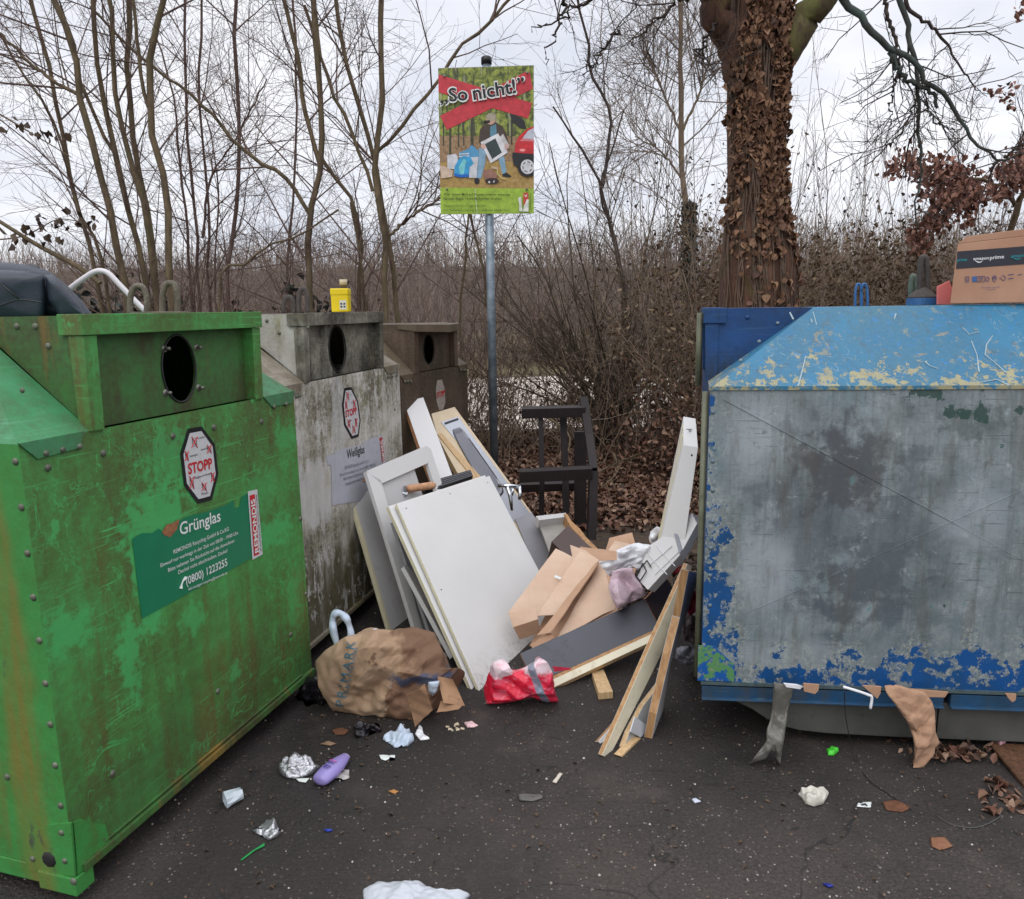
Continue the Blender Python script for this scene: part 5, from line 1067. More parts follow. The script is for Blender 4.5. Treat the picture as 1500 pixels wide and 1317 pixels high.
o = sheet('torn_strip', [P(808, 976, 2.94), P(834, 978, 3.0), P(836, 981, 3.0), P(812, 984, 2.94)], film('red_strip', S(214, 60, 86)), o, 10, .006, 3, .001)
# ------------------------------------------------------------------ trees, bushes, undergrowth
def bark(name, a_, b_, moss=None, sc_=1):
    t = NT(name, .9); n1 = t.noise(18*sc_, 6, .7, vec=t.scale(1, 1, .35)); c = t.mix(t.mr(n1, .35, .65), a_, b_)
    if moss: c = t.mix(t.mr(t.noise(5, 5, .6), .5, .62, 0, .7), c, moss)
    t.col(c); t.bump(n1, .5, .01); return t.m
B_OLIVE = bark('olive_bark', S(74, 62, 46), S(120, 104, 78), S(92, 84, 58)); B_RED = bark('reddish_twig', S(84, 66, 60), S(120, 98, 88)); B_GREY = bark('grey_brown_twig', S(96, 84, 76), S(138, 124, 112))
B_DARK = bark('dark_bark', S(44, 36, 32), S(72, 60, 52)); B_TAN = bark('dry_stem', S(104, 86, 72), S(154, 134, 112)); B_FAR = bark('far_stem', S(108, 94, 86), S(148, 132, 120))
B_TEAL = bark('lichen_bark', S(54, 52, 48), S(74, 80, 74), S(74, 92, 84))
def leafmat(name, cols, rough=.75):
    t = NT(name, rough); r = t.island(); t.col(t.mix(t.mr(t.noise(40, 3, .6), .3, .7, 0, .35), t.ramp(r, [(i/(len(cols)-1), c) for i, c in enumerate(cols)]), S(60, 46, 36))); return t.m
L_BROWN = leafmat('dead_leaf', [S(62, 46, 38), S(104, 74, 58), S(140, 106, 84), S(116, 76, 60), S(178, 146, 122), S(90, 66, 54)])
L_IVY = leafmat('dead_ivy_leaf', [S(72, 46, 34), S(118, 82, 58), S(150, 110, 80), S(96, 62, 46), S(134, 100, 76), S(174, 136, 104)])
L_DARK = leafmat('dark_dead_leaf', [S(50, 38, 32), S(78, 62, 50), S(98, 80, 60), S(66, 50, 42)])
L_OAK = leafmat('oak_leaf', [S(92, 58, 50), S(128, 84, 68), S(156, 110, 90), S(108, 70, 58)])
L_HEDGE = leafmat('hedge_leaf', [S(74, 58, 40), S(108, 88, 62), S(136, 116, 88), S(90, 60, 46), S(82, 76, 48)])
L_GREEN = leafmat('evergreen_leaf', [S(26, 36, 30), S(40, 52, 42), S(34, 44, 38), S(56, 66, 52)])
def pline(pts, K):
    pts = np.array(smooth_path(pts, 6)); d = np.r_[0, np.cumsum(np.linalg.norm(np.diff(pts, axis=0), axis=1))]; s_ = np.linspace(0, d[-1], K)
    return np.stack([np.interp(s_, d, pts[:, i]) for i in range(3)], 1)
def levels(Pn, R, spec, seed):
    g = np.random.default_rng(seed); out = []; cur = (Pn, R)
    for (m_, ang, l0, l1, wig, up, rr0, rr1, tmin) in spec:
        p, d, r, tt = spawn(cur[0], cur[1], m_, ang, tmin, 1.0, g); L = (l0+(l1-l0)*g.random(len(p)))*(1.15-.6*tt)
        r_s = np.minimum(r*.6, rr0*(.6+.8*g.random(len(p)))); q_ = grow(p, d, L, 5, wig, up, r_s, np.minimum(rr1, r_s), g); X_ = q_[0]; bad = ((X_[..., 0] > -.62)&(X_[..., 0] < .26)&(X_[..., 1] < 5.7)&(X_[..., 1] > 4.6)&(X_[..., 2] > 2.0)&(X_[..., 2] < 3.5)).any(1); q_ = (X_[~bad], q_[1][~bad]); out.append(q_); cur = q_
    return out
def tree(name, label, stems, mt, mtt, spec, seed, group=None, sides=7, extra_leaf=None, cat='tree', wobble=.006):
    """stems: (points along rays, depth, radius px at base, radius px at top); they run on above the picture"""
    g = np.random.default_rng(seed); SP = []; SR = []; K = 22
    for pts, Y, ra, rb, *more in stems:
        w_ = [P(x, y, Y if not callable(Y) else Y(i/(len(pts)-1))) for i, (x, y) in enumerate(pts)]
        if not (more and more[0] == 'branch'): w_ = [np.array([w_[0][0]+(w_[0][0]-w_[1][0])*.15, w_[0][1], 0])]+w_
        if pts[-1][1] <= 6: e_ = w_[-1]+unit(w_[-1]-w_[-2])*1.4; e_[2] += .3; w_ = w_+[e_]
        q_ = pline(w_, K); Ym = q_[:, 1].mean(); q_[1:-1] += g.normal(size=(K-2, 3))*wobble; SP.append(q_); SR.append(np.linspace(ra, rb, K)*.86*Ym/F_PX*(1+.06*g.normal(size=K)))
    SP = np.array(SP); SR = np.array(SR); base = SP[0, 0].copy(); base[2] = max(0, base[2])
    T = thing(name, label, cat, base, group=group); V, Fq = tubes([(SP, SR)], sides); obj('trunk', V, Fq, mt, T, smooth=True)
    lv = levels(SP, SR, spec, seed+1); V, Fq = tubes(lv[:1], 4); V2, F2 = tubes(lv[1:], 3); obj('crown', *join([(V, Fq), (V2, F2)]), mtt, T)
    return T, lv
def zs(pts, s=2.864, ox=0, oy=0): return [(ox+x/s, oy+y/s) for x, y in pts]
SPEC = [(13, .75, .5, 1.6, .10, .03, .0062, .0022, .08), (7, .85, .25, .8, .13, .01, .0030, .0014, .1), (4, .8, .12, .38, .15, .0, .0016, .0009, .15)]
st = [(zs([(525,1190),(490,1020),(430,770),(380,560),(330,400),(315,160),(225,0)]), 6.0, 6.5, 4), (zs([(610,1190),(540,900),(480,620),(420,380),(395,200),(395,0)]), 6.2, 5.5, 3.2), (zs([(645,1180),(600,860),(540,640),(480,380),(465,60),(455,0)]), 6.1, 5.5, 3),
      (zs([(650,1180),(640,1000),(580,700),(545,420),(535,200),(540,0)]), 6.4, 5, 3.6), (zs([(712,1190),(710,980),(680,740),(640,560),(635,400),(630,200),(690,0)]), 5.9, 6.5, 4), (zs([(622,450),(600,380),(575,150),(560,0)]), 5.9, 3, 2, 'branch'),
      (zs([(400,1130),(320,880),(270,620),(230,420),(180,180),(125,0)]), 6.6, 4.5, 2.2), (zs([(440,1150),(330,880),(240,540),(120,340),(0,140)]), 6.5, 3.4, 1.8), (zs([(330,400),(180,310),(0,140)]), 6.0, 3.2, 2.2, 'branch'), (zs([(480,640),(340,360),(300,150),(230,0)]), 6.2, 3, 2, 'branch')]
tree('multistem_tree', 'bare olive stemmed tree clump rising behind the green container', st, B_OLIVE, B_RED, SPEC, 100, 'bare trees behind the containers')
st = [(zs([(830,1190),(830,970),(790,650),(780,400),(775,0)]), 7.2, 3, 1.6), (zs([(800,1190),(780,900),(755,700),(740,480),(700,300),(640,120)]), 7.4, 3.6, 1.2), (zs([(955,1190),(965,1060),(990,900),(1005,650),(1000,420),(980,150),(985,0)]), 7.0, 4, 2.2),
      (zs([(870,1190),(880,950),(850,600),(835,300),(850,0)]), 7.3, 2.6, 1.4), (zs([(900,1190),(915,900),(900,640),(860,480)]), 7.1, 2.4, 1), (zs([(850,1000),(880,760),(1000,560),(1120,330)]), 7.1, 2.2, 1, 'branch'), (zs([(1210,1190),(1215,1000),(1240,700),(1245,400),(1230,0)]), 7.6, 2.6, 1.3)]
tree('slender_tree', 'group of thin bare upright stems between the green and white containers', st, B_RED, B_RED, SPEC, 120, 'bare trees behind the containers', 6)
st = [(zs([(1300,1180),(1300,900),(1350,680),(1350,500),(1330,200),(1320,0)]), 6.3, 6, 4), (zs([(1300,900),(1200,740),(1100,690),(950,550),(830,420),(600,250),(380,30)]), 6.3, 3.6, 2, 'branch'), (zs([(1345,700),(1290,500),(1250,250),(1190,0)]), 6.3, 4, 2.6, 'branch'),
      (zs([(190,1130),(195,900),(150,700),(60,600),(45,350),(30,150),(-10,20)], 2.5, 450), 6.6, 4.4, 2.4), (zs([(210,1130),(190,900),(160,740)], 2.5, 450), 6.5, 4, 2.4), (zs([(920,1190),(1000,1130),(1110,1040),(1280,980),(1420,880)]), 6.2, 3, 1.6)]
tree('forked_tree', 'bare forked tree behind the white container, below the yellow can', st, B_OLIVE, B_RED, SPEC, 140, 'bare trees behind the containers')
st = [(zs([(285,1150),(285,900),(250,700),(245,560),(280,400),(270,180),(270,0)], 2.5, 450), 6.2, 6.2, 3.4), (zs([(335,1150),(290,850),(260,650),(220,480),(150,250),(105,0)], 2.5, 450), 6.4, 5.4, 2.4), (zs([(250,560),(330,480),(480,300),(560,170),(730,10)], 2.5, 450), 6.3, 3, 1.8, 'branch'),
      (zs([(300,860),(400,780),(520,710)], 2.5, 450), 6.2, 2.6, 1.4, 'branch'), (zs([(560,1150),(580,950),(590,790),(640,600)], 2.5, 450), 7.4, 3, 1.6), (zs([(660,1100),(640,960),(600,800),(560,560)], 2.5, 450), 7.0, 2.6, 1.6), (zs([(240,700),(170,500),(60,250),(20,0)], 2.5, 450), 6.3, 3, 1.6, 'branch')]
tree('leaning_tree', 'bare tree with crossing limbs just left of the poster sign', st, B_OLIVE, B_RED, SPEC, 160, 'bare trees behind the containers')
SPEC2 = [(12, .8, .4, 1.3, .12, .05, .007, .003, .15), (6, .8, .25, .8, .14, .02, .004, .002, .1), (3, .7, .15, .4, .15, .0, .0026, .0016, .2)]
st = [(zs([(1165,1130),(1140,960),(1080,700),(1050,620),(960,480),(900,390)], 2.5, 450), 9.4, 5.5, 1.4), (zs([(1080,690),(1110,480),(1100,380),(1030,250),(1030,150),(990,0)], 2.5, 450), 9.4, 3, 1.2, 'branch'), (zs([(1160,1130),(1130,880),(1070,700),(1120,540),(1160,400)], 2.5, 450), 9.5, 4, 1.2)]
tree('young_tree', 'bare young tree with upswept twigs between the sign and the ivy trunk', st, B_DARK, B_GREY, SPEC2, 180, 'bare trees behind the containers', 6)
st = [(zs([(1400,1100),(1400,900),(1385,740),(1370,600),(1368,350),(1365,0)], 2.5, 450), 12.0, 7, 2.2), (zs([(1370,490),(1300,330),(1230,180)], 2.5, 450), 12, 2.4, 1, 'branch'), (zs([(1370,490),(1440,330),(1490,150)], 2.5, 450), 12, 2.4, 1, 'branch'), (zs([(1368,650),(1300,560),(1200,500)], 2.5, 450), 12, 2, .8, 'branch')]
SPEC3 = [(22, .85, .6, 2.0, .10, .06, .010, .004, .35), (7, .8, .4, 1.0, .12, .02, .0055, .003, .1), (3, .7, .2, .5, .15, .0, .0036, .002, .2)]
T, lv = tree('ivy_tree', 'tall slim bare tree with green ivy on its lower trunk', st, bark('pale_bark', S(104, 88, 72), S(138, 120, 98)), B_GREY, SPEC3, 200, 'bare trees behind the containers', 7)
g = np.random.default_rng(5); n = 1500; t_ = g.random(n); pc = np.array([P(1010-2*(a_), 300+150*a_, 12) for a_ in t_]); a_ = g.random(n)*6.283; rr = .05+.06*g.random(n); c_ = pc+np.stack([np.cos(a_)*rr, np.sin(a_)*rr, g.normal(size=n)*.03], 1)
obj('ivy', *leaves(c_, .07+.04*g.random(n), g=g), L_GREEN, T)
# big trunk wrapped in dead ivy
prof = [(1108, 640, 66), (1109, 520, 62), (1109, 452, 53), (1108, 400, 53), (1107, 345, 45), (1106, 300, 38), (1107, 200, 36.5), (1108, 120, 37), (1110, 60, 38), (1112, 0, 37), (1114, -120, 38), (1116, -300, 34)]
YT = 5.0; cen = [P(x, y, YT) for x, y, r in prof]; cen[0][2] = 0; rad = [r*YT/F_PX for *_, r in prof]
zq = np.linspace(0, cen[-1][2], 120); cz_ = np.array([c[2] for c in cen]); cxx = np.interp(zq, cz_, [c[0] for c in cen]); crr = np.interp(zq, cz_, rad); ns = 56; V = []
for k, z in enumerate(zq):
    for j in range(ns):
        a_ = 2*math.pi*j/ns; r_ = crr[k]*(1+.10*math.sin(a_*3+z*.5)*max(0, 1-z/2.6)+.07*mn.noise(Vector((math.cos(a_)*3.2, math.sin(a_)*3.2, z*.9)))+.05*mn.noise(Vector((math.cos(a_)*11, math.sin(a_)*11, z*2.2))))
        V.append((cxx[k]+r_*math.cos(a_), YT+r_*math.sin(a_), z))
Fq = np.array([(k*ns+j, k*ns+(j+1) % ns, (k+1)*ns+(j+1) % ns, (k+1)*ns+j) for k in range(119) for j in range(ns)])
ivt = thing('ivy_trunk_tree', 'thick trunk covered in dead brown ivy leaves behind the blue container', 'tree', (cxx[0], YT, 0))
tb_ = NT('furrowed_bark', .95); n1 = tb_.noise(16, 7, .7, vec=tb_.scale(1, 1, .22), dist=.5); c = tb_.mix(tb_.mr(n1, .35, .62), S(52, 34, 28), S(112, 80, 62)); c = tb_.mix(tb_.mr(tb_.noise(4, 5, .6), .56, .66, 0, .55), c, S(86, 88, 46)); tb_.col(c); tb_.bump(n1, 1.0, .03)
obj('trunk', V, Fq, tb_.m, ivt, smooth=True)
def tr_at(z): return np.interp(z, zq, cxx), np.interp(z, zq, crr)
g = np.random.default_rng(9)
# limbs
def limb(name, pts, r0, r1, mt, seed, par=ivt, sides=9, K=26, wob=.01):
    q_ = pline([P(x, y, Y) for x, y, Y in pts], K); gg = np.random.default_rng(seed); q_[1:] += gg.normal(size=(K-1, 3))*wob; R_ = np.linspace(r0, r1, K); V, Fq = tubes([(q_[None], R_[None])], sides); obj(name, V, Fq, mt, par, smooth=True); return q_[None], R_[None]
limb('limb', [(1092, 130, 5.0), (1072, 60, 4.97), (1050, 20, 4.9), (1030, -60, 4.8), (1000, -200, 4.6)], .10, .075, tb_.m, 1)
MOSS = bark('mossy_bark', S(72, 60, 46), S(104, 92, 62), S(102, 104, 50), 2.5)
Lr = limb('limb', [(1130, 115, 5.0), (1152, 75, 4.95), (1180, 30, 4.9), (1205, -2, 4.85), (1240, -60, 4.8), (1300, -150, 4.7)], .10, .06, MOSS, 2)
BR = []
def br(pts, r0, r1, Y=4.4, seed=3, mt=B_TEAL): 
    q_ = limb('branch', [(*p, Y) for p in zs(pts, 2.864, 1000)], r0, r1, mt, seed, wob=.006); BR.append(q_)
br([(600,-60),(680,0),(760,90),(870,210),(960,250),(1030,340),(1110,410),(1190,540),(1260,620),(1340,670),(1400,650)], .022, .005)
br([(870,215),(905,300),(960,345),(1040,385),(1080,450)], .018, .008, 4.42, 4)
br([(890,-60),(940,90),(970,220),(985,320),(997,560),(1003,740),(975,850),(985,960)], .016, .004, 4.5, 5)
br([(840,-60),(860,60),(885,150),(912,285)], .012, .008, 4.45, 6, B_DARK)
br([(930,-40),(960,50),(1050,110),(1110,180),(1180,300),(1250,385)], .012, .003, 4.6, 7, B_DARK)
br([(905,310),(880,380),(868,450),(880,520)], .008, .003, 4.42, 8, B_DARK)
br([(1020,420),(1050,500),(1120,540),(1190,530)], .007, .003, 4.4, 9)
br([(1330,670),(1300,700),(1290,760)], .006, .003, 4.4, 10, B_DARK); br([(990,400),(960,470),(920,550),(850,620),(770,700)], .006, .003, 4.45, 11, B_DARK); br([(1350,660),(1430,600),(1500,560)], .007, .003, 4.35, 12, B_DARK)
Pn = np.concatenate([b_[0] for b_ in BR]); Rn = np.concatenate([b_[1] for b_ in BR])
lv = levels(Pn, Rn, [(6, .95, .2, .6, .16, -.02, .0045, .0022, .12), (4, .8, .10, .28, .16, .05, .0028, .0018, .1), (3, .7, .05, .13, .15, .05, .002, .0014, .2)], 300); obj('twigs', *join([tubes(lv[:1], 4), tubes(lv[1:], 3)]), B_DARK, ivt)
BR2 = []
for k, pts in enumerate(([(1500,90),(1450,150),(1440,210),(1500,300)], [(1400,-20),(1290,60),(1200,140),(1190,170)], [(950,-20),(930,60),(890,170),(870,240)], [(1060,-20),(900,80),(820,100)], [(1140,110),(1060,210),(1010,280)])):
    BR2.append(limb('branch', [(*p, 4.6+.1*k) for p in zs(pts, 2.5, 450)], .010, .003, B_DARK, 20+k, wob=.012))
Pn = np.concatenate([b_[0] for b_ in BR2]); Rn = np.concatenate([b_[1] for b_ in BR2])
lv = levels(Pn, Rn, [(9, .95, .25, .6, .16, 0, .004, .002, .05), (5, .8, .12, .3, .16, .0, .0026, .0015, .1), (3, .7, .05, .15, .15, .0, .0018, .0012, .2)], 320); obj('twigs', *join([tubes(lv[:1], 4), tubes(lv[1:], 3)]), B_DARK, ivt)
# ivy leaves and vines around the trunk
n = 9500; z = 1.45+3.3*g.random(n)**.9; a_ = -math.pi/2+g.normal(size=n)*.72+.22; dens = (g.random(n) < np.clip((z-1.75)/.55, .10, 1))&((np.sin(z*7+a_*2.3)+np.sin(z*3.3-a_*5)+.6*np.sin(z*17+a_*9)) > -1.0); z = z[dens]; a_ = a_[dens]; n = len(z)
cx_, cr_ = tr_at(z); off_ = cr_*1.03+.002+.028*g.random(n); c_ = np.stack([cx_+off_*np.cos(a_), YT+off_*np.sin(a_), z], 1); N = np.stack([np.cos(a_), np.sin(a_), np.full(n, .25)], 1)+g.normal(size=(n, 3))*.6
obj('ivy', *leaves(c_, .020+.045*g.random(n)**2, N, g, .8, .4, axis=np.array([[0, 0, -1.]])), L_IVY, ivt)
VN = []; 
for k in range(30):
    a0 = -math.pi/2+g.normal()*.9; z0_ = .9+g.random()*.6; K = 26; zz_ = np.linspace(z0_, z0_+1.6+2.2*g.random(), K); aa = a0+np.cumsum(g.normal(size=K)*.07); cx_, cr_ = tr_at(zz_); o_ = cr_*1.045+.006; VN.append(np.stack([cx_+o_*np.cos(aa), YT+o_*np.sin(aa), zz_], 1))
lv = levels(np.array(VN), np.full((30, 26), .0045), [(5, 1.2, .08, .25, .3, 0, .003, .0015, .05)], 55); obj('vine', *join([tubes([(np.array(VN), np.full((len(VN), 26), .0045))], 5), tubes(lv, 3)]), bark('vine_bark', S(70, 56, 46), S(112, 92, 76)), ivt, smooth=True)
# oak with withered leaves
ok = [(zs([(1375,1190),(1370,975),(1400,870),(1440,800),(1500,720)], 2.864, 1000), 6.4, 7, 5), (zs([(1395,860),(1330,785),(1230,750),(1120,735),(980,690)], 2.864, 1000), 6.3, 3.6, 1, 'branch'), (zs([(1330,785),(1240,800),(1150,860),(1060,930)], 2.864, 1000), 6.2, 1.6, .8, 'branch'), (zs([(1440,800),(1400,720),(1350,700)], 2.864, 1000), 6.3, 2, .8, 'branch')]
T, lv = tree('oak_tree', 'small oak holding reddish brown withered leaves at the right edge', ok, bark('oak_bark', S(84, 68, 48), S(120, 102, 80)), B_DARK, [(8, .8, .15, .5, .12, .0, .006, .003, .3), (4, .8, .1, .25, .14, 0, .003, .002, .1)], 220, None, 8)
g = np.random.default_rng(31); cs_ = []
for (x, y, r_, m_) in ((950,680,60,60),(1060,730,60,80),(1150,760,75,120),(1100,830,75,110),(1180,850,60,80),(1230,790,50,50),(1060,930,45,45),(1370,740,60,70),(1425,700,60,80),(1330,820,35,25),(1210,930,22,16),(1480,760,70,90),(880,720,30,16),(1450,640,40,30),(985,985,40,50),(1000,1040,40,30)):
    for k in range(int(m_*2.6)): cs_.append(P(1000+(x+g.normal()*r_*.62)/2.864, (y+g.normal()*r_*.55)/2.864, 6.1+g.normal()*.25))
obj('leaves', *leaves(np.array(cs_), .03+.035*g.random(len(cs_)), None, g, .55, .4, axis=np.array([[0, 0, -1.]])), L_OAK, T)
cs_ = [P(1000+(x+g.normal()*r_*.6)/2.864, (y+g.normal()*r_*.5)/2.864, 4.4+g.normal()*.1) for (x, y, r_, m_) in ((1350,380,38,22),(1290,390,16,8),(1370,430,22,10),(1415,60,26,14),(1430,10,20,8)) for k in range(m_)]
obj('leaves', *leaves(np.array(cs_), .025+.02*g.random(len(cs_)), None, g, .6, .4), L_OAK, ivt)
# hedge behind the blue container
g = np.random.default_rng(41); n = 420; hx = 1.5+g.random(n)*6.2; hy = 6.7+g.random(n)*1.3; p0 = np.stack([hx, hy, np.zeros(n)], 1); d0 = g.normal(size=(n, 3))*.25; d0[:, 2] = 1
hs = grow(p0, d0, 1.9+.7*g.random(n), 8, .10, .02, .008, .003, g); lv = levels(*hs, [(9, .8, .2, .7, .15, .03, .004, .002, .25), (3, .8, .1, .3, .15, 0, .0025, .0015, .1)], 42)
hd = thing('hedge', 'dense unclipped hedge with dead olive brown leaves right of the ivy trunk', 'hedge', (4.4, 7.3, 0)); obj('stems', *join([tubes([hs], 4), tubes(lv, 3)]), B_TAN, hd)
m_ = 26000; i = g.integers(0, len(lv[0][0]), m_); k = g.integers(1, 5, m_); c_ = lv[0][0][i, k]+g.normal(size=(m_, 3))*.06; c_ = c_[c_[:, 2] < 2.35+.25*np.sin(c_[:, 0]*4)+.15*g.random(m_)]; obj('leaves', *leaves(c_, .028+.034*g.random(len(c_)), None, g, .5, .3), L_HEDGE, hd)
n = 60; p0 = np.stack([1.3+g.random(n)*3.2, 7.2+g.random(n)*1.5, np.full(n, .2)], 1); d0 = g.normal(size=(n, 3))*.10; d0[:, 2] = 1; hs = grow(p0, d0, 2.6+1.3*g.random(n), 9, .05, .01, .007, .002, g); lv = levels(*hs, [(9, .55, .3, .8, .10, .06, .0035, .0018, .45), (2, .6, .1, .3, .12, .04, .0022, .0014, .2)], 43)
V_ = join([tubes([hs], 4), tubes(lv, 3)]); o = obj('tall_shoots', *V_, B_GREY, hd)
i = g.integers(0, len(lv[0][0]), 420); c_ = lv[0][0][i, g.integers(1, 5, 420)]+g.normal(size=(420, 3))*.03; c_ = c_[c_[:, 2] < 3.1]; obj('leaves', *leaves(c_, .03+.025*g.random(len(c_)), None, g, .4, .3), L_DARK, hd)

# pollarded bush in the middle
b0 = P(893, 652, 8.8); b0[2] = 0
g = np.random.default_rng(51); n = 46; p0 = b0+np.stack([g.normal(size=n)*.13, g.normal(size=n)*.13, .15+.6*g.random(n)], 1); an = (g.random(n)-.5)*2.3; d0 = np.stack([np.sin(an), g.normal(size=n)*.35, np.cos(an)], 1)
hs = grow(p0, d0, 1.4+1.9*g.random(n), 9, .06, .05, .014, .004, g); bs = thing('pollarded_bush', 'bare bush fanning out from a stubby dark base in the middle', 'bush', b0)
V = [b0+np.array([0, 0, z]) for z in (0, .2, .5, .8, 1.0)]; mb = MB(); mb.tube(V, [.2, .17, .16, .13, .05], 14); mb.tube([b0+(.1, 0, 0), b0+(.16, 0, .5), b0+(.3, 0, .9)], [.12, .09, .05], 10); mb.build('stump', B_DARK, bs, True)
df = [([(790,960),(740,760),(600,560),(500,270),(370,80)], .022), ([(835,900),(840,600),(860,400),(850,250),(800,60)], .02), ([(860,930),(900,620),(1140,330),(1290,210)], .018), ([(800,900),(690,660),(560,480),(470,420)], .016), ([(820,900),(700,480),(560,200),(520,50)], .015), ([(800,950),(650,800),(430,600)], .012)]
dq = np.array([pline([P(640+x/3.135, 320+y/3.135, 8.8+.05*k) for x, y in pts], 9) for k, (pts, r) in enumerate(df)]); dr_ = np.array([np.linspace(r, r*.35, 9) for _, r in df])
hs = (np.concatenate([hs[0], dq]), np.concatenate([hs[1], dr_])); lv = levels(*hs, [(7, .6, .3, 1.0, .12, .05, .006, .003, .25), (4, .7, .15, .4, .14, 0, .0035, .002, .1)], 52)
obj('stems', *join([tubes([hs], 5), tubes(lv, 3)]), bark('bush_bark', S(62, 52, 42), S(98, 84, 68)), bs)

# undergrowth in front of the path
g = np.random.default_rng(61); n = 1250; hx = -7+13*g.random(n); hy = 7.6+2.3*g.random(n)**.8; p0 = np.stack([hx, hy, np.zeros(n)], 1); d0 = g.normal(size=(n, 3))*.42; d0[:, 2] = 1
hs = grow(p0, d0, .6+1.9*g.random(n)**1.4, 8, .15, -.01, .0065, .0025, g); lv = levels(*hs, [(6, .9, .15, .6, .2, .0, .0038, .0018, .15), (2, .8, .1, .25, .2, 0, .0024, .0014, .1)], 62)
un = obj('undergrowth', *join([tubes([hs], 4), tubes(lv, 3)]), B_TAN); tag(un, 'tangled bare undergrowth in front of the pale path', 'undergrowth', kind='stuff')
m_ = 13000; i = g.integers(0, len(lv[0][0]), m_); c_ = lv[0][0][i, g.integers(1, 5, m_)]+g.normal(size=(m_, 3))*.03; c_ = c_[(c_[:, 2] < 1.1) | (g.random(len(c_)) < .12)]
tag(obj('hanging_leaves', *leaves(c_, .03+.03*g.random(len(c_)), None, g, .35, .4, axis=np.array([[0, 0, -1.]])), L_DARK), 'shrivelled dark leaves hanging in the undergrowth', 'leaves', kind='stuff')
# reddish leaf heap caught in the bush right of the stump
m_ = 4200; c_ = np.stack([1.9+g.normal(size=m_)*.35, 7.3+g.normal(size=m_)*.4, np.abs(g.normal(size=m_))*.38], 1); tag(obj('leaf_drift', *leaves(c_, .035+.035*g.random(m_), None, g, .55, .4), L_BROWN), 'drift of reddish dead leaves caught low in the bushes by the blue container', 'leaves', kind='stuff')
# far thicket beyond the path
g = np.random.default_rng(71); n = 2700; hy = 21.5+13*g.random(n); hx = (g.random(n)*2-1)*.78*hy; p0 = np.stack([hx, hy, np.zeros(n)], 1); d0 = g.normal(size=(n, 3))*.24; d0[:, 2] = 1
H_ = 1.6+hy*.096+g.normal(size=n)*.35; H_ *= np.where(hx/hy < -.32, .86, 1)
hs = grow(p0, d0, H_, 7, .07, .0, .016, .005, g); lv = levels(*hs, [(11, .6, .4, 1.5, .16, .03, .007, .004, .12)], 72)
tag(obj('thicket', *join([tubes([hs], 3), tubes(lv, 3)]), B_FAR), 'dense brown leafless thicket beyond the path', 'thicket', kind='stuff')
g = np.random.default_rng(73); n = 620; hy = 21.0+2.0*g.random(n); hx = (g.random(n)*2-1)*.75*hy; p0 = np.stack([hx, hy, np.zeros(n)], 1); d0 = g.normal(size=(n, 3))*.5; d0[:, 2] = 1; hs = grow(p0, d0, .5+1.2*g.random(n), 5, .15, -.03, .015, .005, g); lv = levels(*hs, [(6, .8, .2, .8, .2, 0, .008, .004, .1)], 74)
tag(obj('bramble_fringe', *join([tubes([hs], 3), tubes(lv, 3)]), B_DARK), 'dark low brambles along the far side of the path', 'brambles', kind='stuff')
g = np.random.default_rng(75); n = 900; hx = (g.random(n)*2-1)*46; hy = 60+14*g.random(n); p0 = np.stack([hx, hy, np.full(n, 2.2)], 1); d0 = g.normal(size=(n, 3))*.12; d0[:, 2] = 1; hs = grow(p0, d0, 3.4+2.4*g.random(n), 6, .06, 0, .05, .015, g); lv = levels(*hs, [(7, .6, .8, 2.2, .14, .04, .022, .012, .3)], 76)
tag(obj('far_wood', *join([tubes([hs], 3), tubes(lv, 3)]), B_GREY), 'bare grey wood on the rise beyond the thicket', 'wood', kind='stuff')
# evergreen bush with dark leaves behind the white bar, and a leafy spray on the left
g = np.random.default_rng(81); eb_ = thing('evergreen_bush', 'dark green evergreen bush behind the white bent tube', 'bush', (-3.3, 6.9, 0))
n = 60; p0 = np.stack([-4.2+2.1*g.random(n), 6.9+.5*g.random(n), np.zeros(n)], 1); d0 = g.normal(size=(n, 3))*.25; d0[:, 2] = 1; hs = grow(p0, d0, 1.5+.5*g.random(n), 7, .12, 0, .01, .004, g); lv = levels(*hs, [(8, .8, .2, .5, .15, 0, .005, .003, .2)], 82); obj('stems', *join([tubes([hs], 4), tubes(lv, 3)]), B_DARK, eb_)
m_ = 3600; c_ = lv[0][0][g.integers(0, len(lv[0][0]), m_), g.integers(1, 5, m_)]+g.normal(size=(m_, 3))*.05; c_ = c_[c_[:, 2] < 2.0]; obj('leaves', *leaves(c_, .06+.05*g.random(len(c_)), None, g, .55, .3), L_GREEN, eb_)
cs_ = [P((x+g.normal()*30)/2.864, (y+g.normal()*18)/2.864, 5.6+g.normal()*.1) for (x, y, k_) in ((10,540,4),(90,530,6),(150,570,3),(215,570,5),(240,920,8),(180,950,9),(100,980,7),(250,1020,9),(380,950,5),(320,930,4),(30,990,4)) for _ in range(k_)]
sp = obj('leaves', *leaves(np.array(cs_), .04+.035*g.random(len(cs_)), None, g, .6, .4, axis=np.array([[0, 0, -1.]])), L_DARK)
pb = [pline([P(x/2.864, y/2.864, 5.6) for x, y in pts], 12) for pts in ([(-80,880),(0,930),(160,1030),(320,1115),(420,1190)], [(-80,440),(0,480),(150,570),(300,660)], [(-60,1010),(100,990),(240,920),(330,930)])]
T = thing('low_branch', 'low slanting branch with a few withered leaves at the left edge', 'branch', P(0, 930/2.864, 5.6)); [obj('limb', *tubes([(pb[i][None], r_[None])], 6), B_OLIVE, T, smooth=True) for i, r_ in enumerate((np.linspace(.012, .02, 12), np.linspace(.008, .003, 12), np.linspace(.006, .003, 12)))]
sp.parent = T; sp.location = np.array(sp.location)-np.array(T.location)
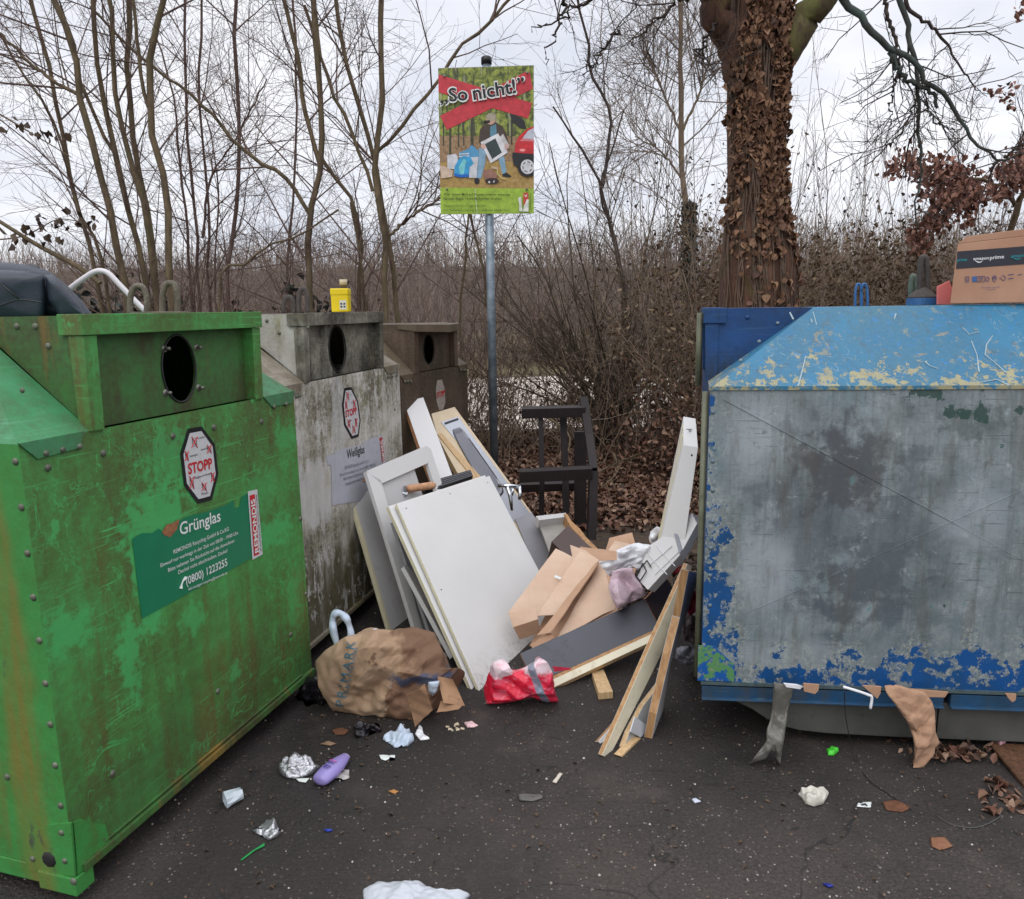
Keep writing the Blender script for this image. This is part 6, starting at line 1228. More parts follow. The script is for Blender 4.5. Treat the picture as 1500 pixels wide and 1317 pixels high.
# leaf litter
g = np.random.default_rng(91); n = 26000; c_ = np.stack([-1.6+5.2*g.random(n), 4.75+5.0*g.random(n)**1.0, np.zeros(n)], 1)
edge = 4.75+.5*np.sin(c_[:, 0]*2.1)+.5*g.random(n); keep = c_[:, 1] > edge; c_ = c_[keep]; n = len(c_); c_[:, 2] = .01+.03*g.random(n)
N = g.normal(size=(n, 3))*.55; N[:, 2] = 1; tag(obj('fallen_leaves', *leaves(c_, .032+.045*g.random(n), N, g, .7, .5), L_BROWN), 'brown fallen leaves covering the ground behind the heap', 'leaves', kind='stuff')
n = 2600; c_ = np.stack([-9+16*g.random(n), 5.5+4.5*g.random(n), .02+.02*g.random(n)], 1); N = g.normal(size=(n, 3))*.5; N[:, 2] = 1; tag(obj('scattered_leaves', *leaves(c_, .06+.05*g.random(n), N, g, .6, .5), L_BROWN), 'thinner brown leaf cover further out to both sides', 'leaves', kind='stuff')
n = 700; c_ = np.stack([.3+1.6*g.random(n), 3.95+.9*g.random(n), .008+.01*g.random(n)], 1); N = g.normal(size=(n, 3))*.4; N[:, 2] = 1; tag(obj('trodden_leaves', *leaves(c_, .04+.05*g.random(n), N, g, .6, .4), L_DARK), 'dark wet leaves on the soil just behind the dumped heap', 'leaves', kind='stuff')
# dead branches lying there
lp = np.array([pline([P(x, y, Y) for x, y, Y in pts], 10) for pts in ([(842, 722, 6.4), (880, 690, 6.9), (940, 664, 7.3), (1000, 650, 7.5)], [(800, 610, 7.5), (835, 640, 7.2), (820, 690, 6.7)], [(900, 665, 7.2), (905, 690, 6.7), (880, 715, 6.3)])]); o = obj('fallen_branch', *tubes([(lp, np.full((3, 10), .012)*np.linspace(1, .4, 10))], 6), B_OLIVE, smooth=True); tag(o, 'thin fallen branches lying over the leaf litter', 'branch')
n = 26; lv = levels(lp, np.full((3, 10), .01), [(6, .7, .2, .5, .15, .05, .005, .003, .2)], 93); obj('twigs', *tubes(lv, 3), B_OLIVE, o)
# ------------------------------------------------------------------ poster sign on its post
YS = 5.55
ps = P(717, 400, YS+.04); Pp = lambda y: P(712.5+(y-90)*.0165, y, YS+.04)
top = Pp(92); base = np.array([top[0], top[1], 0.]); sg = thing('poster_sign', 'poster on a galvanised post showing a man dumping waste under a red cross', 'sign', base)
GALV = NT('galvanised_steel', .45, .6); n1 = GALV.noise(14, 5, .6); GALV.col(GALV.mix(GALV.mr(n1, .35, .65), S(104, 118, 128), S(148, 160, 168))); GALV = GALV.m
m = MB(); m.tube([base+(0, 0, .0), top], .030, 20); m.build('post', GALV, sg, True)
m = MB(); m.tube([top+(0, 0, -.01), top+(0, 0, .032), top+(0, 0, .04)], [.036, .036, .026], 20); m.build('post_cap', BLKP, sg, True)
cTL, cTR, cBR, cBL = P(641.7, 99.6, YS), P(782, 95.3, YS), P(782, 312.5, YS), P(645.7, 314, YS); plS = (cTL, unit(np.cross(cTR-cBL, cTL-cBL)))
if plS[1].dot(EYEP-cTL) < 0: plS = (cTL, -plS[1])
o = slab3('panel', [cTL, cTR, cBR, cBL], -plS[1], .006, simple('panel_edge_metal', S(168, 172, 170), .5), sg, bevel=.001)
def sp(x, y, k=0.0):                     # poster coordinates (110..820, 150..1237) to the panel
    t_ = (y-(152-22*(x-110)/710))/(1085+2*0); xl = 110+20*t_; s_ = (x-xl)/(820-xl); s_ = min(1, max(0, s_)); t_ = min(1, max(0, t_))
    return (cTL*(1-s_)+cTR*s_)*(1-t_)+(cBL*(1-s_)+cBR*s_)*t_+plS[1]*k
def flat(name, c, r=.5): return simple(name, S(*c), r, .22, 26)
PM = [None]*0; pidx = {}
def pm(key, m_=None, c=None):
    if key not in pidx: pidx[key] = len(PM); PM.append(m_ or flat('print_'+key, c))
    return pidx[key]
t = NT('print_forest', .5); f1 = t.noise(24, 5, .7); f2 = t.noise(1, 3, .6, vec=t.scale(40, 40, 4)); c = t.ramp(f1, [(.3, S(44, 58, 34)), (.45, S(92, 104, 44)), (.55, S(150, 160, 66)), (.68, S(170, 176, 92))]); c = t.mix(t.mr(f2, .55, .62, 0, .75), c, S(58, 60, 46)); c = t.mix(t.mr(t.noise(1, 3, .5, vec=t.scale(34, 34, 3, (0, 0, 1))), .6, .64, 0, .6), c, S(176, 176, 140)); t.col(c); pm('forest', t.m)
t = NT('print_leaf_floor', .5); c = t.ramp(t.noise(60, 5, .75), [(.3, S(96, 78, 54)), (.5, S(152, 122, 88)), (.7, S(188, 152, 116))]); t.col(c); pm('floor', t.m)
t = NT('print_ochre_ground', .5); c = t.ramp(t.noise(40, 5, .75), [(.3, S(140, 112, 58)), (.55, S(178, 146, 82)), (.75, S(196, 160, 112))]); t.col(c); pm('ochre', t.m)
pic = MB(); lift = [.0012]
def poly(key, pts, c=None, k=None):
    lift[0] += .00025; V = [sp(x, y, k or lift[0]) for x, y in pts]; tri = tessellate_polygon([[Vector(v) for v in V]]); pic.add(V, [tuple(q_) for q_ in tri], pm(key, None, c))
def ell(cx_, cy_, rx, ry, n=22, a0=0, a1=2*math.pi): return [(cx_+rx*math.cos(a0+(a1-a0)*i/n), cy_+ry*math.sin(a0+(a1-a0)*i/n)) for i in range(n)]
poly('forest', [(112, 156), (818, 134), (820, 660), (112, 660)])
poly('floor', [(112, 650), (250, 640), (420, 650), (600, 640), (820, 655), (820, 860), (115, 860)])
poly('ochre', [(112, 850), (300, 810), (500, 830), (820, 830), (820, 1032), (118, 1034)])
for x, wd, y1 in ((150, 10, 720), (200, 16, 790), (262, 10, 730), (300, 9, 720), (362, 22, 730), (655, 12, 700)): poly('trunk', [(x-wd/2, 520), (x+wd/2, 520), (x+wd/2, y1), (x-wd/2, y1)], (66, 66, 48))
poly('strip', [(117, 1034), (820, 1030), (820, 1226), (130, 1236)], (155, 186, 62))
poly('cross', [(113, 200), (806, 402), (778, 515), (113, 328)], (200, 56, 66)); poly('cross', [(126, 500), (755, 182), (790, 186), (812, 300), (175, 602)], (200, 56, 66))
poly('darkarm', [(640, 478), (700, 495), (750, 530), (765, 592), (720, 585), (660, 540)], (40, 40, 42))
# man, monitor
poly('trouser', [(555, 800), (600, 795), (618, 910), (588, 928)], (132, 168, 190)); poly('shoe', [(585, 925), (620, 915), (655, 940), (640, 950), (590, 942)], (30, 30, 34))
poly('trouser', [(415, 735), (465, 730), (460, 850), (428, 962), (384, 956), (400, 850)], (150, 184, 204)); poly('shoe', ell(398, 980, 20, 24), (30, 30, 34))
poly('jacket', [(420, 600), (440, 570), (490, 545), (540, 545), (590, 575), (615, 625), (640, 720), (600, 740), (560, 680), (440, 720), (412, 690)], (74, 60, 50)); poly('shirt', [(495, 580), (512, 570), (540, 556), (545, 640), (497, 652)], (92, 140, 158))
poly('skin', ell(500, 522, 36, 40), (196, 160, 140)); poly('hair', ell(503, 505, 36, 28), (170, 160, 140)); poly('bar', [(450, 532), (495, 530), (495, 549), (450, 552)], (18, 16, 18))
poly('grey', [(568, 650), (592, 628), (640, 715), (618, 748)], (200, 196, 192)); poly('monitor', [(425, 692), (555, 625), (628, 765), (500, 847)], (226, 224, 226)); poly('screen', [(455, 706), (535, 662), (583, 766), (512, 816)], (52, 66, 66)); poly('hand', ell(446, 722, 18, 22), (206, 170, 160)); poly('hand', ell(618, 722, 16, 20), (206, 160, 140))
# rubbish
poly('white', [(178, 790), (240, 780), (256, 800), (255, 880), (230, 895), (180, 890)], (206, 206, 210)); poly('bluebox', [(265, 770), (330, 745), (360, 712), (410, 755), (410, 806), (265, 810)], (84, 150, 190)); poly('white', [(265, 778), (340, 772), (340, 782), (265, 786)], (206, 206, 210)); poly('white', [(265, 796), (340, 790), (340, 800), (265, 804)], (206, 206, 210))
poly('white', [(345, 806), (410, 800), (400, 890), (395, 958), (340, 958)], (206, 206, 210)); poly('bagblue', [(228, 945), (234, 875), (262, 820), (300, 796), (350, 800), (375, 850), (345, 880), (338, 952), (280, 956)], (56, 158, 206)); poly('baglight', [(262, 880), (300, 815), (320, 830), (300, 930), (275, 935)], (120, 200, 206)); poly('bagdeep', [(232, 925), (280, 935), (338, 930), (338, 950), (280, 956), (230, 946)], (22, 100, 190))
poly('beige', [(120, 872), (150, 870), (220, 905), (215, 952), (135, 966)], (206, 182, 160)); poly('sack', [(442, 900), (505, 890), (548, 935), (545, 955), (470, 990), (450, 950)], (150, 108, 92)); poly('sackmouth', ell(510, 978, 50, 22), (50, 34, 36)); poly('white', [(480, 985), (492, 978), (498, 990), (488, 998)], (206, 206, 210)); poly('white', [(520, 978), (530, 972), (528, 992), (518, 992)], (206, 206, 210))
poly('beige', [(508, 872), (555, 880), (550, 892), (508, 884)], (206, 182, 160)); poly('cord', [(545, 890), (552, 890), (556, 925), (582, 952), (620, 962), (618, 968), (575, 958), (548, 928)], (206, 186, 120))
# red car
poly('red', [(820, 572), (772, 590), (705, 650), (682, 705), (678, 765), (820, 778)], (204, 46, 52)); poly('glass', [(820, 585), (778, 604), (735, 662), (820, 668)], (196, 200, 210)); poly('pink', [(735, 664), (820, 668), (820, 684), (712, 680)], (226, 130, 136)); poly('lamp', ell(735, 748, 22, 10), (236, 150, 150))
poly('bumper', [(662, 765), (822, 775), (822, 860), (712, 880), (668, 855), (660, 800)], (34, 36, 40)); poly('tyre', [(p[0] if p[0] < 820 else 820, p[1]) for p in ell(772, 870, 74, 74, 36)], (28, 28, 30)); poly('hub', [(p[0] if p[0] < 820 else 820, p[1]) for p in ell(772, 870, 50, 54, 36)], (214, 214, 216)); poly('hubgap', [(p[0] if p[0] < 818 else 818, p[1]) for p in ell(772, 870, 38, 41, 30)], (120, 122, 126)); poly('hub', ell(772, 870, 29, 32), (214, 214, 216))
for a_ in range(6): t_ = a_*math.pi/3+.3; dx, dy = math.cos(t_), math.sin(t_); poly('hub', [(min(819, 772+dx*20-dy*7), 870+dy*20+dx*7), (min(819, 772+dx*46-dy*7), 870+dy*46+dx*7), (min(819, 772+dx*46+dy*7), 870+dy*46-dx*7), (min(819, 772+dx*20+dy*7), 870+dy*20-dx*7)], (214, 214, 216))
poly('logow', [(702, 1112), (712, 1096), (724, 1095), (728, 1130), (736, 1205), (710, 1203), (712, 1150)], (222, 224, 214)); poly('logor', [(742, 1065), (777, 1062), (779, 1112), (762, 1120), (750, 1162), (742, 1150)], (206, 66, 56)); poly('logow', [(748, 1160), (768, 1112), (782, 1114), (780, 1205), (738, 1205)], (222, 224, 214)); poly('logow', [(750, 1075), (760, 1085), (770, 1073), (766, 1095), (755, 1096)], (222, 224, 214)); poly('ink', [(792, 1065), (795, 1065), (797, 1190), (794, 1190)], (60, 80, 40))
poly('crease', [(381, 1040), (387, 1040), (405, 1228), (397, 1229)], (196, 212, 150))
pic.build('picture', PM, sg)
k0 = lift[0]
def stext(s, p0, p1, hh, mt, bold, k, name='lettering'):
    A, B_ = sp(*p0, 0), sp(*p1, 0); hgt = np.linalg.norm(sp(p0[0], p0[1]-hh)-sp(*p0)); return lettering(s, A, B_, plS[1], hgt, mt, sg, k, bold, name=name)
for s_, p0, p1, hh in (('„', (128, 412), (186, 400), 88), ('So', (195, 398), (332, 386), 92), ('nicht!', (376, 385), (690, 332), 96), ('”', (706, 318), (757, 310), 88)):
    dx = 9; stext(s_, (p0[0]-dx, p0[1]+6), (p1[0]+dx, p1[1]+5), hh+10, WHITE, .055 if len(s_) > 1 else .03, k0+.0006, 'outline'); stext(s_, p0, p1, hh, BLK, .018, k0+.0012)
GI = flat('dark_green_ink', (66, 92, 30))
stext('Wer seinen Müll auf Kosten anderer entsorgt,', (153, 1094), (648, 1087), 17, BLK, .008, k0+.0006); stext('handelt illegal. Hohe Bußgelder drohen.', (152, 1127), (585, 1119), 17, BLK, .008, k0+.0006)
stext('Nutzen Sie die Möglichkeiten', (153, 1180), (466, 1173), 17, GI, .0, k0+.0006); stext('der Abfallentsorgung im Landkreis Heilbronn.', (152, 1213), (640, 1204), 17, GI, 0, k0+.0006)
for x, y in ((160, 215), (770, 190), (178, 1048), (766, 1038)): m = MB(); m.dome(sp(x, y, k0), plS[1], .009, .7); m.build('bolt', BOLT, sg, True)

# ------------------------------------------------------------------ things on top of the containers
# carton with printed tape
bx = thing('cardboard_box', 'brown cardboard box with black printed tape standing on the blue container', 'box', P(1470, 445, 2.85))
pa_, pb_ = P(1391.5, 446, 2.80), P(1640, 442, 2.72); pa_[2] = pb_[2] = 1.594; nb_ = unit(np.cross(pb_-pa_, np.array([.03, .06, 1.])));  plb_ = (pa_, nb_ if nb_.dot(EYEP-pa_) > 0 else -nb_); f4 = [pa_, pb_, PP(1640, 330, plb_), PP(1403, 357, plb_)]; bd_ = np.array([.215, .34, 0])
b4 = [p+bd_ for p in f4]; b4[3] = b4[3]+(0, 0, -.01); b4[2] = b4[2]+(0, 0, -.01)
BOXC = card_mat('box_card', S(170, 128, 102), S(184, 144, 118), .12); m = MB(); m.hexa(f4, b4); m.build('carton', BOXC, bx, bevel=.003)
m = MB(); rid = [f4[3], f4[3]+(f4[2]-f4[3])*.05+(0, 0, .022), f4[2]+(0, 0, .03), f4[2]]; m.hexa([rid[0], rid[3], rid[2], rid[1]], [p+bd_*.9+np.array([0, 0, -.02]) for p in (rid[0], rid[3], rid[2], rid[1])]); m.build('top_flap', BOXC, bx, bevel=.002)
plX = plane3(f4[0], f4[1], f4[3])
def bdec(nm, pts, mt, k, par=bx): return slab3(nm, [PP(x, y, plX)+plX[1]*k for x, y in pts], -plX[1], .0008, mt, par, bevel=0)
TAPE = simple('black_tape', S(32, 34, 44), .35, .1, 20); tp_ = bdec('tape', [(1402.2, 368.5), (1500, 360.8), (1640, 350), (1640, 377), (1500, 387), (1400.3, 394)], TAPE, .0015)
TEALI = simple('teal_ink', S(24, 132, 140), .5); LG = simple('light_ink', S(214, 214, 214), .5); PUR = simple('violet_ink', S(92, 84, 130), .7, .1, 30)
def bl(s, p0, p1, h, mt, k=.0025, b_=.02, par=tp_):
    A, B_ = PP(*p0, plX), PP(*p1, plX); up = PP(p0[0], p0[1]-h, plX)-A; return lettering(s, A, B_, plX[1], np.linalg.norm(up), mt, par, k, b_)
def bz(x, y): return (1380+x/10.975, 330+y/10.975)
def smile(x0, x1, y, dpt, mt):
    pts = [bz(x0+(x1-x0)*i/8, y+dpt*math.sin(math.pi*i/8)) for i in range(9)]; m = MB(); m.tube([PP(*p, plX)+plX[1]*.003 for p in pts], [.0006+.0018*math.sin(math.pi*min(1, (i+.6)/8)) for i in range(9)], 5); m.build('smile_mark', mt, tp_)
bl('amazon', bz(497, 562), bz(745, 548), 4.2, LG); bl('prime', bz(762, 552), bz(992, 530), 5.2, LG); smile(525, 650, 568, 32, LG)
bl('prime', bz(232, 585), bz(395, 572), 4.4, TEALI); bl('amazon', bz(1100, 522), bz(1350, 502), 4.2, TEALI); smile(1130, 1262, 524, 28, TEALI); bl('prime', bz(1365, 500), bz(1590, 480), 5.2, TEALI)
bl('This box can be', bz(622, 1016), bz(925, 998), 1.8, PUR, .0016, 0, bx); bl('recycled', bz(705, 1045), bz(850, 1036), 1.8, PUR, .0016, 0, bx)
m = MB()
def loop(pts, closed=True, r=.0011): m.tube([PP(*bz(*p), plX)+plX[1]*.0015 for p in pts], r, 4, closed=closed)
loop([(368, 830), (430, 825), (430, 880), (368, 885)]); loop([(395, 840), (395, 875)], False); loop([(370, 912), (430, 908)], False); loop([(560, 825), (680, 818), (682, 905), (562, 910)]); loop([(580, 850), (660, 845)], False); loop([(580, 880), (660, 875)], False); loop(ell(725, 865, 26, 34, 14)); loop([(805, 830), (840, 805), (872, 830), (865, 880), (838, 915), (812, 880)]); loop(ell(838, 850, 16, 16, 10)); loop([(925, 850), (985, 800), (1020, 850), (990, 890)]); loop([(1055, 800), (1150, 785)], False); loop([(1060, 860), (1145, 850)], False); loop([(1215, 800), (1280, 785)], False); m.build('printed_symbols', PUR, bx)
bdec('printed_square', [bz(480, 825), bz(555, 820), bz(556, 908), bz(482, 912)], simple('blue_ink_square', S(62, 96, 150), .6), .0016)
o = slab3('pink_card', [P(1373, 446, 3.0), P(1373, 420, 3.0), P(1391, 411, 3.0), P(1398, 430, 3.0), P(1398, 446, 3.0)], np.array([0, 1., 0]), .006, simple('salmon_card', S(236, 132, 126), .6, .04), None); tag(o, 'salmon pink card beside the cardboard box on the blue container', 'card')
# yellow can with cork coloured cap
yc = thing('yellow_can', 'yellow oil can with a pale cap on top of the white container', 'can', P(500, 456, 3.95)); YEL = simple('yellow_tin', S(228, 200, 12), .35, .05, 10)
y0 = P(500, 457, 3.95); wd = 24.5/2*3.95/F_PX; m = MB(); h1 = (457-425)*3.95/F_PX; m.box(y0+(-wd, -.03, .0), y0+(wd, .045, h1)); m.build('body', YEL, yc, bevel=.006)
m = MB(); m.box(y0+(-wd-.002, -.033, h1*.74), y0+(wd+.002, .048, h1+.004)); m.build('lid', YEL, yc, bevel=.006)
m = MB(); cx_ = y0+(5*3.95/F_PX, .005, 0); m.tube([cx_+(0, 0, h1), cx_+(0, 0, h1+.02)], .017, 14); m.build('neck', simple('brown_glass', S(70, 52, 30), .2), yc, True)
m = MB(); m.tube([cx_+(0, 0, h1+.02), cx_+(0, 0, h1+.048)], .0195, 16); m.build('cap', simple('cork_cap', S(196, 182, 148), .5), yc, True)
m = MB(); a_ = y0+(.0, -.0315, .012); m.box(a_, a_+(.034, .001, .046)); m.build('label', simple('can_label', S(206, 206, 190), .5), yc)
m = MB()
for i in range(2):
    for j in range(2): q_ = a_+(.004+.014*i*1.1, -.0012, .010+.014*j); m.box(q_, q_+(.009, .001, .008))
for k, b_ in enumerate(range(1)): m.build('label_print', BLK, yc)
# dark padded chair and white bent tube
LEA = simple('dark_blue_leatherette', S(44, 50, 62), .42, .12, 8, .3, bscale=140)
ac = thing('padded_armchair', 'dark blue padded armchair standing on the green container', 'armchair', P(30, 462, 2.95))
pillow('shell', [(-150, 470), (-150, 395), (-60, 388), (0, 384.5), (42, 388), (72, 397), (98, 417), (120, 440), (138, 464), (60, 470)], 3.0, .26, LEA, ac, 3, .006, 90, 20, 2, 7, power=.35, center=(-10, 440))
pillow('inner_cushion', [(-140, 468), (-140, 402), (-50, 398), (0, 396), (40, 398), (64, 404), (68, 430), (64, 468), (0, 470)], 2.86, .12, LEA, ac, 6, .008, 70, 16, 2, 8, power=.4)
pillow('side_bolster', [(66, 404), (78, 402), (98, 424), (116, 446), (128, 466), (90, 468), (70, 440)], 2.88, .12, LEA, ac, 7, .006, 60, 14, 2, 8, power=.45)
m = MB(); m.tube([P(x, y, 2.80) for x, y in smooth_path([(-140, 452, 0), (-40, 452, 0), (0, 448, 0), (28, 440, 0), (60, 444, 0)] and [(0-40, 450), (0, 447), (28, 439), (62, 443)], 5)], .003, 6); m.tube([P(x, y, 2.80) for x, y in ((0, 414), (14, 426), (28, 439))], .003, 6); m.build('seam', BLKP, ac, True)
slab3('strap_tab', [P(42, 386, 2.90), P(54, 389, 2.90), P(54, 393, 2.88), P(42, 390, 2.88)], np.array([0, 1., 0]), .02, BLKP, ac)
m = MB(); m.tube(smooth_path([P(88, 440, 3.15), P(104, 422, 3.15), P(124, 407, 3.15), P(138, 398.5, 3.15), P(149, 397, 3.15), P(160, 401.5, 3.15), P(176, 418, 3.15), P(196, 439, 3.15), P(214, 457, 3.15)], 5), .0108, 12); o = m.build('bent_tube', simple('white_tube', S(214, 208, 210), .35, .03), None, True); tag(o, 'white bent metal tube between the armchair and the lifting loops', 'tube')

# ------------------------------------------------------------------ litter on the asphalt
FOIL = NT('tin_foil', .3, .85); FOIL.col(S(206, 206, 210)); FOIL.bump(FOIL.noise(60, 4, .6, dist=1), .8, .008); FOIL = FOIL.m
def ground(nm, pts, h, mt, seed, lb, cat, amp=.012, f0=12, f1=50, n=70, rings=14, **k):
    o = pillow(nm, pts, 0, h, mt, None, seed, amp, n, rings, f0, f1, ground=True, z=.003, **k); return tag(o, lb, cat)
def g3(x, y): return (400+x/2.82, 850+y/2.82)
ground('foil_wrapper', [g3(*p) for p in ((22, 775), (40, 740), (80, 738), (110, 755), (160, 750), (200, 768), (175, 800), (120, 818), (60, 820), (28, 800))], .035, FOIL, 3, 'crumpled foil wrapper beside the purple bottle', 'foil')
o = sheet('paper_scrap', [PZ(*g3(95, 820), .004), PZ(*g3(150, 818), .004), PZ(*g3(135, 836), .004), PZ(*g3(108, 832), .004)], WHITE, None, 4, .001, 2, .001); tag(o, 'white paper scrap under the crumpled foil', 'paper')
ground('foil_wrapper', [(368, 1216), (380, 1208), (392, 1205), (402, 1210), (415, 1216), (408, 1226), (394, 1231), (382, 1226)], .02, FOIL, 5, 'small crumpled foil ball above the green straw', 'foil')
# purple bottle lying down
PURP = simple('lilac_plastic', S(150, 136, 196), .3, .05, 8); bo = thing('shampoo_bottle', 'purple plastic bottle lying on the asphalt beside crumpled foil', 'bottle', PZ(487, 1128, 0))
a_, b_ = PZ(467, 1143, .028), PZ(507, 1106, .028); d = unit(b_-a_); L = np.linalg.norm(b_-a_); sd_ = np.cross(d, (0, 0, 1)); V = []; Fc = []; ns = 20; pr = [(0, .012), (.02, .026), (.08, .032), (.35, .037), (.6, .034), (.78, .028), (.88, .022), (.92, .022), (.93, .018), (.99, .018), (1.0, .015)]
for u, r_ in pr:
    for j in range(ns): t_ = 2*math.pi*j/ns; V.append(a_+d*L*u+sd_*r_*math.cos(t_)+np.array([0, 0, 1.])*(r_*.66*math.sin(t_)-.004))
for k in range(len(pr)-1):
    for j in range(ns): Fc.append((k*ns+j, k*ns+(j+1) % ns, (k+1)*ns+(j+1) % ns, (k+1)*ns+j))
Fc += [tuple(range(ns))[::-1], tuple((len(pr)-1)*ns+j for j in range(ns))]; V = [np.array([v[0], v[1], max(.002, v[2])]) for v in V]
lm = int(7*ns*1); mi = [1 if i >= 7*ns and i < len(Fc)-2 else 0 for i in range(len(Fc))]; obj('bottle_body', V, Fc, [PURP, simple('pale_cap', S(176, 162, 214), .35)], bo, True, midx=mi)
c0 = a_+d*L*.45+np.array([0, 0, .0255]); m = MB()
for k, (wd, off_, mt) in enumerate(((.036, .012, 1), (.03, .0, 0), (.034, -.02, 0), (.026, -.03, 0))):
    q_ = c0+d*off_; m.tube([q_-sd_*wd/2*.8-np.array([0, 0, .003]), q_, q_+sd_*wd/2*.8-np.array([0, 0, .003])], .0022, 4, i=mt)
m.build('printed_mark', [simple('indigo_ink', S(70, 60, 140), .5), simple('magenta_ink', S(196, 80, 160), .5)], bo)
ground('clear_film', [(484, 1136), (500, 1126), (512, 1128), (512, 1140), (498, 1145)], .006, film('dirty_film', S(176, 172, 166)), 8, 'dirty clear film beside the purple bottle', 'film', .003)
# clear cup
cu = thing('plastic_cup', 'crushed clear plastic cup lying near the green container', 'cup', PZ(342, 1175, 0)); a_, b_ = PZ(329, 1172, .022), PZ(354, 1162, .024); d = unit(b_-a_); sd_ = np.cross(d, (0, 0, 1)); L = np.linalg.norm(b_-a_); V = []; Fc = []
for u, r_ in ((0, .028), (.5, .025), (1, .021)):
    for j in range(10): t_ = 2*math.pi*j/10; r2 = r_*(1+.12*math.sin(j*2.3+u*4)); V.append(a_+d*L*u+sd_*r2*math.cos(t_)+np.array([0, 0, 1.])*r2*.85*math.sin(t_))
for k in range(2):
    for j in range(10): Fc.append((k*10+j, k*10+(j+1) % 10, (k+1)*10+(j+1) % 10, (k+1)*10+j))
Fc.append(tuple(20+j for j in range(10))); V = [np.array([v[0], v[1], max(.002, v[2])]) for v in V]; o = obj('cup_wall', V, Fc, film('cup_plastic', S(196, 206, 212), .15), cu); so_ = o.modifiers.new('thick', 'SOLIDIFY'); so_.thickness = .001
o = slab3('label_band', [V[20+2]+(0, 0, .001), V[20+4]+(0, 0, .001), V[20+4]+(0, 0, .001)-d*.006, V[20+2]+(0, 0, .001)-d*.006], np.array([0, 0, -1.]), .001, BLK, cu, bevel=0)
m = MB()
for k in range(4): m.tube([PZ(353+k*1.5, 1260-k, .004), PZ(370+k, 1247-k*.6, .006), PZ(387, 1236+k*.8, .005)], .0022, 5)
o = m.build('green_straw', simple('green_plastic', S(12, 150, 70), .35), None); tag(o, 'split green drinking straw lying under the foil ball', 'straw')
# bits around the paper bag
ground('plastic_bag', [(560, 1084), (572, 1078), (590, 1073), (603, 1076), (606, 1086), (598, 1093), (578, 1096), (570, 1090)], .028, FILMB, 11, 'small bluish white plastic bag in front of the paper bag', 'bag', .01)
ground('plastic_bag', [(533, 1330), (531, 1306), (548, 1298), (580, 1295), (615, 1298), (640, 1306), (660, 1315), (690, 1312), (672, 1330), (600, 1345)], .035, film('greyish_white_film', S(190, 194, 200)), 12, 'white plastic bag at the very bottom edge', 'bag', .005, 7, 60, n=160, rings=30)
ground('white_peel', [(608, 1076), (614, 1063), (619, 1068), (622, 1078), (630, 1083), (616, 1085)], .012, FILM, 13, 'curled white peel of plastic right of the small bluish bag', 'plastic', .004)
ground('paper_scrap', [(555, 1106), (566, 1106), (579, 1106), (579, 1113), (566, 1115), (558, 1112)], .003, WHITE, 14, 'flat white paper scrap in the open asphalt below the bluish bag', 'paper', .002)
ground('food_packet', [(680, 1060), (690, 1057), (701, 1063), (695, 1066), (684, 1066)], .008, simple('red_white_packet', S(226, 190, 190), .4, .3, 90, dirt=(S(200, 40, 50), 1)), 15, 'tiny red and white packet right of the paper bag', 'packet', .004)
g = random.Random(5); CIG = simple('crumb_cream', S(222, 206, 178), .6)
for i in range(9):
    x, y = 655+g.random()*24, 1060+g.random()*10; p = PZ(x, y, .004); a_ = g.random()*3; dd = np.array([math.cos(a_), math.sin(a_), 0])*.007; m = MB(); m.tube([p-dd, p+dd], .0038, 6); o = m.build('crumb', CIG); tag(o, 'cream coloured crumb or stub spilled right of the paper bag', 'crumb', 'crumbs spilled by the paper bag')
def scrap(nm, pts, mt, lb, cat, h=.004): return ground(nm, pts, h, mt, hash(lb) % 97 if False else len(lb), lb, cat, .0015, n=24, rings=5)
BRL = simple('flat_leaf_brown', S(104, 66, 44), .8, .25, 60); WPL = simple('old_wood_bit', S(206, 196, 180), .8, .1, 30)
scrap('wood_chip', [(809, 1146), (820, 1131), (825, 1133), (815, 1148)], WPL, 'thin pale wood chip alone on the asphalt below the heap', 'chip', .005)
scrap('flattened_tube', [(758, 1164), (770, 1162), (795, 1164), (797, 1169), (780, 1174), (760, 1173)], simple('dirty_grey_plastic', S(92, 88, 84), .5, .2, 40), 'flattened dirty grey plastic strip near the pale wood chip', 'plastic')
scrap('dead_leaf', [(485, 1070), (500, 1066), (512, 1070), (505, 1076), (492, 1077)], BRL, 'brown leaf directly below the paper bag', 'leaf'); scrap('dead_leaf', [(468, 1090), (482, 1087), (494, 1089), (484, 1093)], simple('tan_leaf', S(136, 108, 84), .8, .2, 60), 'tan leaf left of the small black bin bag', 'leaf')
scrap('dead_leaf', [(569, 1160), (577, 1157), (585, 1159), (578, 1163)], simple('orange_leaf', S(176, 122, 66), .8), 'small orange leaf below the paper scrap', 'leaf'); scrap('blue_scrap', [(474, 1216), (481, 1215), (488, 1217), (480, 1219)], simple('blue_plastic', S(40, 60, 160), .4), 'tiny blue plastic scrap on the left asphalt', 'plastic')
scrap('dead_leaf', [(1292, 1175), (1312, 1171), (1336, 1183), (1322, 1190), (1298, 1187)], BRL, 'reddish brown leaf flattened on the asphalt below the brown paper', 'leaf'); scrap('dead_leaf', [(1362, 1226), (1385, 1226), (1396, 1240), (1378, 1246), (1364, 1240)], simple('light_leaf', S(134, 92, 66), .8, .2, 60), 'light brown leaf at the lower right', 'leaf')
ground('plastic_bag', [(1168, 1163), (1182, 1160), (1190, 1155), (1200, 1158), (1214, 1163), (1206, 1178), (1192, 1182), (1180, 1178)], .022, simple('speckled_white_bag', S(206, 202, 188), .5, .15, 90, dirt=(S(120, 112, 96), .8)), 16, 'dirty white plastic bag piece on the right asphalt', 'bag', .008)
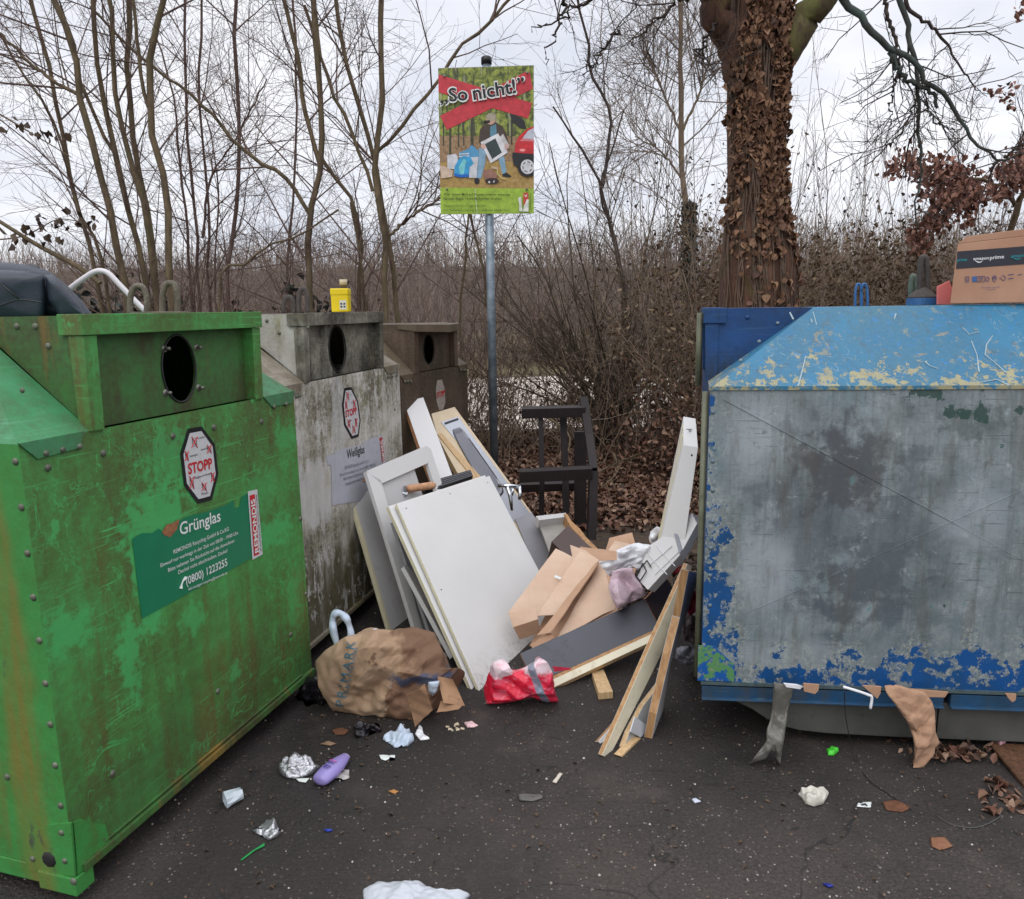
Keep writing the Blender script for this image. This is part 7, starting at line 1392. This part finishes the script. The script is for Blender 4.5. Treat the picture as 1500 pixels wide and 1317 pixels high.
lb_ = scrap('paper_label', [(1256, 1175), (1277, 1174.5), (1276, 1183), (1255, 1182)], WHITE, 'small white printed label on the right asphalt', 'label', .001)
m = MB(); m.tube([PZ(1262, 1179, .008), PZ(1267, 1177.5, .008), PZ(1270, 1180, .008)], .003, 4); m.build('print', BLK, lb_)
ground('sweet_wrapper', [(1210, 1099), (1217, 1096), (1228, 1101), (1222, 1107), (1213, 1107)], .014, simple('bright_green_foil', S(80, 210, 60), .3), 17, 'bright green sweet wrapper under the edge of the blue container', 'wrapper', .006)
scrap('paper_scrap', [(1013, 1172), (1020, 1170), (1027, 1175), (1018, 1177)], simple('bluish_paper', S(196, 200, 214), .5), 'tiny bluish white paper scrap right of centre', 'paper'); scrap('blue_scrap', [(1204, 1294), (1212, 1294), (1222, 1299), (1214, 1301)], simple('navy_plastic', S(36, 44, 130), .4), 'tiny navy plastic scrap at the lower right', 'plastic')
# cable
def wire(nm, pts, r, mt, lb):
    m = MB(); m.tube(smooth_path(pts, 6), r, 6); return tag(m.build(nm, mt, None, True), lb, 'cable')
wire('thin_cable', [P(1237, 1010, 2.5), P(1239, 1050, 2.5), PZ(1252, 1110, .01), PZ(1272, 1142, .004), PZ(1300, 1162, .004), PZ(1336, 1186, .004)], .0015, BLK, 'thin dark cable hanging from the blue container onto the asphalt')
wire('wire_loop', [PZ(1372, 1195, .004), PZ(1395, 1208, .004), PZ(1430, 1212, .004), PZ(1462, 1198, .004), PZ(1464, 1186, .004), PZ(1450, 1172, .004), PZ(1452, 1152, .004), PZ(1446, 1138, .004)], .0014, simple('grey_wire', S(84, 84, 82), .5), 'grey wire curled on the asphalt at the right')
# draped film, brown paper and scraps hanging out below the blue container
GF = film('greyish_bag_film', S(110, 108, 100), .4); 
db = pillow('draped_bag', [(1134, 998), (1162, 1004), (1161, 1018), (1154, 1040), (1151, 1070), (1145, 1100), (1143, 1120), (1138, 1112), (1135, 1098), (1128, 1102), (1122, 1112), (1108, 1116), (1096, 1122), (1104, 1112), (1114, 1104), (1121, 1098), (1124, 1070), (1130, 1040)], lambda q_: 2.48+.02*math.sin(q_[1]*.05), .05, GF, None, 71, .010, 180, 30, 7, 26, center=(1140, 1062)); tag(db, 'grey plastic bag draped from under the blue container to the ground', 'bag')
BP = simple('crumpled_brown_paper', S(178, 140, 112), .8, .12, 10, .5, dirt=(S(140, 100, 76), .7))
bp_ = pillow('brown_paper', [(1298, 1004), (1340, 1012), (1360, 1018), (1370, 1044), (1369, 1062), (1376, 1088), (1370, 1096), (1364, 1120), (1360, 1134), (1338, 1132), (1342, 1110), (1340, 1078), (1330, 1056), (1312, 1030)], lambda q_: 2.44, .06, BP, None, 72, .010, 200, 34, 7, 28, center=(1350, 1070), facets=10); tag(bp_, 'crumpled brown paper hanging from the blue container to the asphalt', 'paper')
def hang(nm, pts, mt, lb, Y=2.455):
    o = slab3(nm, [P(x, y, Y) for x, y in pts], np.array([0, 1., 0]), .006, mt, None); return tag(o, lb, 'paper', 'scraps hanging from the seam of the blue container')
hang('paper_scrap', [(1177, 1001), (1200, 1003), (1199, 1012), (1194, 1017), (1178, 1013)], BP, 'small brown paper scrap hanging just right of the draped grey bag'); hang('paper_scrap', [(1263, 1004), (1291, 1006), (1290, 1016), (1285, 1024), (1276, 1016)], BP, 'pointed brown paper scrap left of the long brown paper', 2.45)
hang('paper_scrap', [(1330, 1009), (1390, 1014), (1384, 1022), (1350, 1021)], BP, 'flat brown paper piece pressed into the seam above the long brown paper', 2.44); hang('paper_scrap', [(1473, 1016), (1489, 1017), (1488, 1026), (1483, 1029), (1477, 1023)], BP, 'small pale paper scrap at the seam near the right edge', 2.43)
hang('fluff', [(1148, 1001), (1168, 1003), (1177, 1006), (1172, 1010), (1152, 1007)], FILM, 'white torn fluff in the seam beside the draped grey bag', 2.47)
m = MB(); m.tube(smooth_path([P(1235, 1006, 2.44), P(1255, 1012, 2.43), P(1272, 1018, 2.43), P(1277, 1022, 2.43), P(1275, 1038, 2.43)], 5), .005, 8); o = m.build('white_strap', FILM, None, True); tag(o, 'bent white plastic strap sticking out under the blue container', 'strap')
# leaves and a rotten board by the container at the right
g = np.random.default_rng(99); cs_ = np.array([PZ(1400+g.normal()*28, 1103+g.normal()*5, .015+.02*g.random()) for _ in range(90)]+[PZ(1440+60*g.random(), 1140+50*g.random(), .008) for _ in range(40)]+[PZ(1300+70*g.random(), 1085+6*g.normal(), .01) for _ in range(14)]); N = g.normal(size=(len(cs_), 3))*.5; N[:, 2] = 1
tag(obj('leaf_pile', *leaves(cs_, .018+.028*g.random(len(cs_)), N, g, .65, .5), L_BROWN), 'little pile of brown and orange leaves under the blue container', 'leaves', kind='stuff')
rb = [PZ(1449, 1088, .03), PZ(1560, 1092, .03), PZ(1560, 1200, .012), PZ(1500, 1150, .012)]; m = MB(); m.hexa(rb, [p-(0, 0, .011) for p in rb]); o = m.build('rotten_board', wood('rotten_wood', S(66, 46, 34), S(116, 80, 54)), None, bevel=.002); tag(o, 'wet rotten board at the right edge below the blue container', 'board')
ground('pink_scrap', [(1452, 1092), (1460, 1087), (1470, 1090), (1474, 1098), (1464, 1101)], .05, simple('pink_paper', S(206, 160, 170), .6, .1, 30), 18, 'crumpled pink paper on the rotten board', 'paper', .008)
# gravel chips loose on the asphalt
g = np.random.default_rng(77); n = 3400; c_ = np.stack([-2.2+4.8*g.random(n), 1.5+2.7*g.random(n), np.full(n, .002)], 1); s_ = .0018+.0035*g.random(n)**2.2; q4 = g.normal(size=(n, 4, 3)); q4[..., 2] = np.abs(q4[..., 2]); q4 /= np.linalg.norm(q4, axis=2)[..., None]
an = np.arange(4)*math.pi/2; rg = np.stack([np.cos(an), np.sin(an)], 1)[None]*(.7+.6*g.random((n, 4, 1))); V = np.zeros((n, 8, 3)); V[:, :4, :2] = rg; V[:, 4:, :2] = rg*.6; V[:, 4:, 2] = .8; V = V*s_[:, None, None]+c_[:, None]
bq = np.array([[0,1,5,4],[1,2,6,5],[2,3,7,6],[3,0,4,7],[4,5,6,7]]); Fq = (np.arange(n)[:, None, None]*8+bq[None]).reshape(-1, 4)
t = NT('loose_chips', .8); t.col(t.ramp(t.island(), [(0, S(84, 76, 70)), (.4, S(116, 106, 96)), (.65, S(104, 82, 66)), (.85, S(140, 132, 122)), (1, S(196, 190, 180))])); tag(obj('loose_grit', V.reshape(-1, 3), Fq, t.m), 'pale loose grit scattered over the asphalt', 'grit', kind='stuff')
# specks of dirt and leaf crumbs on the asphalt
n = 1100; c_ = np.stack([-1.6+4.4*g.random(n), 1.9+2.6*g.random(n), np.full(n, .004)], 1); N = g.normal(size=(n, 3))*.25; N[:, 2] = 1; tag(obj('leaf_crumbs', *leaves(c_, .006+.016*g.random(n)**1.5, N, g, .6, .3), L_DARK), 'small dark leaf crumbs strewn on the asphalt', 'leaves', kind='stuff')
